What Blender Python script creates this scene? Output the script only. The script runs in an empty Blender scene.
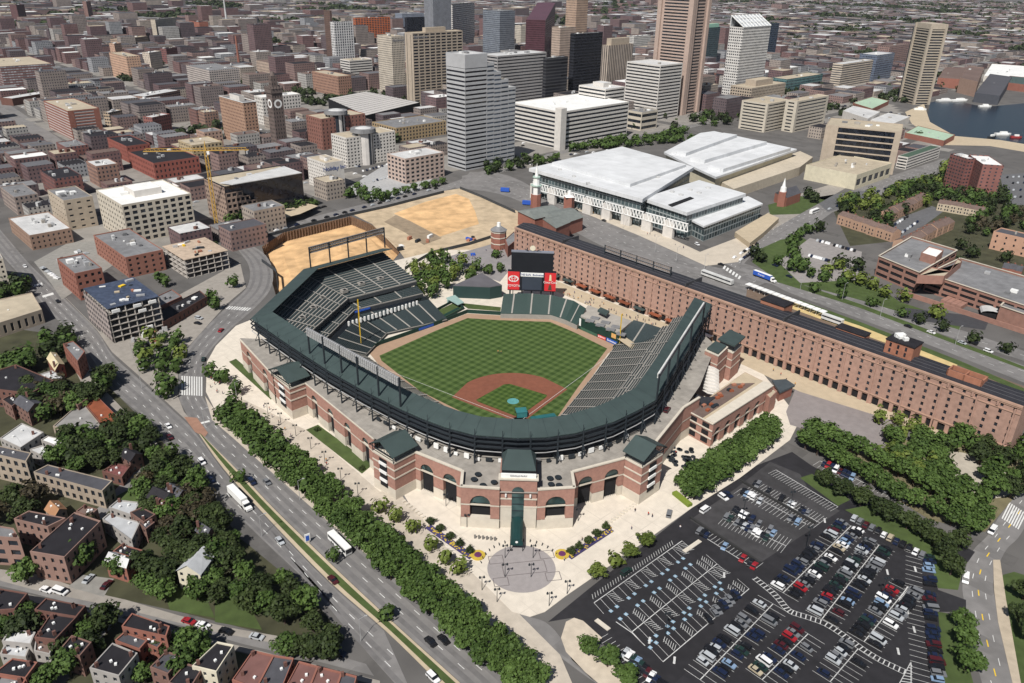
import bpy, bmesh, math, random
from mathutils import Vector as V, Matrix
rnd = random.Random(11)
S = bpy.context.scene
COL = S.collection
rad = math.radians
# ------------------------------------------------------------------ camera
CP = V((-59.57113187, -305.2184733, 190.65872149))
YAW, PIT, ROL, FPX = 0.1786531, 0.44896346, 0.02032864, 790.44380501
_f = V((math.sin(YAW)*math.cos(PIT), math.cos(YAW)*math.cos(PIT), -math.sin(PIT)))
_r0 = V((math.cos(YAW), -math.sin(YAW), 0))
_u0 = _r0.cross(_f)
_r = math.cos(ROL)*_r0 + math.sin(ROL)*_u0
_u = -math.sin(ROL)*_r0 + math.cos(ROL)*_u0
def P(u, v, z=0.0):
    """photo point -> the point of the place at height z"""
    d = _f + _r*((u-512)/FPX) - _u*((v-341.5)/FPX)
    return CP + d*((z-CP.z)/d.z)
def PX(p):
    d = V(p)-CP
    w = d.dot(_f)
    return (512+FPX*d.dot(_r)/w, 341.5-FPX*d.dot(_u)/w) if w > 1 else (-9e3, -9e3)
def PL(pts, z=0.0): return [P(a, b, z) for a, b in pts]
def HT(base, top):
    """height of a vertical edge seen from photo point base (ground) to photo point top"""
    g = P(*base); bz, bd = 0, 1e9
    for i in range(20, 2600):
        z = i*.1; q = P(top[0], top[1], z); dd = (q.x-g.x)**2+(q.y-g.y)**2
        if dd < bd: bz, bd = z, dd
    return bz
cam = bpy.data.cameras.new('camera'); co = bpy.data.objects.new('camera', cam); COL.objects.link(co)
cam.sensor_width = 36; cam.lens = FPX/1024*36; cam.clip_start = 1; cam.clip_end = 30000
co.matrix_world = Matrix(((_r.x, _u.x, -_f.x, CP.x), (_r.y, _u.y, -_f.y, CP.y), (_r.z, _u.z, -_f.z, CP.z), (0, 0, 0, 1)))
S.camera = co
# ------------------------------------------------------------------ light
AZ, EL = rad(213), rad(51)      # where the sun stands (clockwise from +y)
sd = bpy.data.lights.new('sun', 'SUN'); so = bpy.data.objects.new('sun', sd); COL.objects.link(so)
sd.energy = 5.0; sd.angle = rad(.53); sd.color = (1, .962, .905)
tosun = V((math.sin(AZ)*math.cos(EL), math.cos(AZ)*math.cos(EL), math.sin(EL)))
so.rotation_euler = tosun.to_track_quat('Z', 'Y').to_euler(); so.location = (0, 0, 600)
W = bpy.data.worlds.new('World'); S.world = W; W.use_nodes = True
_n = W.node_tree.nodes; _bg = _n['Background']
_sky = _n.new('ShaderNodeTexSky'); _sky.sky_type = 'NISHITA'; _sky.sun_disc = False
_sky.sun_elevation = EL; _sky.sun_rotation = AZ; _sky.air_density = 1; _sky.dust_density = 1
W.node_tree.links.new(_sky.outputs[0], _bg.inputs[0]); _bg.inputs[1].default_value = .05
S.view_settings.view_transform = 'Standard'; S.view_settings.look = 'None'
S.view_settings.gamma = 1; S.view_settings.exposure = 0.08
S.cycles.max_bounces = 4; S.cycles.diffuse_bounces = 2; S.cycles.glossy_bounces = 2
S.cycles.transparent_max_bounces = 4; S.cycles.caustics_reflective = False; S.cycles.caustics_refractive = False
S.cycles.use_denoising = True
# ------------------------------------------------------------------ materials
MATS = {}
class NT:
    def __init__(s, name):
        s.m = bpy.data.materials.new(name); s.m.use_nodes = True
        s.t = s.m.node_tree; s.b = s.t.nodes['Principled BSDF']
    def n(s, typ, **kw):
        x = s.t.nodes.new('ShaderNode'+typ)
        for k, v in kw.items(): setattr(x, k, v)
        return x
    def l(s, a, b): s.t.links.new(a, b)
    def math(s, op, a, b=None, c=None):
        x = s.n('Math', operation=op)
        for i, v in enumerate((a, b, c)):
            if v is None: continue
            if isinstance(v, (int, float)): x.inputs[i].default_value = v
            else: s.l(v, x.inputs[i])
        return x.outputs[0]
    def mix(s, f, a, b):
        x = s.n('Mix', data_type='RGBA')
        for i, v in ((0, f), (6, a), (7, b)):
            if isinstance(v, (int, float)): x.inputs[i].default_value = v
            elif isinstance(v, (tuple, list)): x.inputs[i].default_value = (*v[:3], 1)
            else: s.l(v, x.inputs[i])
        return x.outputs[2]
    def noise(s, scale, detail=3, vec=None):
        x = s.n('TexNoise'); x.inputs['Scale'].default_value = scale; x.inputs['Detail'].default_value = detail
        s.l(vec if vec is not None else s.pos(), x.inputs['Vector']); return x.outputs[0]
    def pos(s):
        if not hasattr(s, '_p'): s._p = s.n('NewGeometry').outputs['Position']
        return s._p
    def ramp(s, v, a, b):
        x = s.n('MapRange'); x.inputs[1].default_value = a; x.inputs[2].default_value = b; s.l(v, x.inputs[0]); return x.outputs[0]
def mul(c, k): return tuple(min(1, x*k) for x in c)
def M(name, col, rough=.85, var=.18, scale=.35, metal=0, big=.03, spec=.3, seam=0, seamk=.82, patch=0.):
    """surface with fine grain and large uneven patches"""
    if name in MATS: return MATS[name]
    t = NT(name)
    a = t.ramp(t.noise(scale, 4), .3, .7); b = t.ramp(t.noise(big, 2), .3, .7)
    f = t.math('ADD', t.math('MULTIPLY', a, .6), t.math('MULTIPLY', b, .4))
    c = t.mix(f, mul(col, 1-var), mul(col, 1+var))
    if seam or patch:      # joints between panels or slabs, and patches of differing age, in the lie of the streets
        mp = t.n('Mapping'); mp.inputs['Rotation'].default_value = (0, 0, rad(-33.5)); t.l(t.pos(), mp.inputs['Vector']); sx = t.n('SeparateXYZ'); t.l(mp.outputs[0], sx.inputs[0])
        if seam:
            a = t.math('LESS_THAN', t.math('FRACT', t.math('DIVIDE', sx.outputs[0], seam)), .05); b = t.math('LESS_THAN', t.math('FRACT', t.math('DIVIDE', sx.outputs[1], seam*2.2)), .025)
            k = t.math('MULTIPLY', t.math('MAXIMUM', a, b), t.ramp(t.noise(.07, 3), .3, .6)); c = t.mix(k, c, mul(col, seamk))
        if patch:
            cb = t.n('CombineXYZ'); t.l(t.math('FLOOR', t.math('DIVIDE', sx.outputs[0], 7.)), cb.inputs[0]); t.l(t.math('FLOOR', t.math('DIVIDE', sx.outputs[1], 17.)), cb.inputs[1]); w = t.n('TexWhiteNoise'); t.l(cb.outputs[0], w.inputs[0])
            k = t.math('MULTIPLY', t.math('GREATER_THAN', w.outputs[0], .78), t.ramp(t.noise(.2, 4), .35, .6)); c = t.mix(k, c, mul(col, 1-patch))
    t.l(c, t.b.inputs['Base Color'])
    t.b.inputs['Roughness'].default_value = rough; t.b.inputs['Metallic'].default_value = metal
    t.b.inputs['Specular IOR Level'].default_value = spec
    MATS[name] = t.m; return t.m
def MG(name, col, rough=.12):
    """window glass seen from outside: dark, glossy, uneven from pane to pane"""
    if name in MATS: return MATS[name]
    t = NT(name)
    oi = t.n('ObjectInfo').outputs['Random']
    f = t.math('FRACT', t.math('ADD', oi, t.ramp(t.noise(.25, 1), .25, .75)))
    t.l(t.mix(f, mul(col, .5), mul(col, 1.9)), t.b.inputs['Base Color'])
    t.b.inputs['Roughness'].default_value = rough; t.b.inputs['Specular IOR Level'].default_value = .42
    MATS[name] = t.m; return t.m
def FAC(name, wall, glass=(.03, .035, .045), bay=3, flo=3.6, fw=.5, fh=.5, band=None, var=.15, rough=.2):
    """distant facade: rows of windows laid out in metres along the wall (UV = metres)"""
    if name in MATS: return MATS[name]
    t = NT(name)
    uv = t.n('UVMap').outputs[0]; sx = t.n('SeparateXYZ'); t.l(uv, sx.inputs[0])
    U = t.math('DIVIDE', sx.outputs[0], bay); Vv = t.math('DIVIDE', sx.outputs[1], flo)
    a = t.math('LESS_THAN', t.math('ABSOLUTE', t.math('SUBTRACT', t.math('FRACT', U), .5)), fw/2)
    b = t.math('LESS_THAN', t.math('ABSOLUTE', t.math('SUBTRACT', t.math('FRACT', Vv), .52)), fh/2)
    m = t.math('MULTIPLY', a, b)
    c = t.n('CombineXYZ'); t.l(t.math('FLOOR', U), c.inputs[0]); t.l(t.math('FLOOR', Vv), c.inputs[1])
    w = t.n('TexWhiteNoise'); t.l(c.outputs[0], w.inputs[0])
    oi = t.n('ObjectInfo').outputs['Random']
    k = t.math('ADD', t.ramp(t.noise(.12, 4), .3, .7), t.math('MULTIPLY', oi, .25))
    wc = t.mix(k, mul(wall, 1-var), mul(wall, 1+var))
    gc = t.mix(w.outputs[0], mul(glass, .5), mul(glass, 1.8))
    t.l(t.mix(m, wc, gc), t.b.inputs['Base Color'])
    t.l(t.math('SUBTRACT', .85, t.math('MULTIPLY', m, .85-rough)), t.b.inputs['Roughness'])
    t.b.inputs['Specular IOR Level'].default_value = .35
    MATS[name] = t.m; return t.m
def LEAF(name, c1, c2):
    if name in MATS: return MATS[name]
    t = NT(name)
    g = t.n('NewGeometry').outputs['Random Per Island']; oi = t.n('ObjectInfo').outputs['Random']
    f = t.math('ADD', t.math('MULTIPLY', g, .55), t.math('MULTIPLY', oi, .45))
    t.l(t.mix(f, c1, c2), t.b.inputs['Base Color']); t.b.inputs['Roughness'].default_value = .7
    t.b.inputs['Specular IOR Level'].default_value = .25
    MATS[name] = t.m; return t.m
# ------------------------------------------------------------------ mesh building
ORG = {}
class MB:
    def __init__(s): s.v = []; s.f = []; s.uv = []
    def face(s, pts, uv=None):
        i = len(s.v); s.v += [V(p) for p in pts]; s.f.append(tuple(range(i, i+len(pts))))
        s.uv.append(uv if uv else [(p[0], p[1]) for p in pts])
    def wall(s, a, b, z0, z1, u0=0.):
        """vertical quad from a to b; outside is on the right-hand side walking a to b"""
        L = math.hypot(b[0]-a[0], b[1]-a[1])
        s.face([(a[0], a[1], z0), (b[0], b[1], z0), (b[0], b[1], z1), (a[0], a[1], z1)], [(u0, z0), (u0+L, z0), (u0+L, z1), (u0, z1)])
        return u0+L
    def prism(s, poly, z0, z1, top=True, bot=False):
        a = sum(p[0]*q[1]-q[0]*p[1] for p, q in zip(poly, poly[1:]+poly[:1]))
        if a < 0: poly = poly[::-1]
        u = 0
        for p, q in zip(poly, poly[1:]+poly[:1]): u = s.wall(p, q, z0, z1, u)
        if top: s.face([(p[0], p[1], z1) for p in poly])
        if bot: s.face([(p[0], p[1], z0) for p in poly[::-1]])
    def flat(s, poly, z):
        a = sum(p[0]*q[1]-q[0]*p[1] for p, q in zip(poly, poly[1:]+poly[:1]))
        if a < 0: poly = poly[::-1]
        s.face([(p[0], p[1], z) for p in poly])
    def strip(s, A, B, z=None):
        for i in range(len(A)-1):
            q = [A[i], A[i+1], B[i+1], B[i]]
            if z is not None: s.flat(q, z)
            else: s.face(q)
    def box(s, c, sx, sy, sz, ang=0., z0=None):
        ca, sa = math.cos(ang), math.sin(ang); z = c[2] if z0 is None else z0
        pl = [(c[0]+x*ca-y*sa, c[1]+x*sa+y*ca) for x, y in ((-sx/2, -sy/2), (sx/2, -sy/2), (sx/2, sy/2), (-sx/2, sy/2))]
        s.prism(pl, z, z+sz, bot=True)
    def tube(s, p0, p1, r0, r1=None, n=6, cap=True):
        p0, p1 = V(p0), V(p1); r1 = r0 if r1 is None else r1
        d = (p1-p0).normalized(); x = d.orthogonal().normalized(); y = d.cross(x)
        A = [p0+(x*math.cos(k*2*math.pi/n)+y*math.sin(k*2*math.pi/n))*r0 for k in range(n)]
        B = [p1+(x*math.cos(k*2*math.pi/n)+y*math.sin(k*2*math.pi/n))*r1 for k in range(n)]
        for k in range(n): s.face([A[k], A[(k+1) % n], B[(k+1) % n], B[k]])
        if cap: s.face(B); s.face(A[::-1])
    def build(s, name, mat, parent=None, weld=False):
        o0 = ORG[parent.name] if parent else V((0, 0, 0))
        me = bpy.data.meshes.new(name)
        me.from_pydata([tuple(p-o0) for p in s.v], [], s.f)
        ul = me.uv_layers.new(name='UVMap'); k = 0
        flat = [c for u in s.uv for xy in u for c in xy]
        ul.data.foreach_set('uv', flat)
        me.materials.append(mat)
        o = bpy.data.objects.new(name, me); COL.objects.link(o)
        if parent: o.parent = parent
        ORG[o.name] = o0
        return o
def thing(name, label, cat, loc, group=None):
    o = bpy.data.objects.new(name, None); COL.objects.link(o); o.empty_display_size = .1
    o.location = loc; ORG[o.name] = V(loc); o['label'] = label; o['category'] = cat
    if group: o['group'] = group
    return o
def tag(o, label, cat, group=None):
    o['label'] = label; o['category'] = cat
    if group: o['group'] = group
    return o
def struct(o, kind='structure'): o['kind'] = kind; return o
def solo(mb, name, mat, label, cat, group=None): return tag(mb.build(name, mat), label, cat, group)
def part(name, mat, parent, *boxes):
    m = MB()
    for b in boxes: m.box(*b)
    return m.build(name, mat, parent)
def sheet(name, polys, z, mat):
    m = MB()
    for p in polys: m.flat(p, z)
    return struct(m.build(name, mat))
def lerp(a, b, t): return V(a)+(V(b)-V(a))*t
def along(pl, d):
    """point and direction at distance d along a polyline"""
    for a, b in zip(pl, pl[1:]):
        a, b = V(a), V(b); L = (b-a).length
        if d <= L or (b-V(pl[-1])).length < 1e-6: return a+(b-a)*(d/L if L else 0), (b-a).normalized()
        d -= L
def plen(pl): return sum((V(b)-V(a)).length for a, b in zip(pl, pl[1:]))
def offs(pl, d):
    """polyline shifted to its left by d (one value or one per node)"""
    out = []; n = len(pl)
    for i in range(n):
        p = V((pl[i][0], pl[i][1], 0)); ns = []
        for a, b in ((i-1, i), (i, i+1)):
            if a < 0 or b >= n: continue
            t = V((pl[b][0]-pl[a][0], pl[b][1]-pl[a][1], 0)).normalized(); ns.append(V((-t.y, t.x, 0)))
        m = sum(ns, V()).normalized(); k = d[i] if isinstance(d, (list, tuple)) else d
        out.append(p+m*(k/max(.35, m.dot(ns[0]))))
    return out
def smooth(pts, k=4):
    """Catmull-Rom through photo points"""
    out = []; n = len(pts)
    for i in range(n-1):
        p0, p1, p2, p3 = pts[max(0, i-1)], pts[i], pts[i+1], pts[min(n-1, i+2)]
        for j in range(k):
            t = j/k
            out.append(tuple(.5*(2*b+(c-a)*t+(2*a-5*b+4*c-d)*t*t+(3*b-a-3*c+d)*t**3) for a, b, c, d in zip(p0, p1, p2, p3)))
    out.append(tuple(pts[-1])); return out
# ------------------------------------------------------------------ common materials
BRICK = M('red_brick', (.345, .19, .15), .9, .2, .8)
BRICK2 = M('warehouse_brick', (.375, .235, .185), .9, .22, .5)
STONE = M('pale_stone', (.56, .51, .43), .85, .12, .4)
CONC = M('concrete', (.34, .315, .28), .9, .2, .25)
PLAZA = M('plaza_paving', (.62, .56, .475), .9, .13, .3, seam=6.5, seamk=.86)
WHITE = M('white_paint', (.78, .78, .76), .6, .08, .5)
PAINT = M('road_paint', (.62, .62, .6), .8, .25, 1.5)
CANOPY = M('green_metal_roof', (.047, .068, .066), .6, .16, .2)
STEEL = M('dark_steel', (.022, .028, .034), .5, .2, .5)
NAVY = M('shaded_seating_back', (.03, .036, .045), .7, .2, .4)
SEAT = M('dark_green_seats', (.036, .05, .053), .5, .25, 2)
GLASS = MG('dark_glass', (.017, .021, .028))
TEALG = MG('greenish_glass', (.035, .06, .06))
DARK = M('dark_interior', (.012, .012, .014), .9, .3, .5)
ASPH = M('road_asphalt', (.19, .182, .177), .9, .2, .25, big=.06, patch=.22)
LOT = M('new_asphalt', (.023, .022, .025), .85, .32, .35, big=.05, patch=.2)
OLDLOT = M('worn_asphalt', (.05, .048, .05), .9, .3, .3, big=.05, patch=.25)
GRASS = M('lawn', (.060, .088, .026), .9, .3, .25)
DIRT = M('infield_dirt', (.20, .074, .045), .95, .18, .4)
TRACK = M('warning_track', (.35, .235, .16), .95, .1, .3)
GREENW = M('dark_green_padding', (.012, .04, .03), .7, .15, .5)
RED = M('red_sign', (.62, .035, .04), .5, .05, .5)
BLUE = M('blue_sign', (.03, .10, .45), .5, .1, .5)
YEL = M('yellow_paint', (.75, .5, .03), .5, .1, .5)
TAN = M('tan_concrete', (.46, .38, .27), .9, .12, .3)
DROOF = M('black_tar_roof', (.018, .0165, .02), .8, .35, .25)
GROOF = M('grey_gravel_roof', (.19, .19, .195), .9, .3, .2, seam=7)
LROOF = M('pale_roof_membrane', (.52, .52, .515), .8, .2, .15, seam=5)
WROOF = M('white_roof_membrane', (.76, .76, .74), .7, .1, .15, seam=6, seamk=.88)
TROOF = M('tan_gravel_roof', (.42, .36, .27), .9, .18, .2)
SLATE = M('slate_roof', (.075, .075, .085), .8, .25, .5)
BROOF = M('brown_shingle_roof', (.15, .105, .09), .9, .25, .5)
REDROOF = M('rusty_metal_roof', (.25, .075, .035), .8, .4, .2)
MET = M('galvanised_metal', (.5, .5, .5), .4, .2, .5, metal=.3)
BARK = M('bark', (.07, .05, .04), .95, .3, 2)
ORD = ['first', 'second', 'third', 'fourth', 'fifth', 'sixth', 'seventh', 'eighth', 'ninth', 'tenth', 'eleventh', 'twelfth', 'thirteenth', 'fourteenth', 'fifteenth', 'sixteenth', 'seventeenth', 'eighteenth', 'nineteenth', 'twentieth']
def ordw(i):
    if i < 20: return ORD[i]
    t = (i+1)//10; u = (i+1) % 10
    tens = ['', '', 'twenty', 'thirty', 'forty', 'fifty', 'sixty', 'seventy', 'eighty', 'ninety']
    if i+1 >= 100: return str(i+1)+'th'
    return tens[t]+('-'+ORD[u-1] if u else '')if u else tens[t][:-1]+'ieth'
# ================================================================== BALLPARK
def text(body, size, mat, parent, name, origin, right, up, depth=.06, align='CENTER'):
    """raised lettering: real letters standing on a sign"""
    c = bpy.data.curves.new(name, 'FONT'); c.body = body; c.size = size; c.extrude = depth; c.align_x = align; c.align_y = 'CENTER'
    o = bpy.data.objects.new(name, c); COL.objects.link(o)
    r, u = V(right).normalized(), V(up).normalized(); n = r.cross(u)
    dg = bpy.context.evaluated_depsgraph_get(); me = bpy.data.meshes.new_from_object(o.evaluated_get(dg))
    bpy.data.objects.remove(o); o = bpy.data.objects.new(name, me); COL.objects.link(o)
    me.materials.clear(); me.materials.append(mat)
    q = V(origin) - (ORG[parent.name] if parent else V())
    o.matrix_local = Matrix(((r.x, u.x, n.x, q.x), (r.y, u.y, n.y, q.y), (r.z, u.z, n.z, q.z), (0, 0, 0, 1)))
    if parent: o.parent = parent
    ORG[o.name] = V(origin); return o
# ---- field (the setting)
def fieldmat(name, c1, c2, cell, ang):
    t = NT(name); sx = t.n('SeparateXYZ'); t.l(t.pos(), sx.inputs[0])
    ca, sa = math.cos(ang), math.sin(ang)
    a = t.math('ADD', t.math('MULTIPLY', sx.outputs[0], ca), t.math('MULTIPLY', sx.outputs[1], sa))
    b = t.math('SUBTRACT', t.math('MULTIPLY', sx.outputs[1], ca), t.math('MULTIPLY', sx.outputs[0], sa))
    def sq(x): return t.ramp(t.math('SINE', t.math('MULTIPLY', x, math.pi/cell)), -.35, .35)
    f = t.math('ADD', t.math('MULTIPLY', t.math('ADD', sq(a), sq(b)), .4), t.math('MULTIPLY', t.ramp(t.noise(.15, 4), .3, .7), .2))
    t.l(t.mix(f, c1, c2), t.b.inputs['Base Color']); t.b.inputs['Roughness'].default_value = .9
    t.b.inputs['Specular IOR Level'].default_value = .15
    return t.m
TURF = fieldmat('mown_outfield_turf', (.028, .055, .012), (.092, .138, .042), 2.2, rad(41))
TURF2 = fieldmat('mown_infield_turf', (.026, .055, .01), (.08, .125, .03), 1.6, rad(45))
s2 = math.sqrt(.5)
track = PL([(584, 402), (590, 380), (608, 354), (618, 346.5), (579, 329), (550, 317.3), (500, 315.8), (467.4, 313.8), (434.4, 326.5), (380, 345.3), (368.6, 352.5), (385, 373), (420, 393), (455, 412)])
track += [V((-24, 2, 0)), V((-14, -14, 0)), V((0, -18, 0)), V((14, -13, 0)), V((22, -2, 0))]
sheet('warning_track', [track], .23, TRACK)
grass = PL([(577.7, 388), (607.2, 349), (575, 333), (550, 322.3), (499, 320.5), (467.4, 318.5), (436, 331), (379.5, 356), (381.5, 361), (420, 391.5), (458, 410.5)])
grass += [V((-18, 3, 0)), V((-11, -10, 0)), V((0, -13.5, 0)), V((11, -9, 0)), V((17, 0, 0))]
sheet('outfield_grass', [grass], .26, TURF)
arc = [V((0, 0, 0))]
for k in range(33):
    a = rad(-42.5+85*k/32)      # arc of the infield skin round the mound
    arc.append(V((28.96*math.sin(a)*1.0, 18.44+28.96*math.cos(a), 0)))
arc = [V((-1.5, -.5, 0)), V((1.5, -.5, 0)), V((28.6, 26.4, 0))] + [p for p in arc[1:] if p.y > abs(p.x)-.5][::-1] + [V((-28.6, 26.4, 0))]
sheet('infield_dirt', [arc, [V((4.2*math.cos(k*.4189), 4.2*math.sin(k*.4189), 0)) for k in range(15)]], .29, DIRT)
q = 26.2
sheet('infield_grass', [[V((0, 3.6, 0)), V((16.6, 20.2, 0)), V((17.4, 22.2, 0)), V((1.6, 35.6, 0)), V((-1.6, 35.6, 0)), V((-17.4, 22.2, 0)), V((-16.6, 20.2, 0))]], .32, TURF2)
m = MB()
for sg, L in ((-1, 98), (1, 96)):
    d = V((sg*s2, s2, 0)); nn = V((-d.y, d.x, 0))*.09
    m.flat([d*1-nn, d*L-nn, d*L+nn, d*1+nn], .35)
struct(m.build('foul_lines', PAINT))
TEAL = M('teal_tarpaulin', (.10, .30, .30), .7, .2, .8)
m = MB(); m.flat([V((0+2.9*math.cos(k*.5236), 18.4+2.9*math.sin(k*.5236), 0)) for k in range(12)], .4)
solo(m, 'mound_cover', TEAL, 'round teal tarpaulin lying over the pitching mound', 'tarpaulin')
m = MB(); m.box((11.5, 1.5, .1), 12, 4.5, .5, rad(8)); m.box((12, 2.2, .6), 9, 2.5, .3, rad(8))
solo(m, 'folded_tarpaulin', M('dark_teal_cloth', (.02, .12, .13), .7), 'dark teal folded cover beside the home plate circle', 'tarpaulin')
cg = thing('batting_cage', 'teal netted batting cage standing on the infield grass before home plate', 'batting cage', (1.5, 4.5, 0))
m = MB()
for x in (-2.5, 2.5):
    for y in (0, 4.5): m.tube((1.5+x, 3+y, .1), (1.5+x, 3+y, 3), .12)
m.build('frame', STEEL, cg)
m = MB(); m.box((1.5, 5.2, 3), 5.2, 4.7, .15); m.wall((4.1, 3), (-1.1, 3), .3, 3); m.build('netting', M('teal_net', (.03, .16, .17), .8), cg)
# ---- ring geometry of the grandstand
RO_PX = [(712, 305), (690, 346), (674, 372), (655, 401), (637.5, 411), (614.5, 422), (576, 433.5), (546, 437.8), (516, 438.6), (473.7, 435.5), (445.5, 428), (422.5, 419.4), (399, 409), (363.6, 391), (330, 372), (290, 346), (251, 319), (303.7, 269.6), (383, 248.8)]
RO = PL(RO_PX, 29)[::-1]           # walk so that the field is on the left?
RO = [V((p.x, p.y, 0)) for p in RO][::-1]
NN = len(RO)                       # 0 right-field end ... 16 left corner, 18 left-field end
def ring(d_main, d_c, d_k, d_e, z):
    ds = [-d_main]*14+[-(d_main*.6+d_c*.4), -(d_main*.25+d_c*.75)][:2]+[-d_c, -d_k, -d_e]
    return [V((p.x, p.y, z)) for p in offs(RO, ds)]
_c = V((0, 40, 0))
SGN = 1 if (offs(RO, -5.)[8]-_c).length < (RO[8]-_c).length else -1
def ringz(dm, dc, dk, de, z):
    ds = [SGN*-x for x in [dm]*14+[dm*.6+dc*.4, dm*.25+dc*.75, dc, dk, de]]
    return [V((p.x, p.y, z)) for p in offs(RO, ds)]
roof_o = ringz(0, 0, 0, 0, 29); roof_i = ringz(9.5, 9.5, 10, 10, 31.4)
up_b = ringz(1.5, 1.5, 2, 2, 25.6); up_f = ringz(19.5, 24, 29, 33, 17)
cl_b = ringz(18, 22, 26, 33, 13.6); cl_f = ringz(25, 29, 33, 39, 11)
lo_b = ringz(23, 33, 36, 44.5, 8.4); lo_f = ringz(46.5, 49.5, 53, 61, 1.4)
def subdiv(A, B, n=3):
    oa, ob = [], []
    for i in range(len(A)-1):
        for j in range(n): oa.append(lerp(A[i], A[i+1], j/n)); ob.append(lerp(B[i], B[i+1], j/n))
    return oa+[A[-1]], ob+[B[-1]]
stand = thing('grandstand', 'dark green roofed horseshoe grandstand of the ballpark with arched brick facade', 'grandstand', (-12, -40, 0))
def tier(front, back, pitch, parent, tname, thick=1.0, aisle=11., seatmat=SEAT, aw=.9, fasc=None):
    L = sum((f-b).length for f, b in zip(front, back))/len(front); n = max(3, int(L/pitch))
    st, se, fa = MB(), MB(), MB()
    if fasc is None: fa = st
    for i in range(n):
        t0, t1 = i/n, (i+1)/n
        A = [lerp(f, b, t0) for f, b in zip(front, back)]; B = [lerp(f, b, t1) for f, b in zip(front, back)]
        z = A[0].z
        for k in range(len(A)-1):
            a0, a1, b0, b1 = A[k], A[k+1], B[k], B[k+1]
            zt = b0.z
            st.face([(a1.x, a1.y, a1.z), (a0.x, a0.y, a0.z), (a0.x, a0.y, zt), (a1.x, a1.y, zt)])
            st.face([(a1.x, a1.y, zt), (a0.x, a0.y, zt), (b0.x, b0.y, zt), (b1.x, b1.y, zt)])
            # seats: a low strip on the rear half of each step
            c0, c1 = lerp(a0, b0, .42), lerp(a1, b1, .42); d0, d1 = lerp(a0, b0, .93), lerp(a1, b1, .93); h = zt+.42
            se.face([(c1.x, c1.y, zt), (c0.x, c0.y, zt), (c0.x, c0.y, h), (c1.x, c1.y, h)])
            se.face([(c1.x, c1.y, h), (c0.x, c0.y, h), (d0.x, d0.y, h+.35), (d1.x, d1.y, h+.35)])
    for k in range(len(front)-1):
        f0, f1, b0, b1 = front[k], front[k+1], back[k], back[k+1]; dn = V((0, 0, -thick))
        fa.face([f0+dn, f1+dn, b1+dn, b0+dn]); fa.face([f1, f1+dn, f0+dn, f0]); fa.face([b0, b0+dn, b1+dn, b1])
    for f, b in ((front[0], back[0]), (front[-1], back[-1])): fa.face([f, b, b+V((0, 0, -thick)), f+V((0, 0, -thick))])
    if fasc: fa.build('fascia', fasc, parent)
    o = st.build(tname, AISLE, parent); s = se.build('seat_rows', seatmat, parent)
    # aisles
    Lf = plen(back); k = aisle*.6
    while k < Lf-2 and aisle > 0:
        tt = None; acc = 0
        for i in range(len(back)-1):
            l = (back[i+1]-back[i]).length
            if acc+l >= k: tt = (i, (k-acc)/l); break
            acc += l
        i, t = tt
        f, b = lerp(front[i], front[i+1], t), lerp(back[i], back[i+1], t); dr = (back[i+1]-back[i]).normalized()*(aw/2)
        up = V((0, 0, .95)); m = MB(); m.face([f-dr+up, f+dr+up, b+dr+up, b-dr+up]); m.build('aisle_steps', AISLE, parent)
        k += aisle
    return o
AISLE = M('aisle_concrete', (.285, .27, .245), .9, .12, .5)
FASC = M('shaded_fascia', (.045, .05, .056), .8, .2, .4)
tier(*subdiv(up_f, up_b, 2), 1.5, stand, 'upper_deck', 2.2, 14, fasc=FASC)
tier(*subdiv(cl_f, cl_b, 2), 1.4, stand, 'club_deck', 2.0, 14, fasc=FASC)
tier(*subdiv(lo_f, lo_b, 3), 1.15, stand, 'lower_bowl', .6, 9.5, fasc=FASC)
for uv in ((344, 290), (361, 283), (380, 278), (301.5, 317), (312.5, 307), (322, 297.5)):
    p = P(*uv, 21); ob_ = MB(); ob_.box((p.x, p.y, 19.6), 3.6, 3.2, 1.9, rad(33)); v_ = ob_.build('vomitory', AISLE, stand); ob_ = MB(); ob_.box((p.x+.3, p.y-.6, 21.4), 1.6, 1.8, .25, rad(33)); ob_.build('stair_opening', DARK, v_)
for k in range(19):
    p = lerp(P(349, 325.5, 8.2), P(417, 304.7, 8.2), k/18); ob_ = MB(); ob_.box((p.x, p.y, 8), .9, .9, 2.6, rad(33)); ob_.build('white_column', WHITE, stand)
for (a_, b_, mt) in (((352, 312.5), (370, 307.5), BLUE), ((389, 302), (401, 298.5), YEL)):
    p, q_ = P(*a_, 10.6), P(*b_, 10.6); ob_ = MB(); c_ = (p+q_)/2; ob_.box((c_.x, c_.y, 9.8), (q_-p).length, .5, .9, math.atan2((q_-p).y, (q_-p).x)); ob_.build('fascia_sign', mt, stand)
# right-field corner wedge of the lower bowl
wf = [P(621, 335, 4.5), P(636, 345, 4.5), P(651, 354, 4.5)]; wb = [P(633.5, 321, 9), P(648, 325, 9), P(664, 330, 9)]
tier(wf, wb, .85, stand, 'corner_seating', 4, 12)
m = MB(); m.face([P(612, 335, 4.6), P(616.5, 331, 4.6), P(653, 355, 5.2), P(649, 361, 5.2)]); m.build('cross_walkway', TAN, stand)
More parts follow.
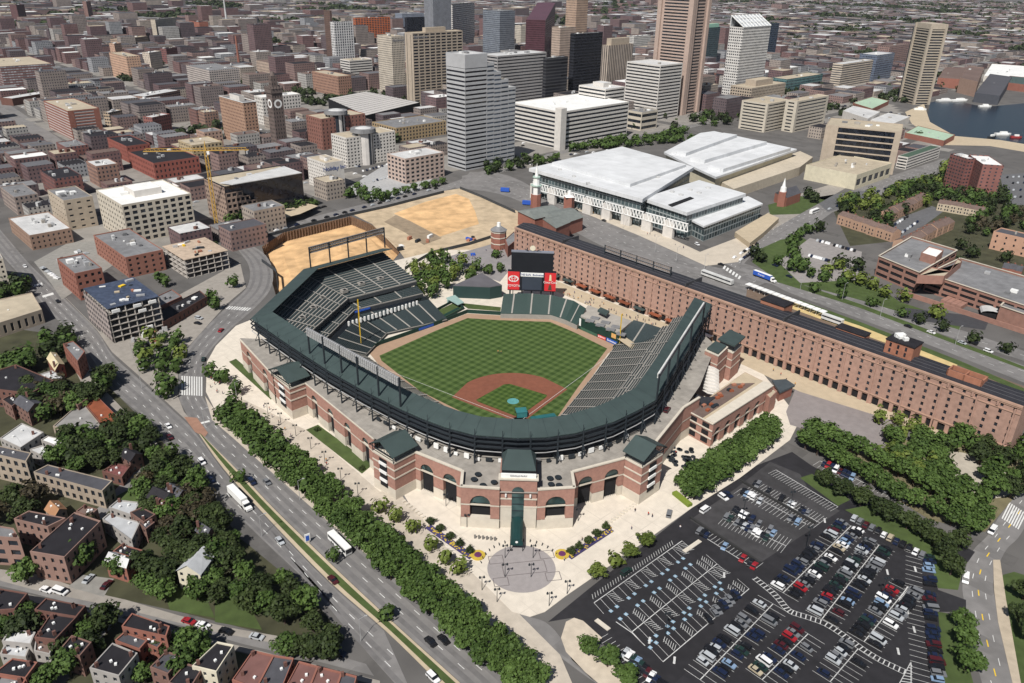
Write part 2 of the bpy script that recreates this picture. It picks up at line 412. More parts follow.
# canopy: a thin sloped slab with seams
m = MB(); A, B = roof_o, roof_i
for k in range(NN-1):
    up = V((0, 0, .35)); m.face([A[k]+up, A[k+1]+up, B[k+1]+up, B[k]+up][::-1] if False else [A[k]+up, A[k+1]+up, B[k+1]+up, B[k]+up])
    m.face([A[k], A[k+1], B[k+1], B[k]]); m.face([A[k], A[k+1], A[k+1]+up, A[k]+up]); m.face([B[k], B[k+1], B[k+1]+up, B[k]+up])
for k in (0, -1): m.face([A[k], B[k], B[k]+V((0, 0, .35)), A[k]+V((0, 0, .35))])
m.build('canopy_roof', CANOPY, stand)
m = MB(); L = plen(roof_o); d = 6.
while d < L:
    acc = 0
    for i in range(NN-1):
        l = (A[i+1]-A[i]).length
        if acc+l >= d: t = (d-acc)/l; p, q2 = lerp(A[i], A[i+1], t), lerp(B[i], B[i+1], t); dr = (A[i+1]-A[i]).normalized()*.05; break
        acc += l
    up = V((0, 0, .37)); m.face([p-dr+up, p+dr+up, q2+dr+up+V((0, 0, .06)), q2-dr+up+V((0, 0, .06))]); d += 7.
m.build('roof_seams', STEEL, stand)
# rear of the upper deck: panels, rails, steel bents
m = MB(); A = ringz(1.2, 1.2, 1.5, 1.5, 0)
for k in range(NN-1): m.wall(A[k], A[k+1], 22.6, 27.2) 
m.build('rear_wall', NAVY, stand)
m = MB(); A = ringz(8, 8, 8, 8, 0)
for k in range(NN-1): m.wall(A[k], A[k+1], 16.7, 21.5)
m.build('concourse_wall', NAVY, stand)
for z, mt, r in ((22.5, M('grey_rail', (.4, .4, .4), .6), .18), (24.4, STEEL, .3), (26.6, STEEL, .35), (28.6, STEEL, .3)):
    m = MB(); A = ringz(-.2 if z > 21 else -1.2, -.3, -.3, -.3, z)
    for k in range(NN-1): m.tube(A[k], A[k+1], r, n=4, cap=False)
    m.build('rear_rail', mt, stand)
L = plen(RO[:17]); d = 4.; i = 0
while d < L:
    p, t = along(RO[:17], d); inn = V((-t.y, t.x, 0))*(-SGN)
    m = MB(); m.tube(p-inn*.2+V((0, 0, 16.5)), p-inn*.2+V((0, 0, 29.3)), .42, n=4)
    m.tube(p-inn*.2+V((0, 0, 19)), p+inn*6+V((0, 0, 16.9)), .25, n=4); m.tube(p-inn*.1+V((0, 0, 24)), p-inn*2.2+V((0, 0, 20.4)), .2, n=4)
    m.tube(p-inn*2.2+V((0, 0, 20.4)), p+V((0, 0, 20.4)), .2, n=4); m.tube(p+V((0, 0, 29.3)), p+V((0, 0, 32)), .13, n=4)
    m.build('roof_column', STEEL, stand); d += 10.6
# bright storage boxes and doors under the rear of the deck
for k in range(26):
    p, t = along(RO[4:14], 4+k*4.7); m = MB(); inn = V((-t.y, t.x, 0))*(-SGN)
    m.box((p.x+inn.x*1.2, p.y+inn.y*1.2, 17.1), rnd.uniform(1.5, 3), .6, rnd.uniform(1.2, 2.2), math.atan2(t.y, t.x)); m.build('concession_stand', rnd.choice([WHITE, STEEL, GROOF, WHITE]), stand)
# ---- facade
CEN = V((-10, 20, 0))
def archwall(a, b, z1, n, stone=4.6, spring=9.6, ow=5.2, parent=None, sill=0.):
    a, b = V((a.x, a.y, 0)), V((b.x, b.y, 0)); d = (b-a).normalized(); L = (b-a).length
    if V((d.y, -d.x, 0)).dot((a+b)/2-CEN) < 0: a, b, d = b, a, -d
    nrm = V((d.y, -d.x, 0)); br, stn, gl, dk, lin = MB(), MB(), MB(), MB(), MB()
    def pt(x, z, y=0): return a+d*x-nrm*y+V((0, 0, z))
    def vq(mb, x0, x1, z0, zz, y=0.): mb.face([pt(x0, z0, y), pt(x1, z0, y), pt(x1, zz, y), pt(x0, zz, y)])
    x = 0; bay = L/max(n, 1); r = ow/2
    for i in range(max(n, 1)):
        c = bay*(i+.5); x0, x1 = c-r, c+r
        if n == 0: x0 = x1 = L
        vq(stn, x, x0, 0, stone, -.12); vq(br, x, x0, stone, z1)
        if n == 0: break
        K = 8; arcp = [(c-r*math.cos(math.pi*k/K), spring+.7+r*math.sin(math.pi*k/K)) for k in range(K+1)]
        for (xa, za), (xb, zb) in zip(arcp, arcp[1:]):
            br.face([pt(xa, za), pt(xb, zb), pt(xb, z1), pt(xa, z1)]); br.face([pt(xb, zb), pt(xa, za), pt(xa, za, 1.2), pt(xb, zb, 1.2)])
        gl.face([pt(px_, pz_, .6) for px_, pz_ in arcp])
        for xs in (x0, x1):
            if xs == x1 and not sill: stn.build('stone_base', STONE, parent); stn = MB()
            stn.face([pt(xs, 0, -.12), pt(xs, stone, -.12), pt(xs, stone, 1.5), pt(xs, 0, 1.5)]); br.face([pt(xs, stone), pt(xs, spring+.7), pt(xs, spring+.7, 1.5), pt(xs, stone, 1.5)])
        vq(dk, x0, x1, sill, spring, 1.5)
        if sill: vq(stn, x0, x1, 0, sill, -.12); stn.face([pt(x0, sill, -.12), pt(x1, sill, -.12), pt(x1, sill, 1.5), pt(x0, sill, 1.5)])
        lin.face([pt(x0, spring), pt(x1, spring), pt(x1, spring+.7), pt(x0, spring+.7)]); lin.face([pt(x0, spring), pt(x0, spring, 1.3), pt(x1, spring, 1.3), pt(x1, spring)])
        g = MB()
        for k in range(9): g.tube(pt(x0+ow*k/8, 0, .9), pt(x0+ow*k/8, 2.6, .9), .07, n=4)
        g.build('gate', STEEL, parent)
        for k in (1, 2, 3): m = None
        x = x1
    if n: vq(stn, x, L, 0, stone, -.12); vq(br, x, L, stone, z1)
    # string course on the piers and coping
    x = 0
    for i in range(max(n, 1)):
        c = bay*(i+.5); xe = c-r if n else L
        lin.face([pt(x, spring, -.15), pt(xe, spring, -.15), pt(xe, spring+.6, -.15), pt(x, spring+.6, -.15)])
        x = c+r
    if n: lin.face([pt(x, spring, -.15), pt(L, spring, -.15), pt(L, spring+.6, -.15), pt(x, spring+.6, -.15)])
    cp = MB(); q0, q1 = pt(0, 0, .25), pt(L, 0, .25)
    cp.box(((q0.x+q1.x)/2, (q0.y+q1.y)/2, z1), L, 1.1, .55, math.atan2(d.y, d.x)); cp.build('coping', STONE, parent)
    br.build('brick_wall', BRICK, parent); stn.build('stone_base', STONE, parent); lin.build('stone_band', STONE, parent)
    if n: gl.build('arch_window', TEALG, parent); dk.build('gateway', DARK, parent)
for (a, b, z, n) in (((240, 340), (272.5, 375), 15.5, 2), ((305.5, 383.7), (374, 439.7), 16, 4), ((415, 452.7), (461.5, 471.5), 17, 2), ((460.5, 486.9), (499.6, 489.5), 18, 1), ((537.8, 490.3), (575, 488), 18, 1), ((573, 472.5), (626, 458.5), 17, 2)):
    archwall(P(*a, z), P(*b, z), z, n, parent=stand, ow=7.6 if n == 1 else 6.4 if n == 2 else 5.4, sill=5 if n == 1 else 0, spring=10.2 if n == 1 else 9.6)
for (a, b, z) in (((460.5, 486.9), (462, 471), 18), ((575, 488), (572.5, 472), 18), ((657, 441.5), (684, 408), 17), ((684, 408), (700, 398), 17)): archwall(P(*a, z), P(*b, z), z, 0, parent=stand)
deck = PL([(240, 340)], 15.5)+PL([(272, 375)], 15.5)+PL([(305.5, 383.7), (374, 439.7)], 16)+PL([(415, 452.7), (461.5, 471.5)], 17)+PL([(460.5, 486.9), (499.6, 489.5), (537.8, 490.3), (575, 488)], 18)+PL([(573, 472.5), (626, 458.5), (657, 441.5), (684, 408), (700, 385), (716, 345)], 17)
inner = ringz(9, 9, 9, 9, 0)
m = MB(); m.flat(deck+inner[0:17], 16.6)
m.build('concourse_deck', M('concourse_concrete', (.29, .268, .24), .9, .28, .3, big=.1, seam=4), stand)
# pavilions on the facade
def pavilion(Lp, Fp, Rp, base, gable, z=17, parent=stand):
    F = P(*Fp, z); Lq = P(*Lp, z); Rq = P(*Rp, z); B4 = Lq+Rq-F
    t = MB(); poly = [V((p.x, p.y, 0)) for p in (Lq, F, Rq, B4)]
    t.prism(poly, 4.6, z); o = t.build('pavilion_tower', BRICK, parent)
    m = MB(); m.prism([p+(p-(poly[0]+poly[2])/2).normalized()*.15 for p in poly], 0, 4.6); m.build('stone_base', STONE, o)
    for zz in (9.6, 13.4, z-.3):
        m = MB(); m.prism([p+(p-(poly[0]+poly[2])/2).normalized()*.25 for p in poly], zz, zz+.6); m.build('stone_band', STONE, o)
    # tall opening with landings
    e0, e1 = (poly[0], poly[1]) if gable == 'L' else (poly[1], poly[2])
    d = (e1-e0).normalized(); nrm = V((d.y, -d.x, 0))
    if nrm.dot((e0+e1)/2-(poly[0]+poly[2])/2) < 0: nrm = -nrm
    c = (e0+e1)/2+nrm*.3; w = (e1-e0).length*.34
    m = MB(); m.face([c-d*w/2+V((0, 0, 3.5)), c+d*w/2+V((0, 0, 3.5)), c+d*w/2+V((0, 0, z-.6)), c-d*w/2+V((0, 0, z-.6))]); m.build('stair_opening', DARK, o)
    for zz in (6, 9.8, 13.6): m = MB(); m.box((c.x+nrm.x*.1, c.y+nrm.y*.1, zz), w, .6, 1.2, math.atan2(d.y, d.x)); m.build('landing', WHITE, o)
    # roof: gable, ridge along e
    rd = (poly[2]-poly[1]).normalized() if gable == 'L' else (poly[0]-poly[1]).normalized()
    acr = V((-rd.y, rd.x, 0)); cc = (poly[0]+poly[2])/2
    hl = max(abs((p-cc).dot(rd)) for p in poly)+.9; hw = max(abs((p-cc).dot(acr)) for p in poly)+.9
    ez, rz = z+3.2, z+7.2
    def q(s, w_, zz): return cc+rd*s+acr*w_+V((0, 0, zz))
    m = MB()
    for sg in (-1, 1):
        for dz in (0, .3): m.face([q(-hl, sg*hw, ez+dz), q(hl, sg*hw, ez+dz), q(hl, 0, rz+dz), q(-hl, 0, rz+dz)])
        m.face([q(-hl, sg*hw, ez), q(hl, sg*hw, ez), q(hl, sg*hw, ez+.3), q(-hl, sg*hw, ez+.3)])
    m.build('pavilion_roof', CANOPY, o)
    m = MB()
    for sl in (-1, 1):
        for sw in (-1, 1): m.tube(q(sl*(hl-1), sw*(hw-1), z), q(sl*(hl-1), sw*(hw-1), ez+.6), .2, n=4)
        m.tube(q(sl*(hl-.4), -hw, ez), q(sl*(hl-.4), hw, ez), .18, n=4)
        for w_ in (-.6, -.3, 0, .3, .6): m.tube(q(sl*(hl-.4), w_*hw, ez), q(sl*(hl-.4), w_*hw*.5, ez+(rz-ez)*(1-abs(w_)*.5)), .1, n=4)
        m.tube(q(sl*(hl-1), -hw+1, z+1.2), q(sl*(hl-1), hw-1, z+1.2), .1, n=4)
    for sw in (-1, 1): m.tube(q(-hl+1, sw*(hw-1), z+1.2), q(hl-1, sw*(hw-1), z+1.2), .1, n=4); m.tube(q(-hl, sw*(hw-.3), ez), q(hl, sw*(hw-.3), ez), .16, n=4)
    m.build('roof_frame', STEEL, o)
pavilion((372.5, 451), (394, 463.7), (415, 452.7), None, 'L', 17)
pavilion((273.5, 375.5), (289.5, 389), (306, 383), None, 'L', 16)
pavilion((625.5, 458.5), (642.4, 467.5), (663, 454), None, 'R', 17.5)
# entry block behind home plate
a, b = P(499.8, 478.7, 22), P(537.3, 479.8, 22); d = (b-a); d.z = 0; Lw = d.length; d.normalize(); nr = V((d.y, -d.x, 0))
def eb(x, y, z): return V((a.x, a.y, 0))+d*x-nr*y+V((0, 0, z))
ent = MB(); ent.prism([eb(0, 0, 0), eb(Lw, 0, 0), eb(Lw, 13, 0), eb(0, 13, 0)], 9.5, 22); entry = ent.build('entry_block', BRICK, stand)
m = MB(); m.prism([eb(-.1, -.15, 0), eb(Lw+.1, -.15, 0), eb(Lw+.1, 13, 0), eb(-.1, 13, 0)], 0, 9.5); m.build('stone_base', STONE, entry)
w0, w1 = Lw*.33, Lw*.66; K = 8; cx, rr = (w0+w1)/2, (w1-w0)/2
m = MB(); m.face([eb(w0, -.2, 1), eb(w1, -.2, 1)]+[eb(cx+rr*math.cos(math.pi*k/K), -.2, 16.5+rr*math.sin(math.pi*k/K)) for k in range(K+1)]); m.build('arched_window', TEALG, entry)
m = MB()
for zz in (5, 8, 11, 14, 16.5): m.box(((eb(cx, -.25, 0)).x, (eb(cx, -.25, 0)).y, zz), w1-w0, .2, .25, math.atan2(d.y, d.x))
m.build('mullion', STEEL, entry)
for zz, e in ((9.5, .3), (13, .2), (21.7, .5)): m = MB(); m.prism([eb(-e, -e, 0), eb(w0 if zz < 20 else Lw+e, -e, 0), eb(w0 if zz < 20 else Lw+e, 3, 0), eb(-e, 3, 0)], zz, zz+.6); m.build('stone_band', STONE, entry)
for zz, e in ((9.5, .3), (13, .2)): m = MB(); m.prism([eb(w1, -e, 0), eb(Lw+e, -e, 0), eb(Lw+e, 3, 0), eb(w1, 3, 0)], zz, zz+.6); m.build('stone_band', STONE, entry)
m = MB(); m.prism([eb(.4, .4, 0), eb(Lw-.4, .4, 0), eb(Lw-.4, 1, 0), eb(.4, 1, 0)], 22.3, 23.9); m.build('white_balustrade', WHITE, entry)
text('ORIOLE PARK', 1.0, M('grey_lettering', (.25, .25, .27), .6), entry, 'sign_lettering', eb(Lw/2, .3, 23.1), d, (0, 0, 1))
m = MB(); m.face([eb(.5, 1.6, 24.6), eb(Lw-.5, 1.6, 24.6), eb(Lw-2.5, 11, 27.5), eb(2.5, 11, 27.5)]); m.face([eb(.5, 1.6, 24.6), eb(2.5, 11, 27.5), eb(.5, 13, 24.6)]); m.face([eb(Lw-.5, 1.6, 24.6), eb(Lw-.5, 13, 24.6), eb(Lw-2.5, 11, 27.5)]); m.face([eb(.5, 13, 24.6), eb(2.5, 11, 27.5), eb(Lw-2.5, 11, 27.5), eb(Lw-.5, 13, 24.6)]); m.build('hipped_roof', CANOPY, entry)
m = MB(); m.prism([eb(.6, 1.7, 0), eb(Lw-.6, 1.7, 0), eb(Lw-.6, 12.5, 0), eb(.6, 12.5, 0)], 22, 24.5); m.build('clerestory', DARK, entry)
# entrance awning: barrel vault running out over the plaza
m = MB(); K = 6; hw = (w1-w0)/2
for k in range(K):
    a0, a1 = math.pi*k/K, math.pi*(k+1)/K
    m.face([eb(cx-hw*math.cos(a0), -.3, 4+1.6*math.sin(a0)), eb(cx-hw*math.cos(a1), -.3, 4+1.6*math.sin(a1)), eb(cx-hw*math.cos(a1), -13, 4+1.6*math.sin(a1)), eb(cx-hw*math.cos(a0), -13, 4+1.6*math.sin(a0))])
for sx_ in (-1, 1): m.face([eb(cx+sx_*hw, -.3, 2.6), eb(cx+sx_*hw, -13, 2.6), eb(cx+sx_*hw, -13, 4), eb(cx+sx_*hw, -.3, 4)])
m.face([eb(cx-hw*math.cos(math.pi*k/K), -13, 4+1.6*math.sin(math.pi*k/K)) for k in range(K+1)]+[eb(cx+hw, -13, 2.6), eb(cx-hw, -13, 2.6)])
aw = m.build('entrance_awning', M('green_awning', (.01, .045, .045), .6), entry)
m = MB(); c0 = eb(cx, -13.06, 4.2); m.face([c0+d*(.5*math.cos(k*.5236))+V((0, 0, .5*math.sin(k*.5236))) for k in range(12)]); m.build('round_emblem', WHITE, entry)
m = MB()
for k in range(4): m.tube(eb(cx-hw, -1-k*4, 0), eb(cx-hw, -1-k*4, 3.4), .15, n=6); m.tube(eb(cx+hw, -1-k*4, 0), eb(cx+hw, -1-k*4, 3.4), .15, n=6)
m.build('awning_posts', STEEL, entry)
for x in (Lw*.17, Lw*.83):
    m = MB(); m.tube(eb(x, -.7, 14.6), eb(x, -.7, 15.8), .35, n=6); m.build('wall_lamp', WHITE, entry)
for zc in (11.2,): pass
# stone numerals sculpture rail left of the entry
m = MB()
for k in range(6): p = P(475+k*4, 538.5+k*.45); m.box((p.x, p.y, .16), .7, .5, 1.5, rnd.uniform(-.2, .2))
solo(m, 'numeral_sculptures', M('bronze_grey', (.18, .17, .16), .5), 'row of grey standing numerals on the plaza left of the entry', 'sculpture')
# ---- light banks on the canopy
def lightbank(label, posts, ztop, zb, hgt, mat=MET, flip=1):
    o = thing('light_bank', label, 'stadium lights', (posts[0].x, posts[0].y, zb), 'stadium light banks')
    for p in posts:
        m = MB(); m.tube((p.x, p.y, zb), (p.x, p.y, ztop), .45, n=5); m.build('light_mast', STEEL, o)
    a_, b_ = posts[0], posts[-1]; dd = (b_-a_); dd.z = 0; L = dd.length; dd.normalize(); nn = V((-dd.y, dd.x, 0))
    m = MB()
    for z in (ztop, ztop-hgt/2, ztop-hgt): m.tube((a_.x, a_.y, z), (b_.x, b_.y, z), .22, n=4)
    k = 0
    while k < L-1.3:
        q0 = a_+dd*k; q1 = a_+dd*(k+1.5); m.tube((q0.x, q0.y, ztop), (q1.x, q1.y, ztop-hgt), .12, n=4); k += 1.5
    m.build('truss', M('truss_grey', (.22, .22, .23), .5), o)
    m = MB(); k = .6
    while k < L:
        for z in (ztop-.5, ztop-hgt*.5, ztop-hgt+.4):
            q0 = a_+dd*k+nn*.5*flip; m.box((q0.x, q0.y, z-.5), .95, .7, 1.0, math.atan2(dd.y, dd.x))
        k += 1.35
    m.build('floodlight_row', mat, o)
z0 = 29.6
lightbank('long floodlight bank along the third base side of the canopy roof', PL([(310, 354), (325, 364), (342, 373.5), (358.5, 385), (379, 395.5), (400.7, 406.6)], z0), z0+13.2, z0, 3.6, MET, -1)
lightbank('floodlight bank on tall masts above the left field canopy end', PL([(311, 269), (330.5, 263.5), (348.8, 258), (367, 252.3), (385, 247.6)], z0), z0+13, z0, 3.6, M('brown_lamps', (.3, .24, .2), .5), 1)
lightbank('floodlight bank with white lamps on the right field canopy', PL([(656.5, 400), (667, 384), (676.5, 369), (689.5, 347), (702, 325)], 29.5), 41.6, 29.5, 2, M('lamp_grey', (.62, .62, .6), .5), 1)
# ---- outfield
m = MB(); fence = PL([(613, 350), (618, 346.5), (579, 329), (550, 316.6), (500, 315.2), (467.4, 313.2), (434.4, 326), (380, 345), (368.6, 352)])
for a_, b_ in zip(fence, fence[1:]):
    h = 7.4 if a_.x > 50 and b_.x > 45 and a_ is fence[1] else 2.4
    d_ = (b_-a_).normalized(); n_ = V((d_.y, -d_.x, 0)); c_ = (a_+b_)/2; m.box((c_.x, c_.y, 0), (b_-a_).length, .5, h, math.atan2(d_.y, d_.x))
wal = solo(m, 'outfield_wall', GREENW, 'dark green padded wall along the outfield warning track', 'wall')
def sign(parent, a_, b_, z0, z1, mat, name='advert_panel', out=.35, txt=None, tm=None, ts=1.):
    d_ = (b_-a_); d_.z = 0; d_.normalize(); n_ = V((d_.y, -d_.x, 0))
    if n_.dot(CEN-a_) < 0: n_ = -n_
    m = MB(); f = [a_+n_*out, b_+n_*out]; m.prism([f[0], f[1], f[1]-n_*.2, f[0]-n_*.2], z0, z1); o = m.build(name, mat, parent)
    if txt:
        rr = d_ if d_.cross(V((0, 0, 1))).dot(n_) > 0 else -d_
        text(txt, ts, tm or WHITE, o, 'lettering', (f[0]+f[1])/2+n_*.05+V((0, 0, (z0+z1)/2)), rr, (0, 0, 1))
    return o
_a, _b = fence[1], fence[2]
sign(wal, lerp(_a, _b, .02), lerp(_a, _b, .28), .4, 2.6, BLUE, txt='Budweiser', ts=1.6)
sign(wal, lerp(_a, _b, .30), lerp(_a, _b, .5), .4, 2.2, RED, txt='SUBWAY', ts=1.4)
sign(wal, lerp(_a, _b, .52), lerp(_a, _b, .95), .4, 2, M('green_board', (.05, .12, .08), .6))
sign(wal, lerp(_a, _b, .06), lerp(_a, _b, .17), 4, 6.6, M('orange_screen', (.75, .42, .15), .5))
sign(wal, lerp(_a, _b, .95), lerp(_a, _b, .995), 2.5, 7, WHITE)
_a, _b = fence[3], fence[4]
sign(wal, lerp(_a, _b, .1), lerp(_a, _b, .5), .5, 2, M('black_board', (.02, .02, .02), .5)); sign(wal, lerp(_a, _b, .52), lerp(_a, _b, .95), .5, 2, M('pale_board', (.55, .6, .65), .5))
_a, _b = fence[6], fence[7]
sign(wal, lerp(_a, _b, .02), lerp(_a, _b, .3), .6, 2, BLUE)
for nm, uv, hh, lb in (('foul_pole', (361.6, 350.5), 30, 'yellow foul pole at the left field corner'), ('foul_pole', (619.3, 347), 20, 'yellow foul pole at the right field corner by the scoreboard wall')):
    p = P(*uv); m = MB(); m.tube((p.x, p.y, 0), (p.x, p.y, hh), .16, n=6); m.box((p.x-.3, p.y+.15, 9), .4, .08, hh-9.3, rad(40))
    solo(m, nm, YEL, lb, 'foul pole', 'foul poles')
# centre-field bleachers
bl = thing('bleachers', 'green centre field bleachers below the scoreboard', 'bleachers', P(528, 304))
tier(PL([(500.5, 314.5), (526, 315), (551, 315.8), (565, 320.5), (577, 326)], 2.6), PL([(503.5, 295), (528, 294.5), (553, 296.5), (574, 302), (586, 309.5)], 8.6), .85, bl, 'terrace', 2.4, 11, M('green_bleacher_seats', (.03, .055, .05), .6, .2, 2))
m = MB(); pl = PL([(500.5, 314.5), (526, 315), (551, 315.8), (565, 320.5), (577, 326)])+PL([(586, 309.5), (574, 302), (553, 296.5), (528, 294.5), (503.5, 295)], 8.6)
m.prism([V((p.x, p.y, 0)) for p in pl], 0, .3); m.build('foundation', CONC, bl)
# right-field flag terrace above the scoreboard wall
m = MB(); m.prism([V((p.x, p.y, 0)) for p in PL([(580, 327), (617, 344.5)])+PL([(632, 321), (588, 305)], 7)], 0, 7); trr = solo(m, 'standing_terrace', CONC, 'concrete standing terrace behind the right field scoreboard wall', 'terrace')
for k in range(7):
    p = P(590+k*5.2, 321.5+k*2.2-(k % 2)*5, 7); m = MB(); m.box((p.x, p.y, 7), 5, 3, .8, rad(-35)); m.build('bench_rows', GROOF, trr)
m = MB(); m.prism([V((p.x, p.y, 0)) for p in PL([(600.5, 308), (609.5, 312), (606.5, 315.5), (597.5, 311)], 10)], 9.5, 10.6); kk = solo(m, 'kiosk', CANOPY, 'green roofed kiosk on the walkway before the long brick warehouse', 'kiosk')
# batter's eye and bullpens
be = thing('batters_eye_building', 'low building with blank dark green wall in centre field', 'building', P(476, 298))
m = MB(); ep = PL([(453, 286), (490, 287.5), (502, 285.5), (481.5, 273.5)], 8); m.prism([V((p.x, p.y, 0)) for p in ep], 0, 8); m.build('wall', M('batter_eye_green', (.02, .045, .042), .8, .1, .2), be)
m = MB(); m.prism([V((p.x, p.y, 0)) for p in ep], 8, 8.4); m.build('roof', M('dark_grey_roof', (.11, .105, .115), .9, .2, .2), be)
sheet('centre_field_lawn', [PL([(459, 303), (501, 307.5), (500.5, 311.5), (468, 309)])], .21, GRASS)
HEDGE = LEAF('hedge_leaves', (.02, .035, .008), (.06, .085, .02))
for nm, pl, mt in (('bullpen_lawn', [(427, 316), (453, 303.5), (463, 309), (440, 323)], GRASS), ('bullpen_floor', [(434.5, 319.5), (458, 307.5), (460, 308.7), (437, 321)], GREENW)):
    sheet(nm, [PL(pl)], .22 if 'lawn' in nm else .26, mt)
m = MB(); bp = PL([(424, 318), (453, 302.5), (464, 309.5), (437, 324)])
for a_, b_ in zip(bp, bp[1:]+bp[:1]): d_ = (b_-a_).normalized(); c_ = (a_+b_)/2; m.box((c_.x, c_.y, 0), (b_-a_).length, .4, 1.8, math.atan2(d_.y, d_.x))
solo(m, 'bullpen_fence', GREENW, 'green fence around the bullpens in left centre field', 'fence')
m = MB(); m.prism(PL([(446, 302), (455, 299), (464, 306.5), (458, 309)]), 2.4, 2.8); m.prism(PL([(447, 303), (448, 302.6), (449, 303.6), (448, 304)]), 0, 2.4); solo(m, 'bullpen_shelter', M('pale_teal_roof', (.28, .4, .37), .7), 'pale teal roofed shelter beside the bullpens', 'shelter')
# scoreboard
sb = thing('scoreboard', 'tall black scoreboard with two red signs behind the centre field bleachers', 'scoreboard', P(531, 297))
a_, b_ = P(507.5, 288.5, 10), P(555.5, 290.5, 10); d_ = (b_-a_); d_.z = 0; Lb = d_.length; d_.normalize(); n_ = V((d_.y, -d_.x, 0))
def sc(x, y, z): return V((a_.x, a_.y, 0))+d_*(x*Lb)-n_*y+V((0, 0, z))
BLK = M('black_board_face', (.014, .015, .02), .5, .2, .3)
m = MB(); m.prism([sc(0, 0, 0), sc(1, 0, 0), sc(1, 3, 0), sc(0, 3, 0)], 9, 21.5, bot=True); m.build('lower_cabinet', BLK, sb)
m = MB(); m.prism([sc(.07, .3, 0), sc(.93, .3, 0), sc(.93, 2.6, 0), sc(.07, 2.6, 0)], 21.5, 33.5); m.build('upper_board', BLK, sb)
m = MB(); m.prism([sc(.065, .1, 0), sc(.935, .1, 0), sc(.935, 2.7, 0), sc(.065, 2.7, 0)], 33.5, 34.2); m.build('top_trim', M('grey_trim', (.2, .21, .25), .6), sb)
for x0, x1, nm in ((.0, .245, 'a'), (.765, 1.0, 'b')):
    m = MB(); m.prism([sc(x0, -.35, 0), sc(x1, -.35, 0), sc(x1, 0, 0), sc(x0, 0, 0)], 9.6, 21.2, bot=True); o = m.build('red_sign', RED, sb)
    xm = (x0+x1)/2
    if nm == 'a':
        text('TOYOTA', 2.0, WHITE, o, 'lettering', sc(xm, -.5, 12.2), d_, (0, 0, 1))
        m = MB()          # three crossed ovals
        for rx, rz, cz in ((3.1, 2.1, 16.8), (1.1, 2.0, 16.9), (2.0, .9, 17.6)):
            for k in range(20):
                t0, t1 = k*math.pi/10, (k+1)*math.pi/10; pts = []
                for t_, sc_ in ((t0, 1), (t1, 1), (t1, .78), (t0, .78)): pts.append(sc(xm, -.45, cz+rz*sc_*math.sin(t_))+d_*(rx*sc_*math.cos(t_)))
                m.face(pts)
        m.build('oval_emblem', WHITE, o)
    else:
        text('Coca-Cola', 1.9, WHITE, o, 'lettering', sc(xm, -.5, 15.2), d_, (0, 0, 1))
        for zc, hh, ww, mt in ((18.2, 4, 1.6, M('cream_bottle', (.7, .6, .4), .5)), (12, 3.6, 2.4, M('dark_bottle', (.1, .06, .04), .5))):
            m = MB(); c_ = sc(xm, -.45, zc); m.face([c_-d_*ww/2-V((0, 0, hh/2)), c_+d_*ww/2-V((0, 0, hh/2)), c_+d_*ww*.25+V((0, 0, hh/2)), c_-d_*ww*.25+V((0, 0, hh/2))]); m.build('bottle_picture', mt, o)
m = MB(); m.prism([sc(.27, -.3, 0), sc(.74, -.3, 0), sc(.74, 0, 0), sc(.27, 0, 0)], 18.4, 20.9, bot=True); o = m.build('white_sign', WHITE, sb)
text('THE SUN  Budweiser', 1.7, M('navy_letters', (.05, .07, .2), .5), o, 'lettering', sc(.505, -.4, 19.6), d_, (0, 0, 1))
m = MB(); m.prism([sc(.3, -.3, 0), sc(.71, -.3, 0), sc(.71, 0, 0), sc(.3, 0, 0)], 9.8, 18.2, bot=True); m.build('video_screen', M('screen_grey', (.045, .055, .075), .35, .1, .3), sb)
m = MB()
for x in (.05, .3, .5, .7, .95): m.tube(sc(x, 1.5, 0), sc(x, 1.5, 9), .5, n=5)
for x in (.1, .5, .9): m.tube(sc(x, 3, 20), sc(x, 7, 9), .25, n=4); m.tube(sc(x, 7, 0), sc(x, 7, 9), .3, n=4)
m.build('support_frame', STEEL, sb)
ck = text('', 1, WHITE, sb, 'clock', sc(.5, 1, 35), d_, (0, 0, 1)) if False else None
m = MB(); c_ = sc(.5, .8, 36.2); m.face([c_+d_*(1.7*math.cos(k*.449))+V((0, 0, 1.7*math.sin(k*.449))) for k in range(14)]); m.build('clock_face', M('cream_clock', (.7, .64, .5), .6), sb)
for sg in (-1, 1): m = MB(); m.tube(sc(.5+sg*.08, .8, 34.4), sc(.5+sg*.16, .8, 35.6), .25, n=4); m.build('bird_ornament', STEEL, sb)
# ================================================================== GROUND, ROADS, PAVEMENTS
from mathutils.geometry import tessellate_polygon
GROUND = M('city_ground', (.115, .109, .104), .95, .25, .05, big=.008, patch=.2)
pit = PL([(262, 247), (283, 233), (351, 216.5), (372, 225), (402, 250), (392, 262), (335, 291), (276, 296)])
outer = [V((-9000, -3000, 0)), V((9000, -3000, 0)), V((9000, 14000, 0)), V((-9000, 14000, 0))]
mid = [V((-900, -600, 0)), V((1500, -600, 0)), V((1500, 1500, 0)), V((-900, 1500, 0))]
def ring_faces(m, out, hole):
    pts = out+hole
    for t in tessellate_polygon([out, hole]):
        q = [pts[i] for i in t]
        if (q[1]-q[0]).cross(q[2]-q[0]).z < 0: q = q[::-1]
        m.face(q)
m = MB(); ring_faces(m, outer, mid); ring_faces(m, mid, pit); struct(m.build('ground', GROUND))
SAND = M('construction_sand', (.60, .385, .195), .95, .38, .12, big=.04)
SAND2 = M('pale_site_dirt', (.47, .37, .25), .95, .3, .15, big=.04)
m = MB()
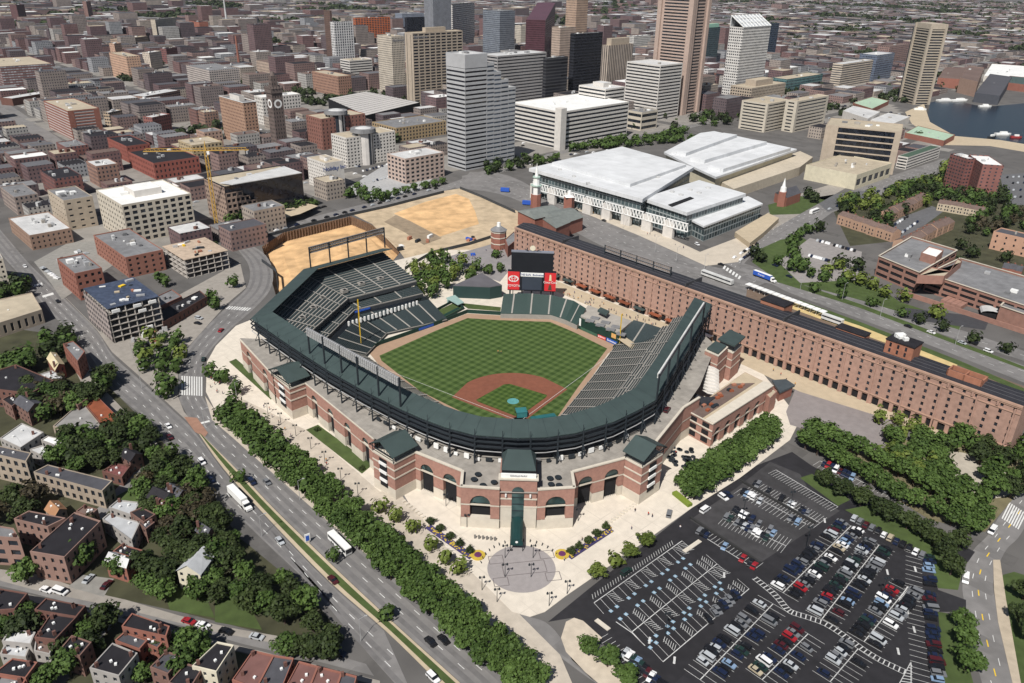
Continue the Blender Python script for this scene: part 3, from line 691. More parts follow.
# excavation floor, rising in mounds towards the stadium
cx = sum((p for p in pit), V())/len(pit)
n_ = 9; rings = []
for r in (1, .86, .72, .58, .44, .3, .15):
    rings.append([cx+(p-cx)*r+V((0, 0, -7+(1-r)*rnd.uniform(1.0, 5.5)+(3.0*min(1, (1-r)*4) if p.y < cx.y else 0))) for p in pit])
for A, B in zip(rings, rings[1:]):
    for k in range(len(A)): m.face([A[k], A[(k+1) % len(A)], B[(k+1) % len(A)], B[k]])
m.face(rings[-1]); struct(m.build('excavation_floor', SAND))
rw = thing('sheet_pile_wall', 'rust brown pile wall holding the far side of the construction pit', 'retaining wall', pit[1])
m = MB(); wp = pit+[pit[0]]
for a, b in zip(wp, wp[1:]): m.wall(a, b, -9, .2) ; m.wall(b, a, -9, .2)
m.build('lagging', M('timber_lagging', (.33, .22, .14), .9, .3, .4), rw)
m = MB(); pl = pit[:4]; d = 1; L = plen(pl)
while d < L: p, t = along(pl, d); m.box((p.x+t.y*.35, p.y-t.x*.35, -9), .5, .5, 9.6); d += 2.6
m.build('soldier_piles', M('rusty_steel', (.2, .12, .08), .8, .3, .8), rw)
# ---- pavements and plazas
def slab(name, pts, z, mat): 
    m = MB(); m.prism(PL(pts), 0, z); return struct(m.build(name, mat))
slab('ballpark_plaza', [(236, 326), (216, 346), (207, 362), (206, 392), (216, 412), (240, 398), (310, 432), (380, 492), (400, 488), (408, 502), (450, 552), (490, 590), (512, 612), (530, 617), (545, 612), (566, 596), (640, 545), (692, 508), (740, 478), (790, 440), (800, 420), (778, 392), (745, 352), (722, 330), (640, 300), (550, 262), (500, 250), (440, 250), (390, 262), (300, 300)], .15, PLAZA)
slab('tree_lined_pavement', [(205, 396), (216, 412), (240, 398), (310, 432), (380, 492), (396, 488), (405, 500), (560, 655), (575, 690), (519, 690), (455, 631), (312, 508), (233, 438), (212, 420)], .13, M('verge_paving', (.47, .415, .345), .95, .2, .3))
PINK = M('grey_plaza_pavers', (.30, .275, .27), .9, .1, .6)
m = MB(); c = P(521.5, 568.5); q = P(487.5, 566)-c; R_ = q.length
m.flat([c+V((R_*math.cos(k*math.pi/24), R_*math.sin(k*math.pi/24), 0)) for k in range(48)], .17); struct(m.build('round_plaza', PINK))
m = MB()
for dx, dy, w, h in ((0, 0, 15, 6), (-13, 8, 5, 4), (13, 8, 5, 4), (-13, -8, 5, 4), (13, -8, 5, 4)):
    cc = c+V((dx*.7+1, dy*.7, 0))
    for (x0, y0, x1, y1) in ((-w/2, -h/2, w/2, -h/2), (w/2, -h/2, w/2, h/2), (w/2, h/2, -w/2, h/2), (-w/2, h/2, -w/2, -h/2)):
        a, b = cc+V((x0, y0, 0)), cc+V((x1, y1, 0)); m.box(((a.x+b.x)/2, (a.y+b.y)/2, .175), max(abs(x1-x0), .25), max(abs(y1-y0), .25), .01)
struct(m.build('plaza_inlay', M('dark_pavers', (.15, .13, .13), .9)))
slab('grey_plaza', [(800, 378), (835, 385), (868, 402), (897, 418), (900, 440), (882, 460), (840, 440), (790, 425), (786, 412)], .16, M('mauve_pavers', (.24, .215, .21), .9, .15, .3))
slab('warehouse_walk', [(548, 288), (556, 281), (640, 314), (722, 343), (800, 373), (890, 408), (965, 438), (955, 448), (890, 420), (800, 392), (745, 366), (700, 347), (640, 326), (600, 311)], .17, TAN)
slab('convention_pavement', [(530, 186), (545, 178), (610, 210), (700, 252), (742, 236), (757, 243), (738, 262), (706, 266), (640, 236), (560, 203)], .12, M('pale_pavement', (.50, .44, .36), .9, .12, .2))
slab('site_yard', [(352, 214), (385, 206), (444, 191), (462, 188), (520, 212), (515, 262), (420, 280), (400, 252), (372, 224)], .03, SAND2)
slab('sand_field', [(394, 213.5), (425, 202), (456, 194), (469, 199), (475, 211), (479, 224), (440, 236.5), (412, 222)], .06, SAND)
slab('site_road', [(396, 215), (410, 221), (442, 238), (424, 245), (404, 232), (384, 222)], .09, M('site_track', (.27, .21, .145), .95, .3, .2))
slab('camden_yard_paving', [(430, 262), (520, 236), (520, 258), (500, 282), (470, 272)], .16, M('grey_yard_pavers', (.24, .225, .225), .9, .15, .2))
YARD = M('yard_soil', (.055, .055, .030), .95, .4, .15, big=.05)
sheet('yard_ground', [PL([(-12, 325), (60, 335), (95, 372), (150, 428), (190, 472), (240, 538), (312, 597), (345, 640), (290, 640), (180, 612), (80, 590), (-12, 568)]), PL([(-12, 594), (80, 612), (230, 650), (372, 686), (340, 720), (-12, 720)]), PL([(832, 208), (930, 180), (960, 172), (1060, 190), (1060, 290), (970, 262), (905, 240), (850, 246)])], .015, YARD)
slab('church_pavement', [(766, 214), (800, 194), (838, 182), (846, 188), (800, 214), (772, 230)], .06, M('grey_pavement', (.29, .265, .235), .9, .18, .3))
# ---- roads
def road(name, Lp, Rp, z=.04, mat=ASPH, k=4):
    m = MB(); A, B = smooth(Lp, k), smooth(Rp, k); m.strip(PL(A), PL(B), z); struct(m.build(name, mat)); return A, B
def dashes(m, A, B, t, on=3., off=7., w=.22, z=.05, start=2.):
    ln = PL([(a[0]+(b[0]-a[0])*t, a[1]+(b[1]-a[1])*t) for a, b in zip(A, B)]); L = plen(ln); d = start
    while d+on < L:
        p, tt = along(ln, d); q, _ = along(ln, d+on); n = V((-tt.y, tt.x, 0))*w/2
        m.flat([p-n, q-n, q+n, p+n], z); d += on+off
mk = MB(); mkd = MB()
cwL = [(229, 238.8), (240, 252.5), (248, 263.8), (250, 276.7), (245, 290), (229, 305), (203, 330.6), (185, 353), (179, 372.5), (179, 396), (184, 409), (201, 435.4), (239.6, 472.5), (277, 511), (340, 572), (400, 628), (461, 683), (492, 712)]
cwR = [(230.6, 235.6), (250, 244.4), (266, 255.7), (273, 272), (270, 290), (254.7, 308), (229, 330.6), (211, 350), (203, 364), (202, 388), (205, 401), (233, 434.6), (270, 469), (311, 507), (380, 567), (450.6, 628), (513, 683), (545, 712)]
A, B = road('avenue_carriageway', cwL, cwR)
for t in (.36, .68): dashes(mk, A[20:], B[20:], t)

for t in (.19, .5, .83): dashes(mkd, A, B, t, 9, .02, 1.7, .045, 1)
blL = [(-40, 205), (0, 253), (23.4, 279.5), (48, 310), (79, 342), (95, 363), (110, 388), (143, 416.8), (164, 440), (194.7, 468), (238, 516), (317, 592), (366, 651), (389, 677), (420, 712)]
blR = [(-25, 200), (9, 240), (29, 263.4), (47, 281), (70, 304), (97, 331), (112.7, 355.4), (138, 378.4), (174, 411.7), (194, 431), (221, 468), (240, 490), (262, 514), (328, 582), (384, 631), (437, 683), (465, 712)]
A2, B2 = road('boulevard_carriageway', blL, blR, z=.045)
for t in (.35, .68): dashes(mk, A2[10:], B2[10:], t, z=.055)
for t in (.18, .5, .84): dashes(mkd, A2, B2, t, 9, .02, 1.6, .05, 1)
streets = [
 ('behind_pit_street', [(228, 240), (252.7, 238.8), (304.7, 225), (345.7, 215.5), (386.7, 206), (444.4, 191), (462, 184)], [(228, 232), (250, 231), (304.7, 218.6), (330, 212.5), (380, 200), (438.6, 186.6), (462, 179)]),
 ('howard_street', [(455, 188), (500, 194), (540, 211), (570, 229), (600, 245), (650, 269), (700, 291), (745, 304)], [(470, 172), (510, 176), (560, 203), (590, 214), (640, 236), (690, 259), (720, 268), (750, 268)]),
 ('ramp_street', [(745, 298), (765, 283), (790, 293), (830, 308), (860, 319), (900, 334), (950, 353), (1040, 389)], [(740, 262), (766, 271), (790, 281), (830, 296), (860, 306), (900, 322), (950, 340), (1040, 371)]),
 ('far_ramp', [(826, 205), (796, 224), (765, 243), (756, 254), (763, 268), (790, 280), (820, 292), (860, 305), (900, 319), (950, 337), (1040, 366)], [(834, 211), (806, 231), (780, 244), (770, 254), (776, 263), (796, 272), (826, 283), (864, 295), (905, 310), (955, 328), (1040, 356)]),
 ('conway_street', [(738, 270), (762, 246), (793, 226), (833, 212), (870, 199), (905, 186), (950, 168)], [(722, 262), (745, 242), (780, 218), (826, 200), (865, 186), (900, 173), (945, 158)]),
 ('side_street', [(-10, 585), (0, 586), (35, 594), (82, 606), (120, 615), (183, 626), (239, 643), (300, 657), (374, 676)], [(-10, 575), (0, 576.6), (35, 587), (82, 598), (120, 604), (178, 620), (221, 630), (297, 644.6), (366, 664)]),
 ('back_alley', [(150, 470), (103, 517), (60, 562), (50, 575)], [(141, 463), (95, 511), (52, 556), (42, 569)]),
 ('rear_alley', [(124, 616), (95, 645), (60, 690)], [(116, 612), (84, 641), (46, 690)]),
 ('service_lane', [(395, 494), (405, 503), (450, 552), (505, 610), (545, 645), (580, 672), (606, 690)], [(402, 489), (412, 500), (460, 552), (512, 608), (545, 622), (562, 640), (572, 660)]),
 ('parkside_road', [(1040, 472), (1019, 491.6), (999, 517), (988, 535), (972, 552), (964, 575), (962.5, 590), (966, 612), (969, 634), (982, 683), (990, 710)], [(1050, 500), (1030, 520), (1018, 538), (1006, 550), (997, 569), (993, 584), (995, 600), (999, 622), (1004, 645), (1013, 683), (1020, 710)]),
 ('upper_street', [(-20, 95), (0, 112), (40, 140), (72, 166)], [(-20, 82), (0, 98), (50, 132), (88, 160)]),
 ('pratt_street', [(462, 181), (520, 168), (600, 145), (690, 128), (745, 115)], [(462, 176), (520, 162), (600, 140), (690, 123), (745, 110)]),
]
E_ = {}
for n, a, b in streets:
    lot = n in ('behind_pit_street',)
    E_[n] = road(n, a, b, .035 if n in ('howard_street', 'far_ramp', 'service_lane') else .03 if n in ('conway_street', 'side_street') else .027)
for n, ts in (('behind_pit_street', (.5,)), ('howard_street', (.25, .5, .75)), ('ramp_street', (.33, .66)), ('far_ramp', (.5,)), ('conway_street', (.25, .5, .75)), ('parkside_road', (.3, .72))):
    for t in ts: dashes(mk, *E_[n], t, z=.06)
ym = MB(); dashes(ym, *E_['parkside_road'], .5, 3, 9, .35, .061); struct(ym.build('yellow_lane_markings', YEL))
# ---- thin air over the whole place
m = MB(); m.prism([V((-8800, -2900, 0)), V((8800, -2900, 0)), V((8800, 13800, 0)), V((-8800, 13800, 0))], -20, 240, bot=True)
_hm = bpy.data.materials.new('haze'); _hm.use_nodes = True; _nt = _hm.node_tree; _nt.nodes.clear(); _o = _nt.nodes.new('ShaderNodeOutputMaterial'); _pv = _nt.nodes.new('ShaderNodeVolumePrincipled')
_pv.inputs['Density'].default_value = 1.5e-5; _pv.inputs['Color'].default_value = (.84, .89, 1, 1); _nt.links.new(_pv.outputs[0], _o.inputs['Volume']); struct(m.build('haze', _hm), 'stuff')
struct(mk.build('lane_markings', PAINT)); struct(mkd.build('tyre_darkening', M('worn_lane', (.152, .146, .144), .9, .22, .3)))
# crosswalks
m = MB()
def zebra(c0, c1, d0, n, w=.5):
    """bars between the edge c0->c1 and the edge offset by pixel vector d0"""
    for i in range(n):
        t0, t1 = (i+.2)/n, (i+.75)/n
        f = lambda t: (c0[0]+(c1[0]-c0[0])*t, c0[1]+(c1[1]-c0[1])*t)
        a, b = f(t0), f(t1); m.flat(PL([a, b, (b[0]+d0[0], b[1]+d0[1]), (a[0]+d0[0], a[1]+d0[1])]), .066)
zebra((181, 376), (203, 377), (0, 19), 9); zebra((229, 306), (252, 308), (-4, 3), 9); zebra((1001, 518), (1019, 530), (8, -16), 8)
zebra((195, 424), (214, 419), (.8, 1.6), 1)
zebra((26, 287), (47, 281), (1, 2), 1); zebra((38, 297), (58, 291), (1, 2), 1); zebra((722, 268), (740, 280), (2, -3), 6)
struct(m.build('crosswalk_markings', PAINT))
# median between the two carriageways
md = [(206, 437), (262, 493), (300, 531), (345, 574), (402, 628), (450, 683), (480, 712)]; md2 = [(211, 437), (240, 466), (278, 505), (340, 569), (400, 625), (458, 683), (490, 712)]
mL = [(197, 431), (223, 468), (264, 514), (330, 582), (386, 631), (439, 683), (467, 712)]; mR = [(204, 437), (239, 472), (276, 511), (339, 572), (399, 628), (460, 683), (491, 712)]
m = MB(); A, B = PL(smooth(mL)), PL(smooth(mR)); m.prism(A+B[::-1], 0, .14); struct(m.build('median_kerb', TAN))
m = MB(); A2_ = [lerp(a, b, .27) for a, b in zip(A, B)]; B2_ = [lerp(a, b, .78) for a, b in zip(A, B)]; m.strip(A2_, B2_, .16); struct(m.build('median_lawn', GRASS))
m = MB(); m.prism(PL([(184, 417), (195, 432), (205, 437), (208, 433), (197, 418)]), 0, .15); struct(m.build('median_nose', M('brick_paving', (.30, .17, .12), .9)))
# pavements by the boulevard
for n, pts in (('boulevard_pavement', [(112, 352), (138, 375), (174, 409), (196, 429), (206, 437), (184, 412), (178, 396), (178, 372), (160, 352), (130, 345)]),
               ('corner_pavement', [(30, 262), (48, 280), (97, 330), (112, 352), (130, 345), (190, 345), (228, 303), (246, 288), (240, 262), (170, 300), (100, 332)]),
               ('left_pavement', [(84, 355), (100, 385), (135, 422), (158, 444), (150, 452), (90, 400), (70, 360)]),
               ('side_pavement', [(-10, 568), (40, 575), (90, 592), (126, 600), (180, 616), (230, 628), (300, 640), (345, 652), (340, 655), (290, 646), (215, 632), (120, 608), (35, 590), (-10, 578)]),
               ('lower_side_pavement', [(-10, 587), (35, 596), (120, 618), (239, 646), (380, 681), (380, 686), (230, 649), (110, 620), (-10, 592)])):
    slab(n, pts, .12, M('grey_pavement', (.29, .265, .235), .9, .18, .3))
# lawns
for n, pts in (('stadium_lawn', [(229, 362), (236, 359), (276, 393), (271, 400)]), ('stadium_lawn', [(306, 430), (318, 425), (373, 465), (362, 474)]),
               ('corner_lawn', [(780, 240), (758, 250), (752, 262), (770, 275), (800, 284), (860, 300), (960, 330), (960, 322), (900, 302), (860, 275), (800, 236)]),
               ('ramp_verge', [(757, 276), (800, 289), (860, 308), (960, 346), (1030, 372), (1030, 369), (960, 342), (860, 304), (800, 284), (760, 272)]),
               ('rail_verge', [(800, 306), (860, 326), (960, 366), (1030, 396), (1030, 391), (960, 361), (860, 322), (800, 300)]),
               ('lot_verge', [(845, 510), (870, 505), (930, 540), (965, 560), (958, 590), (938, 588), (928, 556), (900, 540)]), ('lot_verge', [(938, 612), (950, 614), (962, 640), (975, 690), (945, 690)]),
               ('lot_verge', [(800, 478), (812, 474), (840, 492), (850, 500), (838, 506)]),
               ('park_lawn', [(1003, 575), (1014, 572), (1040, 580), (1040, 700), (1018, 690), (1006, 640), (1000, 600)]),
               ('church_lawn', [(768, 205), (800, 196), (825, 200), (800, 214), (770, 215)]), ('yard_lawn', [(215, 590), (245, 598), (262, 630), (215, 622)]), ('yard_lawn', [(110, 500), (150, 478), (170, 490), (140, 512)]),
               ('yard_lawn', [(160, 580), (205, 595), (215, 618), (170, 610)]), ('park_floor', [(800, 425), (880, 462), (905, 440), (960, 445), (1024, 450), (1024, 486), (985, 532), (930, 520), (800, 440)])):
    slab(n, pts, .18 if n in ('stadium_lawn',) else .1, GRASS if n != 'park_floor' else M('park_soil', (.16, .14, .08), .95, .25, .3))
slab('entrance_island', [(566, 622), (574, 618), (583, 621), (602, 638), (600, 641), (590, 640), (640, 690), (606, 690), (585, 672), (566, 652), (561, 638)], .14, M('pale_kerb_concrete', (.52, .45, .36), .9))
slab('park_pavement', [(993, 560), (1000, 560), (1006, 600), (1022, 690), (1014, 690), (998, 622), (994, 590)], .13, M('tan_pavement', (.45, .38, .29), .9))
m = MB(); c = P(968, 474); m.flat([c+V((17*math.cos(k*.2618), 17*math.sin(k*.2618)*1.0, 0)) for k in range(24)], .2); struct(m.build('round_clearing', M('clearing_paving', (.40, .36, .30), .9)))
# ---- car parks
sheet('town_house_drive', [PL([(876, 236), (900, 218), (932, 206), (944, 211), (918, 230), (900, 246)])], .03, M('yard_asphalt', (.12, .12, .125), .9))
sheet('apartment_lot', [PL([(1000, 175), (1060, 170), (1060, 205), (1006, 205)])], .03, M('yard_asphalt', (.12, .12, .125), .9))
sheet('car_park', [PL([(548, 622), (590, 588), (692, 508), (745, 470), (792, 452), (812, 466), (975, 552), (968, 562), (930, 553), (938, 590), (966, 600), (966, 612), (940, 612), (945, 692), (640, 692), (600, 640), (583, 621), (572, 618)])], .07, LOT)
sheet('upper_car_park', [PL([(734, 490), (690, 520), (760, 563), (840, 511), (812, 496), (800, 474), (770, 462)])], .085, OLDLOT)
sheet('tree_lot', [PL([(778, 262), (810, 238), (862, 252), (858, 280), (800, 283)])], .125, M('pale_lot', (.27, .25, .24), .9))
sheet('street_lot', [PL([(34, 262), (68, 243), (110, 240), (118, 262), (62, 300), (50, 282)])], .13, M('grey_lot', (.25, .24, .22), .9))
sheet('hotel_lot', [PL([(345, 190), (392, 160), (440, 172), (420, 190), (372, 202)])], .06, M('concrete_lot', (.36, .36, .36), .9))
sheet('alley_lot', [PL([(68, 587), (82, 575), (114, 579), (104, 597)])], .13, M('grey_lot', (.25, .24, .22), .9))
sheet('loading_court', [PL([(905, 308), (990, 318), (985, 330), (900, 318)])], .12, M('court_asphalt', (.05, .05, .055), .9))
sheet('truck_yard', [PL([(812, 198), (850, 192), (872, 190), (860, 203), (828, 212)])], .06, M('yard_asphalt', (.12, .12, .125), .9))
sheet('rail_yard', [PL([(728, 300), (800, 318), (1040, 406), (1040, 392), (800, 305), (740, 285)])], .03, M('rail_ballast', (.16, .115, .085), .95, .2, .2))
sheet('rail_platform', [PL([(776, 303), (782, 298), (905, 341), (960, 362), (955, 368), (880, 341)])], .09, M('yellow_platform', (.55, .42, .2), .9, .2, .2))
WATER = NT('harbour_water'); WATER.b.inputs['Base Color'].default_value = (.008, .013, .021, 1); WATER.b.inputs['Roughness'].default_value = .25; WATER.b.inputs['Specular IOR Level'].default_value = .25
_bp = WATER.n('Bump'); _bp.inputs['Strength'].default_value = .35; _bp.inputs['Distance'].default_value = .6; WATER.l(WATER.noise(.08, 4), _bp.inputs['Height']); WATER.l(_bp.outputs[0], WATER.b.inputs['Normal']); WATER = WATER.m
sheet('harbour_water', [PL([(924, 104), (945, 99), (985, 107), (1060, 100), (1060, 150), (1000, 140), (955, 136), (930, 122)])], .05, WATER)
# ================================================================== CARS, TREES, PEOPLE, LAMPS
def smat(n, c, r=.35): return M(n, c, r, .06, .5, spec=.5)
CARC = {'white': smat('white_car_paint', (.75, .75, .75)), 'silver': smat('silver_car_paint', (.42, .44, .46)), 'grey': smat('grey_car_paint', (.16, .165, .175)), 'black': smat('black_car_paint', (.012, .012, .014)),
        'navy blue': smat('navy_car_paint', (.012, .019, .048)), 'light blue': smat('light_blue_car_paint', (.20, .29, .42)), 'red': smat('red_car_paint', (.30, .018, .025)), 'maroon': smat('maroon_car_paint', (.065, .012, .016)),
        'dark green': smat('green_car_paint', (.016, .035, .03)), 'tan': smat('tan_car_paint', (.42, .36, .26)), 'yellow': smat('yellow_car_paint', (.7, .6, .03)), 'orange': smat('orange_paint', (.7, .2, .04))}
CGL = M('car_glass', (.012, .014, .018), .08, .1, .5, spec=.6); TYRE = M('tyre_rubber', (.015, .015, .015), .9)
def profile(mb, pr, w, top=1.):
    """side profile (x, z) across the width; the upper edge narrower by top"""
    zmax = max(z for _, z in pr); L = [V((x, w/2*(top if z > zmax-.3 else 1), z)) for x, z in pr]; R_ = [V((p.x, -p.y, p.z)) for p in L]
    mb.face(L[::-1]); mb.face(R_)
    n = len(pr)
    for i in range(n): mb.face([L[i], L[(i+1) % n], R_[(i+1) % n], R_[i]])
def proto(name, mb, mat):
    o = mb.build(name, mat); me = o.data; bpy.data.objects.remove(o); return me
CARS = {}
for kind, body, cab, roof, w in (
    ('sedan', [(-2.3, .3), (2.3, .3), (2.32, .62), (2.15, .78), (1.1, .92), (-1.6, .96), (-2.25, .9), (-2.34, .6)], [(-1.75, .9), (1.2, .9), (.45, 1.38), (-1.1, 1.38)], [(-1.1, 1.38), (.45, 1.38), (.38, 1.44), (-1.03, 1.44)], 1.8),
    ('hatchback', [(-1.95, .3), (1.95, .3), (1.97, .65), (1.8, .82), (1.1, .95), (-1.95, .98), (-2.0, .6)], [(-1.95, .92), (1.25, .92), (.5, 1.45), (-1.6, 1.45)], [(-1.65, 1.44), (.5, 1.44), (.4, 1.5), (-1.6, 1.5)], 1.72),
    ('SUV', [(-2.35, .4), (2.35, .4), (2.38, .85), (2.2, 1.02), (1.2, 1.12), (-2.35, 1.15), (-2.4, .7)], [(-2.32, 1.1), (1.3, 1.1), (.6, 1.72), (-2.1, 1.72)], [(-2.15, 1.71), (.62, 1.71), (.5, 1.79), (-2.1, 1.79)], 1.92),
    ('van', [(-2.6, .4), (2.5, .4), (2.55, .9), (2.3, 1.15), (1.6, 1.25), (-2.6, 1.3), (-2.62, .7)], [(-2.58, 1.25), (1.9, 1.2), (1.2, 2.0), (-2.5, 2.05)], [(-2.55, 2.0), (1.2, 2.0), (1.1, 2.1), (-2.5, 2.12)], 2.0)):
    b, g, wh = MB(), MB(), MB(); profile(b, body, w); profile(b, roof, w*.86, 1); profile(g, cab, w*.95, .88)
    wh.tube((0, -.11, 0), (0, .11, 0), .33, n=10)
    CARS[kind] = (proto('car_body', b, CARC['white']), proto('car_windows', g, CGL), proto('car_wheel', wh, TYRE), w)
NCAR = 0
def car(p, d, kind, col, label, group, wheels=False, name='parked_car', z=.1):
    global NCAR
    b, g, wh, w = CARS[kind]; NCAR += 1
    o = bpy.data.objects.new(name, b); COL.objects.link(o); o.location = (p.x, p.y, z); o.rotation_euler = (0, 0, math.atan2(d.y, d.x))
    o.material_slots[0].link = 'OBJECT'; o.material_slots[0].material = CARC[col]; ORG[o.name] = V((p.x, p.y, z))
    if not wheels: o.scale = (.94, .93, .97)
    tag(o, label, 'van' if kind == 'van' else 'car', group)
    c = bpy.data.objects.new('windows', g); COL.objects.link(c); c.parent = o
    if wheels:
        for x in (-1.4, 1.4):
            for s in (-1, 1): q = bpy.data.objects.new('wheel', wh); COL.objects.link(q); q.parent = o; q.location = (x, s*(w/2-.08), .32)
    return o
COLS = ['black']*13+['grey']*6+['silver']*4+['white']*4+['navy blue']*8+['light blue']*2+['red']*1+['maroon']*2+['dark green']*2+['tan']
KINDS = ['sedan']*5+['hatchback']*2+['SUV']*4+['van']
def carrow(phrase, a, b, n, face, occ, group='cars in the ballpark car park', jit=.25, fix=None, cols=COLS, off=0.):
    """n stalls from photo point a to b; cars point along the photo direction face; occ says which stalls hold a car"""
    A, B = P(*a), P(*b); F = P(a[0]+face[0], a[1]+face[1])-A; F.z = 0; F.normalize(); k = 0
    idx = [i for i in range(n) if (occ[i] == '1' if isinstance(occ, str) else rnd.random() < occ)]
    for j, i in enumerate(idx):
        p = lerp(A, B, (i+.5)/n)+F*(off+rnd.uniform(-jit, jit)); kd = rnd.choice(KINDS); cl = rnd.choice(cols)
        if fix and i in fix: cl = fix[i]
        d = F if rnd.random() < .6 else -F
        d = V((d.x+rnd.uniform(-.04, .04), d.y+rnd.uniform(-.04, .04), 0))
        car(p, d, kd, cl, f'{cl} {kd}, {ordw(j)} from the {phrase}', group)
# stalls and rows of the big lot
lm, bm = MB(), MB()
def line(m, a, b, w=.14, z=.1, px=True):
    if px: a, b = P(*a), P(*b)
    d = (b-a).normalized(); n = V((-d.y, d.x, 0))*w/2; m.flat([a-n, b-n, b+n, a+n], z)
def stalls(a, b, n, dep, sides=(1, -1), skew=0, m=None, w=.13, z=.1, spine=True):
    """painted stalls off the spine a-b (photo points), dep metres deep"""
    m = m or lm; A, B = P(*a), P(*b); d = (B-A).normalized(); nn = V((-d.y, d.x, 0))
    if spine: line(m, A, B, .28, z, False)
    for s in sides:
        for i in range(n+1):
            p = lerp(A, B, i/n); line(m, p, p+nn*s*dep+d*skew*s, w, z, False)
def spine_cars(tag_, a, b, n, occL, occR, dep=5.6, fixL=None, fixR=None):
    A, B = P(*a), P(*b); d = (B-A).normalized(); nn = V((-d.y, d.x, 0))
    for s, occ, nm, fx in ((1, occL, 'upper', fixL), (-1, occR, 'lower', fixR)):
        idx = [i for i in range(n) if (occ[i] == '1' if isinstance(occ, str) else rnd.random() < occ)]
        for j, i in enumerate(idx):
            p = lerp(A, B, (i+.5)/n)+nn*s*(dep/2+.2+rnd.uniform(-.3, .3)); kd = rnd.choice(KINDS); cl = fx[i] if fx and i in fx else rnd.choice(COLS)
            dd = nn*s*(1 if rnd.random() < .5 else -1)
            car(p, V((dd.x+rnd.uniform(-.05, .05), dd.y+rnd.uniform(-.05, .05), 0)), kd, cl, f'{cl} {kd}, {ordw(j)} up the {nm} side of {tag_}', 'cars in the ballpark car park')
    stalls(a, b, n, dep)
def ns(a, b, w=2.4): return max(1, round((P(*b)-P(*a)).length/w))
L1a, L1b = (700, 680), (773, 604); L1c, L1d = (783, 593), (851, 526)
L2a, L2b = (762, 680), (808, 634); L2c, L2d = (822, 619), (879, 545)
L3a, L3b = (830, 682), (858, 649); L3c, L3d = (864, 642), (908, 587)
spine_cars('the left row below the walkway', L1a, L1b, ns(L1a, L1b), .68, .62)
spine_cars('the left row above the walkway', L1c, L1d, ns(L1c, L1d), .93, .9, fixR={2: 'red'}, fixL={0: 'white'})
spine_cars('the middle row below the walkway', L2a, L2b, ns(L2a, L2b), .7, .62)
spine_cars('the middle row above the walkway', L2c, L2d, ns(L2c, L2d), .95, .93)
spine_cars('the right row below the walkway', L3a, L3b, ns(L3a, L3b), .45, .4)
spine_cars('the right row above the walkway', L3c, L3d, ns(L3c, L3d), .93, .85)
nR = ns((929, 556), (933, 588), 2.4); carrow('top of the edge column above the lot exit', (928.5, 556), (929, 588), nR, (8, 1.2), .97)
nR = ns((934, 593), (943, 683), 2.4); carrow('top of the edge column below the lot exit', (928, 593), (938, 684), nR, (8, 1.2), .95)
stalls((922, 556), (922.5, 588), ns((929, 556), (933, 588), 2.4), 5.4, (-1,), spine=False); stalls((921.5, 593), (931.5, 684), nR, 5.4, (-1,), spine=False)
n = ns((852, 512), (928, 554), 2.6); carrow('left end of the top row by the verge', (851, 518), (925, 558), n, (2, -3), .9); stalls((850, 521), (924, 561), n, 5.4, (1,), spine=False)
# accessible stalls with blue squares
for a, b, sides in (((594, 603), (682, 541), (-1,)), ((632, 632), (717, 564), (1, -1)), ((663, 662), (749, 589), (1,))):
    n = ns(a, b, 3.); stalls(a, b, n, 5.4, sides, skew=1.2); A, B = P(*a), P(*b); d = (B-A).normalized(); nn = V((-d.y, d.x, 0))
    for s in sides:
        for i in range(n):
            p = lerp(A, B, (i+.5)/n)
            if i % 3 == 2 or i == n-1:
                for k in range(6): q = p+nn*s*(.5+k*.85); line(lm, q-d*1.1, q+d*1.1+nn*s*1.0, .15, .1, False)
            elif n > 0:
                q = p+nn*s*6.1; bm.flat([q-d*.6-nn*.6, q+d*.6-nn*.6, q+d*.6+nn*.6, q-d*.6+nn*.6], .1)
                line(lm, q-d*.35, q+d*.35, .25, .105, False)
struct(bm.build('accessible_markings', M('pale_blue_paint', (.24, .36, .46), .8, .25, 1.5)))
line(lm, (632, 633), (645, 646), .3); line(lm, (616, 622), (632, 633), .3)
A, B = P(594, 600), P(676, 544); d = (B-A).normalized(); nn = V((-d.y, d.x, 0))
for i in range(34): q = lerp(A, B, i/34)+nn*.4; line(lm, q, q+nn*1.8+d*1.4, .16, .1, False)
cars7 = ['black', 'black', 'navy blue', 'black', 'black', 'dark green', 'silver', 'grey', 'white']
carrow('upper end of the accessible row', (737, 594), (703, 624), 11, (4, 5), '11111111010', cols=['black', 'black', 'navy blue', 'grey', 'silver'])
# upper lot rows
carrow('left end of the worn lot top row', (742, 492), (803, 526), 18, (-3, 4), '111101000000001110', fix={3: 'white'}); stalls((741, 489), (806, 524), 18, 5, (-1,))
carrow('left end of the worn lot centre, far row', (733, 510), (775, 535), 12, (-3, 4), '111111010011'); carrow('left end of the worn lot centre, near row', (725, 517), (768, 540), 12, (-3, 4), '110111111111', fix={9: 'white'}); stalls((724, 518), (786, 546), 18, 5, (1, -1))
carrow('left end of the worn lot front row', (698, 531), (756, 568), 16, (3, -4), '1110000100001011', fix={12: 'red', 15: 'red'}); stalls((696, 532), (755, 569), 16, 5, (1,))
carrow('left end of the kerb row by the grey lane', (700, 512), (730, 494), 6, (4, 3), '100011')
n = 24; carrow('left end of the upper double row', (754, 484), (820, 522), n, (3, -4), '110001000010011001110000'); stalls((752, 486), (820, 523), n, 5, (1, -1)); stalls((776, 470), (838, 507), n, 5, (-1,))
carrow('left of the stalls under park trees', (822, 464), (858, 482), 9, (-3, 4), '111111110', fix={1: 'red', 3: 'white'}); carrow('right of the stalls under park trees', (925, 508), (880, 489), 11, (-3, 4), '01101001011', cols=['navy blue', 'grey', 'black'])
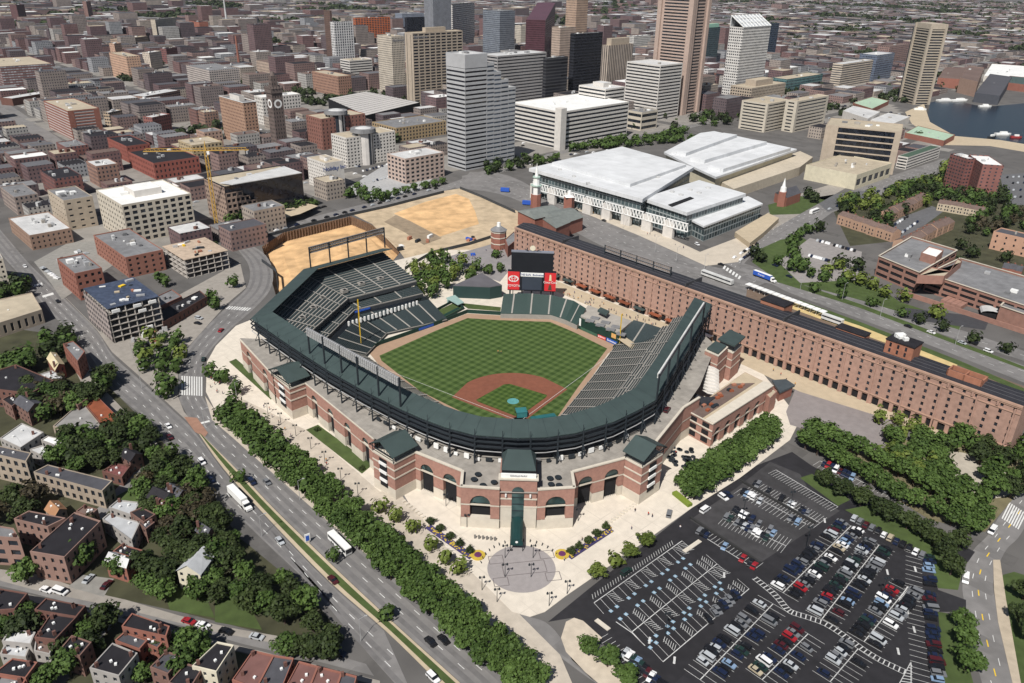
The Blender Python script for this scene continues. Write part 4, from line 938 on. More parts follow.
stalls((820, 461), (866, 484), 10, 5.4, (-1,)); stalls((878, 486), (928, 508), 11, 5.4, (-1,))
carrow('entrance end of the island tree row', (617, 646), (665, 690), 13, (3, -4), '0011111111111'); stalls((608, 634), (662, 684), 13, 5, (-1,), spine=False)
# striped walkway across the lot
wk = [(752, 579), (768, 592), (776, 600), (788, 613), (808, 620), (824, 626), (840, 636), (862, 652), (880, 663), (905, 675)]
A = PL(smooth(wk, 4)); A2 = offs(A, 2.2); L = plen(A); dd = .5
for q0, q1 in zip(A, A[1:]): line(lm, q0, q1, .15, .11, False)
for q0, q1 in zip(A2, A2[1:]): line(lm, q0, q1, .15, .11, False)
while dd < L: p, t = along(A, dd); nn = V((-t.y, t.x, 0)); line(lm, p, p+nn*2.2, .34, .108, False); dd += 1.5
for tri in (((908, 586), (899, 600), (908, 616)), ((911, 662), (896, 690), (911, 690))):
    a, b, c = PL(tri)
    for q0, q1 in ((a, b), (b, c), (c, a)): line(lm, q0, q1, .25, .11, False)
    for k in range(1, 10): line(lm, lerp(a, b, k/10), lerp(a, c, k/10)+V((0, -.6, 0)), .28, .109, False)
for uv in ((915, 633), (916, 572), (899, 655), (888, 575), (825, 523), (860, 538), (674, 664), (649, 644), (724, 578), (815, 566)):
    p = P(*uv); line(lm, p, p+V((1.2, 2.6, 0)), .7, .11, False)
struct(lm.build('parking_markings', M('lot_paint', (.50, .50, .49), .85, .3, 1.2)))
# low walls and islands in the lots
for (a, b, lb) in (((690, 518), (760, 564), 'low dark kerb wall between the worn lot and the new car park'), ((740, 481), (815, 524), 'low dark kerb wall above the worn car park')):
    A, B = P(*a), P(*b); d = B-A; m = MB(); c = (A+B)/2; m.box((c.x, c.y, .05), d.length, .8, .9, math.atan2(d.y, d.x)); solo(m, 'kerb_wall', M('dark_kerb', (.03, .03, .03), .9), lb, 'low wall')
for (a, b, lb) in (((596, 620), (609, 630), 'pale kerb island near the lot entrance'), ((684, 552), (700, 541), 'kerb island with dark planting in the accessible row')):
    A, B = P(*a), P(*b); d = B-A; c = (A+B)/2; m = MB(); m.box((c.x, c.y, .05), d.length, 1.6, .25, math.atan2(d.y, d.x)); solo(m, 'kerb_island', STONE, lb, 'kerb island')
# road traffic
TR = [('white', 'sedan', (168.5, 427), (5, 6), 'on the boulevard beside the stadium trees'), ('white', 'SUV', (202, 463), (5, 6), 'parked along the boulevard under trees'), ('navy blue', 'SUV', (211, 481), (5, 6), 'parked in tree shade by the boulevard'),
      ('maroon', 'sedan', (170, 438), (5, 6), 'following the boulevard lane by the corner shop'), ('navy blue', 'SUV', (252, 483), (5, 6), 'at the median beside the semi trailer truck'), ('grey', 'sedan', (267, 483), (5, 5), 'on the avenue beside the dark blue SUV'),
      ('silver', 'sedan', (280, 542), (4, 5), 'alone on the boulevard right of the truck'), ('maroon', 'sedan', (333, 581), (4, 4), 'on the boulevard left of the bus'), ('black', 'sedan', (430.5, 643), (4, 4), 'on the avenue, the left one of a pair'),
      ('black', 'sedan', (443.5, 641), (4, 4), 'on the avenue, the right one of a pair'), ('white', 'SUV', (433, 679), (4, 4), 'at the bottom of the boulevard'), ('red', 'sedan', (221, 331), (5, -5), 'on the curve before the brick end tower'),
      ('dark green', 'sedan', (203.5, 360), (1, -5), 'just above the wide zebra crossing'), ('white', 'sedan', (25, 267), (4, 5), 'on the upper boulevard by the street lot'), ('black', 'sedan', (58, 302), (4, 5), 'on the boulevard below the crossing'), 
      ('white', 'van', (61, 593), (6, 2), 'parked on the side street by the brown brick block'), ('white', 'sedan', (47, 591), (6, 2), 'parked on the side street behind the white van'), ('red', 'sedan', (189, 622.5), (6, 2), 'parked by the kerb of the narrow side street'),
      ('white', 'sedan', (203.5, 626.5), (6, 2), 'parked behind the red one on the side street'), ('black', 'sedan', (226.5, 632.5), (6, 2), 'parked on the side street by the lawn'), ('silver', 'sedan', (257, 638), (6, 1.5), 'parked on the side street opposite the row houses'),
      ('black', 'SUV', (323, 649), (6, 2), 'under trees at the right end of the side street'), ('navy blue', 'sedan', (339, 654), (6, 2), 'at the right end of the side street'), ('silver', 'sedan', (89, 580), (3, -3), 'in the small alley lot'), ('maroon', 'sedan', (107, 586), (3, -3), 'in the small alley lot'),
      ('yellow', 'sedan', (183, 308), (5, -2), 'parked before the low dark brick building'), ('white', 'SUV', (198, 297), (5, -2), 'by the street trees near the curve'), ('black', 'sedan', (198, 324), (5, 1), 'on the plaza lot inside the curve'), ('silver', 'SUV', (199, 319), (5, 1), 'on the plaza lot inside the curve'),
      ('white', 'van', (150, 331), (5, -3), 'at the foot of the concrete frame building'), ('white', 'van', (992, 532), (-3, 4), 'on the road beside the park trees'), ('white', 'van', (965, 580), (-.5, 5), 'at the lot exit'), ('dark green', 'SUV', (626, 573), (5, -3.5), 'on the dark lane beside the accessible stalls'),
      ('white', 'van', (705, 511), (5, -3.5), 'beside the grey lane at the corner of the worn lot'), ('white', 'sedan', (931, 333), (6, 2.2), 'on the highway past the parking garage'), ('silver', 'sedan', (962, 343.5), (6, 2.2), 'on the highway past the parking garage'), ('white', 'SUV', (988, 352), (6, 2.2), 'on the highway at the right edge'), ('black', 'sedan', (908, 327), (6, 2.2), 'on the highway behind the warehouse'),
      ('black', 'SUV', (973, 344), (6, 2.2), 'on the highway between two white ones'), ('navy blue', 'sedan', (775, 266), (5, 2), 'on the ramp curve'), ('navy blue', 'sedan', (789, 277), (5, 2), 'on the ramp below the curve'), ('black', 'sedan', (721, 265), (5, 1), 'crossing the wide junction'), ('white', 'SUV', (697, 245), (5, 3), 'on the street by the convention hall corner'),
      ('maroon', 'SUV', (667, 411), (3, -4), 'parked on the concourse deck of the ballpark'), ('grey', 'SUV', (669, 515), (1, -4), 'on the plaza by the lane to the lot'), ('black', 'sedan', (668, 237), (5, 2), 'on the wide street by the convention hall'), ('black', 'sedan', (604, 221), (5, 2), 'on the wide street before the convention hall')]
for c_, k_, uv, f_, ph in TR:
    zz = 16.75 if 'deck' in ph else .12; p = P(*uv, zz); d = P(uv[0]+f_[0], uv[1]+f_[1], zz)-p
    car(p, d.normalized(), k_, c_, f'{c_} {k_} {ph}', 'cars on the streets', True, 'car', zz)
# queues and small lots further off
QC = []
def queue(ph, a, b, n, face, gap=0, wheels=False, grp='', cols=COLS):
    A, B = P(*a), P(*b); F = P(a[0]+face[0], a[1]+face[1])-A
    for i in range(n):
        if rnd.random() < .92: QC.append((lerp(A, B, (i+rnd.uniform(.3, .7))/n), math.atan2(F.y, F.x)))
queue('right end of the upper junction queue', (758, 244), (733, 259), 8, (-5, 3)); queue('right end of the lower junction queue', (760, 249), (740, 261), 7, (-5, 3))
queue('lower end of the boulevard street lot row', (58, 280), (42, 268), 6, (5, 1)); queue('left end of the far row in the street lot', (57, 262), (84, 250), 8, (3, 4)); queue('left end of the kerb line past the pit', (322, 222), (350, 214.5), 5, (6, -1.6))
queue('left end of the concrete lot row', (362, 172), (392, 164), 10, (2, 4)); queue('left end of the second concrete lot row', (372, 182), (408, 172), 10, (2, 4)); queue('left end of the traffic behind the pit', (258, 236), (440, 188), 20, (6, -1.6))
queue('left end of the near tree lot row', (808, 256), (830, 262), 9, (2, -3)); queue('left end of the far tree lot row', (816, 241), (856, 252), 14, (2, -3), cols=['black', 'maroon', 'grey', 'red']); queue('left end of the street by the church', (826, 211), (905, 182), 12, (6, -2))
for a, b in (((884, 232), (908, 217)), ((893, 240), (918, 222)), ((1004, 178), (1060, 176)), ((1004, 184), (1060, 182)), ((1006, 191), (1060, 189)), ((1006, 198), (1060, 196))): queue('', a, b, 10, (2, -3))
# bus and trucks
def bus(p, d, label):
    o = thing('coach_bus', label, 'bus', (p.x, p.y, .05)); o.rotation_euler = (0, 0, math.atan2(d.y, d.x)); g0 = ORG[o.name]; ORG[o.name] = V((0, 0, 0))
    m = MB(); profile(m, [(-6.3, .4), (6.2, .4), (6.35, 1.2), (6.2, 3.3), (6.0, 3.5), (-6.2, 3.5), (-6.35, 3.2)], 2.6, .94); m.build('body', WHITE, o)
    m = MB(); profile(m, [(-6.0, 1.7), (6.1, 1.7), (6.1, 2.8), (-6.0, 2.8)], 2.66); m.build('side_windows', CGL, o)
    m = MB(); m.box((6.3, 0, 1.3), .15, 2.3, 1.7); m.build('windscreen', CGL, o); m = MB(); m.box((-3.4, 0, 3.5), 2, 1.8, .25); m.build('roof_unit', WHITE, o)
    for x in (-3.6, -2.4, 4):
        for s in (-1, 1): m = MB(); m.tube((x, s*1.32, .5), (x, s*1.1, .5), .5, n=10); m.build('wheel', TYRE, o)
    ORG[o.name] = g0
def truck(p, d, label, col, txt=None, L=15.):
    o = thing('semi_truck', label, 'truck', (p.x, p.y, .05)); o.rotation_euler = (0, 0, math.atan2(d.y, d.x)); g0 = ORG[o.name]; ORG[o.name] = V((0, 0, 0))
    m = MB(); m.box((-2.5, 0, 1.1), L-3, 2.55, 2.9); t = m.build('trailer', col, o)
    if txt:
        text(txt, 1.7, WHITE, t, 'lettering', V((-2.5, -1.3, 2.5)), (1, 0, 0), (0, 0, 1)); text(txt, 1.7, WHITE, t, 'lettering', V((-2.5, 1.3, 2.5)), (-1, 0, 0), (0, 0, 1))
        m = MB(); m.box((-2.5, 0, 4.0), L-3, 2.5, .05); m.build('trailer_roof', WHITE, t)
    m = MB(); profile(m, [(L/2-3.6, .6), (L/2, .6), (L/2, 1.5), (L/2-1.5, 1.8), (L/2-2, 3.1), (L/2-3.6, 3.3)], 2.4, .92); m.build('cab', WHITE, o)
    m = MB(); profile(m, [(L/2-2.3, 1.95), (L/2-1.45, 1.9), (L/2-1.85, 2.85), (L/2-2.4, 2.85)], 2.46); m.build('cab_windows', CGL, o)
    for x in (-L/2+.3, -L/2+1.6, L/2-4.6, L/2-3.4, L/2-1):
        for s in (-1, 1): m = MB(); m.tube((x, s*1.3, .5), (x, s*1.0, .5), .5, n=10); m.build('wheel', TYRE, o)
    ORG[o.name] = g0
p = P(340, 547); bus(p, (P(349, 556)-p).normalized(), 'long white coach bus on the avenue beside the trees')
p = P(241, 503); truck(p, (P(252, 514)-p).normalized(), 'white semi trailer truck on the tree shaded boulevard', WHITE)
p = P(765, 279.5); truck(p, (P(777, 284)-p).normalized(), 'blue semi trailer truck with white lettering on the highway', BLUE, 'Premier', 17)
p = P(814, 213); bus(p, (P(826, 208.5)-p).normalized(), 'white bus on the street near the small church')
# ---- trees
TREES = {}
def crownmesh(seed, nc, nl, cs, ls, tall=1., hole=.45):
    r = random.Random(seed); m = MB()
    for _ in range(nc):
        while True:
            c = V((r.uniform(-1, 1), r.uniform(-1, 1), r.uniform(-1, 1)))
            if hole < c.length < 1: break
        wv = .86+.2*math.sin(3*math.atan2(c.y, c.x)+seed)+.12*math.sin(5*math.atan2(c.y, c.x)+seed*2); c = V((c.x*.76*wv, c.y*.76*wv, c.z*.74*tall*.62*r.uniform(.8, 1.2))); k = cs*r.uniform(.7, 1.25)
        for _ in range(nl):
            q = V((r.gauss(0, 1), r.gauss(0, 1), r.gauss(0, 1))).normalized()*k*r.uniform(.55, 1); p = c+V((q.x, q.y, q.z*.8))
            nrm = (q.normalized()+V((r.uniform(-.6, .6), r.uniform(-.6, .6), r.uniform(0, .9)))).normalized(); x = nrm.orthogonal().normalized(); x.rotate(Matrix.Rotation(r.uniform(0, 6.28), 3, nrm)); y = nrm.cross(x); s = ls*r.uniform(.45, 1.25)
            m.face([p-x*s-y*s*.5, p+x*s*.2-y*s*.8, p+x*s+y*s*.3, p-x*s*.3+y*s*.8])
    return m
LV = {'green': LEAF('street_tree_leaves', (.020, .042, .007), (.088, .142, .032)), 'bright': LEAF('bright_tree_leaves', (.035, .055, .007), (.135, .172, .034)), 'dark': LEAF('dark_tree_leaves', (.010, .019, .005), (.052, .074, .02)), 'brown': LEAF('brown_tree_leaves', (.025, .02, .012), (.085, .07, .035))}
for kn, args in (('green', (38, 30, .31, .105, 1.15)), ('bright', (32, 28, .32, .11, 1.05)), ('dark', (40, 30, .31, .1, 1.3)), ('brown', (32, 26, .32, .105, 1.1))):
    TREES[kn] = [proto('crown', crownmesh(s*17+len(kn), *args), LV[kn]) for s in range(4)]
_t = MB(); _t.tube((0, 0, 0), (0, 0, .5), .06, .045, 7)
for k in range(5): a = k*1.26; _t.tube((0, 0, .4), (.35*math.cos(a), .35*math.sin(a), .75), .032, .012, 5)
TRUNK = proto('trunk', _t, BARK)
NTREE = 0
TQ = []
def tree(p, r, h, kind, label, group, name='tree', zb=0.): TQ.append((V(p), r, h, kind, label, group))
def plant():
    """the 290 trees that show largest are things of their own; the far rest is one stand of trees"""
    TQ.sort(key=lambda t: -t[1]/(t[0]-CP).length)
    for p, r, h, kind, label, group in TQ[:290]:
        o = thing('tree', label, 'tree', (p.x, p.y, 0), group); o.rotation_euler = (0, 0, rnd.uniform(0, 6.28))
        t = bpy.data.objects.new('trunk', TRUNK); COL.objects.link(t); t.parent = o; t.scale = (r, r, h*.95)
        c = bpy.data.objects.new('crown', rnd.choice(TREES[kind])); COL.objects.link(c); c.parent = o; c.location = (0, 0, h*.62); c.scale = (r, r, h*.52); c.rotation_euler = (rnd.uniform(-.15, .15), rnd.uniform(-.15, .15), 0)
    for kind in ('green', 'bright', 'dark', 'brown'):
        m = MB()
        for p, r, h, kd, label, group in TQ[290:]:
            if kd == kind: leafball(m, V((p.x, p.y, h*.6)), r, h*.5, 120, .2); m.tube((p.x, p.y, 0), (p.x, p.y, h*.5), .3, .2, 4)
        if m.f: struct(m.build('distant_trees', LV[kind]), 'stuff')
def leafball(m, c, rx, rz, n, s):
    """loose clumps of leaf faces filling a crown"""
    for _ in range(n):
        q = V((rnd.gauss(0, 1), rnd.gauss(0, 1), rnd.gauss(0, 1))).normalized(); k = rnd.uniform(.5, 1)*(1+.25*math.sin(q.x*5+c.x)+.2*math.sin(q.y*6+c.y)); p = c+V((q.x*rx*k*.85, q.y*rx*k*.85, q.z*rz*k))
        x = (q+V((rnd.uniform(-.7, .7), rnd.uniform(-.7, .7), rnd.uniform(0, .8)))).normalized().orthogonal().normalized()*rx*s*rnd.uniform(.7, 1.3); y = x.cross(q).normalized()*x.length
        m.face([p-x-y*.5, p+x*.2-y*.8, p+x+y*.3, p-x*.3+y*.8])
def treeline(phrase, pts, gap, r, h, kind, group, jit=.5, kinds=None, skip=0):
    A = PL(pts); L = plen(A); d = gap*.4; j = 0
    while d < L:
        p, t = along(A, d); s = rnd.uniform(.86, 1.15); kd = rnd.choice(kinds) if kinds else kind
        if rnd.random() >= skip: tree(p+V((rnd.uniform(-jit, jit), rnd.uniform(-jit, jit), 0)), r*s, h*rnd.uniform(.88, 1.12), kd, f'{KN[kd]}, {ordw(j)} from the {phrase}', group); j += 1
        d += gap*rnd.uniform(.9, 1.1)
KN = {'green': 'leafy green tree', 'bright': 'light green tree', 'dark': 'dark green tree', 'brown': 'brownish tree'}
def treezone(phrase, poly, gap, r, h, kinds, group, n=400):
    Q = PL(poly); xs = [p.x for p in Q]; ys = [p.y for p in Q]; got = []
    def inside(p):
        c = False
        for a, b in zip(Q, Q[1:]+Q[:1]):
            if (a.y > p.y) != (b.y > p.y) and p.x < (b.x-a.x)*(p.y-a.y)/(b.y-a.y)+a.x: c = not c
        return c
    for _ in range(n):
        p = V((rnd.uniform(min(xs), max(xs)), rnd.uniform(min(ys), max(ys)), 0))
        if inside(p) and all((p-g).length > gap for g in got): got.append(p)
    for p in got:
        s = rnd.uniform(.75, 1.2); kd = rnd.choice(kinds); tree(p, r*s, h*s, kd, f'{KN[kd]} {phrase}', group)
def treeat(phrase, pts, r, h, kind, group):
    for uv in pts: tree(P(*uv), r*rnd.uniform(.9, 1.12), h*rnd.uniform(.9, 1.1), kind, f'{KN[kind]} {phrase}', group)
G1 = 'trees lining the avenue'
treeline('top of the row along the avenue kerb', [(221, 421), (260, 456), (308, 500), (378, 566), (448, 630), (518, 696)], 6.6, 4.5, 8.4, 'green', G1, .7)
treeline('top of the middle row along the avenue', [(224, 416), (260, 445), (303, 482), (355, 530), (424, 594), (536, 697)], 7.4, 4.5, 8.2, 'green', G1, .9)
treeline('top of the inner row beside the plaza', [(229, 410), (262, 435), (302, 468), (352, 513), (420, 577), (470, 622), (552, 694)], 6.8, 4.5, 8.4, 'green', G1, .7)
G2 = 'trees between the club building and the car park'
for ph, a, b in (('left end of the row beside the grey lane', (690, 502), (777, 437)), ('left end of the row at the club building', (681, 492), (772, 425)), ('left end of the middle row before the club building', (686, 497), (775, 431))): treeline(ph, [a, b], 6.6, 5.3, 9, 'green', G2)
treeline('lower end of the young row on the plaza edge', [(588, 583), (662, 537)], 9, 3.9, 6.6, 'bright', 'young trees on the plaza edge')
treeline('upper end of the young row left of the round plaza', [(375, 509), (420, 537)], 8.5, 3.6, 6.2, 'bright', 'young trees on the plaza edge'); treeline('upper end of second young row by plaza', [(424, 548), (462, 575)], 8, 3.6, 6, 'bright', 'young trees on the plaza edge')
treeat('on the plaza by the zebra crossing', [(211, 378), (223, 383), (237, 395)], 4.6, 8, 'green', 'trees by the zebra crossing')
G3 = 'trees in the park beside the warehouse'
treeline('left end of the front row of the park', [(800, 446), (838, 466), (880, 490), (925, 514), (972, 536)], 6.6, 5.8, 9.5, 'green', G3); treeline('left end of the second row of the park', [(806, 434), (850, 452), (895, 476), (940, 500), (980, 522)], 6.6, 5.8, 9.5, 'green', G3); treeline('left end of the third row of the park', [(890, 462), (935, 484), (985, 510)], 7, 5.6, 9.5, 'green', G3)
treezone('of the park beneath the warehouse end', [(935, 440), (1024, 452), (1030, 485), (1000, 512), (985, 495), (990, 470), (955, 458), (930, 462)], 6.3, 6, 10, ['green', 'dark', 'green'], G3)
treezone('of the park near the grey plaza', [(868, 462), (900, 438), (938, 446), (940, 470), (948, 484), (910, 478)], 6.5, 5.6, 9.5, ['green', 'green', 'bright'], G3)
treeat('standing on the grey plaza', [(878, 424), (887, 439), (897, 425), (912, 432), (924, 440)], 4.2, 7.5, 'bright', 'trees on the grey plaza')
treeat('on the verge between two car parks', [(824, 487), (840, 496)], 4.8, 8, 'dark', 'trees in the car park verge'); treeat('along the verge above the car rows', [(860, 506), (877, 515), (889, 521), (906, 529), (921, 538), (932, 546), (943, 558), (950, 575), (958, 548)], 5.2, 8.5, 'dark', 'trees in the car park verge')
treeline('top of the verge below the lot exit', [(958, 622), (962, 650), (968, 690)], 8.5, 5.2, 9, 'green', 'trees in the car park verge'); treeat('on the lawn at the lower right edge', [(1022, 600), (1020, 625), (1026, 640)], 4.8, 9, 'dark', 'trees on the corner lawn')
treeline('entrance end of the island row', [(581, 648), (640, 694)], 8, 4.8, 7.5, 'green', 'trees on the entrance island')
treeat('on the grassy median', [(240, 482), (334, 562), (387, 620)], 3.4, 5.5, 'green', 'trees on the median')
G5 = 'trees of the plaza inside the road curve'
treezone('of the plaza between boulevard and curve', [(136, 352), (150, 340), (186, 345), (178, 372), (181, 402), (165, 398), (146, 376)], 7, 4.4, 7.5, ['bright', 'green', 'green'], G5)
treeat('beside the parked cars inside the curve', [(216, 310), (234, 288), (212, 302), (160, 283), (166, 287)], 4.6, 7.5, 'green', G5)
treezone('of the grove behind the left field stands', [(392, 288), (420, 270), (440, 258), (478, 270), (472, 283), (450, 286), (425, 305), (405, 300)], 7, 5, 9.5, ['bright', 'green'], 'trees behind left field'); treeat('by the batter wall beside the scoreboard', [(488, 274), (500, 272), (496, 258)], 4.5, 7, 'green', 'trees behind left field')
G6 = 'garden trees among the row houses'
for ph, poly, gap, kn in (('beside the boulevard shop roof', [(88, 395), (112, 375), (106, 400), (84, 412)], 4.8, ['dark', 'green']), ('in the gardens behind the dark mill roof', [(30, 395), (62, 392), (80, 415), (40, 428), (30, 412)], 5.6, ['dark', 'brown', 'green']),
     ('in the block between boulevard and alley', [(62, 445), (100, 432), (140, 425), (156, 445), (140, 462), (110, 470), (70, 480), (55, 470)], 6.0, ['dark', 'dark', 'green']), ('by the boulevard corner of the gardens', [(150, 462), (178, 456), (203, 492), (238, 545), (228, 560), (200, 520), (190, 490), (150, 482)], 6.0, ['dark', 'green', 'brown']),
     ('in the deep gardens left of the boulevard', [(148, 520), (195, 510), (220, 548), (244, 570), (248, 592), (215, 577), (165, 560)], 6.2, ['dark', 'dark', 'green']), ('by the lawn above the side street', [(185, 592), (215, 570), (236, 600), (222, 607), (200, 604)], 6.0, ['green', 'dark']),
     ('at the corner of side street and boulevard', [(262, 600), (282, 586), (306, 606), (330, 632), (336, 645), (300, 634), (270, 624)], 6.0, ['dark', 'green', 'dark']), ('left of the brown brick block', [(0, 515), (40, 492), (52, 500), (30, 528), (0, 528)], 6.0, ['dark', 'brown']),
     ('along the rear alley', [(108, 622), (122, 622), (100, 652), (70, 690), (30, 690), (60, 660)], 5.2, ['dark', 'green']), ('in the back yard of the lower left houses', [(0, 622), (30, 612), (40, 632), (20, 648), (0, 645)], 4.8, ['green', 'dark']), ('beside the brown brick block', [(70, 545), (92, 535), (98, 560), (80, 572)], 4.8, ['green', 'brown']),
     ('of the side street verge', [(290, 650), (310, 650), (335, 662), (352, 664), (300, 662), (270, 654)], 5.2, ['green', 'dark']), ('beside the lower row houses', [(175, 655), (195, 650), (200, 668), (185, 680)], 4.8, ['green']), ('at the left edge by the tan hall', [(0, 285), (28, 288), (30, 298), (0, 306)], 5.6, ['dark', 'green']), ('behind the grey yard', [(40, 350), (68, 338), (72, 350), (50, 362)], 4.8, ['green', 'dark']), ('left of the dark mill roof', [(8, 372), (28, 358), (32, 372), (14, 382)], 4.8, ['green'])):
    treezone(ph, poly, gap, 5.4, 9.5, kn, G6)
treezone('in the yards right of the alley', [(138, 492), (165, 474), (198, 482), (214, 520), (190, 545), (150, 520)], 6.2, 5.2, 9, ['dark', 'green', 'brown'], G6); treezone('of the yard by the boulevard bend', [(220, 592), (262, 598), (268, 622), (236, 612)], 7, 5, 8.5, ['green', 'dark'], G6); treezone('behind the bottom houses', [(140, 652), (185, 640), (190, 660), (160, 690), (140, 680)], 6.5, 5, 8.5, ['dark', 'green'], G6); treezone('behind the white roofed house', [(40, 398), (60, 392), (78, 404), (58, 418)], 6, 5, 8.5, ['dark', 'green'], G6)
treeat('in front of the red house', [(28, 583), (120, 577), (150, 590), (162, 600)], 5.6, 9, 'green', G6); treeat('over the side street kerb', [(145, 575), (165, 585)], 6.5, 11, 'dark', G6)
G7 = 'trees along the highway'
treeline('left end of the highway median', [(800, 288), (850, 301), (905, 318)], 20, 4.4, 6.5, 'green', G7, 2); treeline('left end of the right highway verge', [(905, 319), (950, 335), (1024, 360)], 17, 4.4, 6.5, 'dark', G7, 2)
treeline('left end of the ramp lawn', [(772, 264), (790, 271), (815, 279), (850, 288)], 10, 5, 8, 'green', G7, 3); treeline('top of the tree lot edge', [(812, 233), (792, 243), (790, 262), (805, 272)], 12, 5.5, 8, 'green', G7, 2)
treeat('before the parking garage', [(826, 276), (846, 282), (872, 290), (860, 285), (884, 298), (903, 302), (935, 318), (838, 270)], 5.6, 8.5, 'bright', G7); treeat('beside the tree lot', [(841, 268), (856, 271), (818, 232), (760, 262), (753, 257)], 6, 9.5, 'dark', G7)
G8 = 'trees among the town houses'
treezone('behind the far town houses', [(985, 215), (1024, 215), (1024, 232), (1000, 228), (985, 240), (960, 232)], 9, 5.5, 9, ['dark', 'green', 'brown'], G8); treezone('beside the tree lot edge', [(838, 205), (870, 195), (880, 205), (850, 214)], 9, 5.5, 8.5, ['green', 'bright'], G8); treezone('among the brown roofed town houses', [(862, 215), (890, 192), (935, 180), (945, 200), (905, 215), (892, 232), (870, 228)], 7.5, 6, 9, ['green', 'bright', 'dark'], G8); treezone('around the red apartment block', [(940, 195), (1010, 195), (1020, 218), (965, 215)], 10, 6.5, 9, ['dark', 'green'], G8)
treeat('next to the little church', [(808, 199), (814, 203), (845, 213)], 7, 10, 'dark', G8); treeat('behind the brick mansions', [(960, 250), (972, 258), (955, 268), (1005, 262)], 6, 9, 'dark', G8)
treezone('below the harbour street', [(905, 190), (935, 176), (955, 160), (950, 180), (920, 192)], 10, 6, 9, ['green', 'bright'], G8)
treeline('left end of the row before the glass hotel', [(572, 152), (625, 143), (660, 140), (686, 133)], 13, 8, 10, 'green', 'trees along the convention street', 3); treeline('left end of the row by the convention hall', [(600, 150), (700, 140)], 15, 8, 9, 'green', 'trees along the convention street', 3); treezone('in the plaza below the twin towers', [(692, 122), (735, 112), (748, 122), (715, 128)], 16, 8, 10, ['dark', 'green'], 'trees along the convention street')
treeline('left end of the row under the stepped office', [(229, 227), (320, 208)], 6.5, 5.5, 9.5, 'dark', 'trees along the pit street', 1.5, ['green', 'dark']); treeline('left end of the back row below the stepped office', [(233, 220), (312, 204)], 7, 5.5, 9.5, 'dark', 'trees along the pit street', 1.5, ['green', 'dark']); treezone('in the corner lot by the white hotel', [(340, 198), (360, 188), (392, 200), (375, 204)], 9, 5.5, 8, ['green'], 'trees along the pit street'); treeline('left end of the row above the pit street', [(392, 196), (445, 184)], 11, 5, 7, 'green', 'trees along the pit street')
treezone('at the foot of the grey tower', [(480, 168), (530, 158), (560, 160), (530, 170), (490, 176)], 12, 6, 8, ['green', 'dark'], 'trees along the pit street')
# shrubs in the flower beds
def shrub(p, r, h, label, group, kind='green'):
    o = thing('shrub', label, 'shrub', (p.x, p.y, .15), group); c = bpy.data.objects.new('foliage', rnd.choice(TREES[kind])); COL.objects.link(c); c.parent = o; c.location = (0, 0, h*.5); c.scale = (r, r, h*.6)
for k, uv in enumerate(((431, 524), (440, 531), (450, 539), (460, 546), (470, 553))): shrub(P(*uv), 2.2, 3, f'clipped dark shrub, {ordw(k)} from the top of the left flower bed', 'flower bed shrubs', 'dark')
for k, uv in enumerate(((606, 529), (597, 536), (588, 543), (579, 549), (571, 554))): shrub(P(*uv), 2.2, 3, f'clipped dark shrub, {ordw(k)} from the top of the right flower bed', 'flower bed shrubs', 'dark')
for lb, a, b in (('left', (428, 527), (472, 558)), ('right', (611, 530), (569, 558))):
    A, B = P(*a), P(*b); d = (B-A); c = (A+B)/2; m = MB(); m.box((c.x, c.y, .15), d.length, 2.6, .35, math.atan2(d.y, d.x)); o = solo(m, 'flower_bed', M('navy_planter', (.05, .04, .12), .8), f'long flower bed of yellow and purple blooms {lb} of the plaza', 'flower bed')
    fl = MB()
    for k in range(60): p = lerp(A, B, rnd.random())+V((rnd.uniform(-1, 1), rnd.uniform(-1, 1), .5)); s = .28; fl.face([p+V((-s, -s, 0)), p+V((s, -s, .05)), p+V((s, s, 0)), p+V((-s, s, .05))])
    q = fl.build('blossoms', M('yellow_blossoms', (.5, .36, .05), .8), o); struct(q, 'stuff')
for lb, uv in (('left', (478, 556)), ('right', (562, 555))):
    p = P(*uv); o = thing('round_flower_bed', f'round yellow flower bed {lb} of the round plaza', 'flower bed', (p.x, p.y, .15)); m = MB(); m.tube((p.x, p.y, .15), (p.x, p.y, .6), 2.6, 2.6, 16); m.build('ring', M('yellow_blossoms', (.5, .36, .05), .8), o); m = MB(); m.tube((p.x, p.y, .6), (p.x, p.y, .9), 1.4, 1.2, 10); m.build('purple_centre', M('purple_flowers', (.12, .03, .1), .8), o)
for uv in ((317, 431), (362, 470)): shrub(P(*uv), 1.8, 2, 'low dark shrub on the strip lawn at the brick facade', 'lawn shrubs', 'dark')
m = MB(); A, B = P(674, 494), P(690, 507); d = B-A; c = (A+B)/2; m.box((c.x, c.y, .15), d.length, 2.2, 1.3, math.atan2(d.y, d.x)); solo(m, 'clipped_hedge', LEAF('yellow_hedge', (.12, .17, .02), (.2, .26, .04)), 'bright yellow green clipped hedge by the tree block', 'hedge')
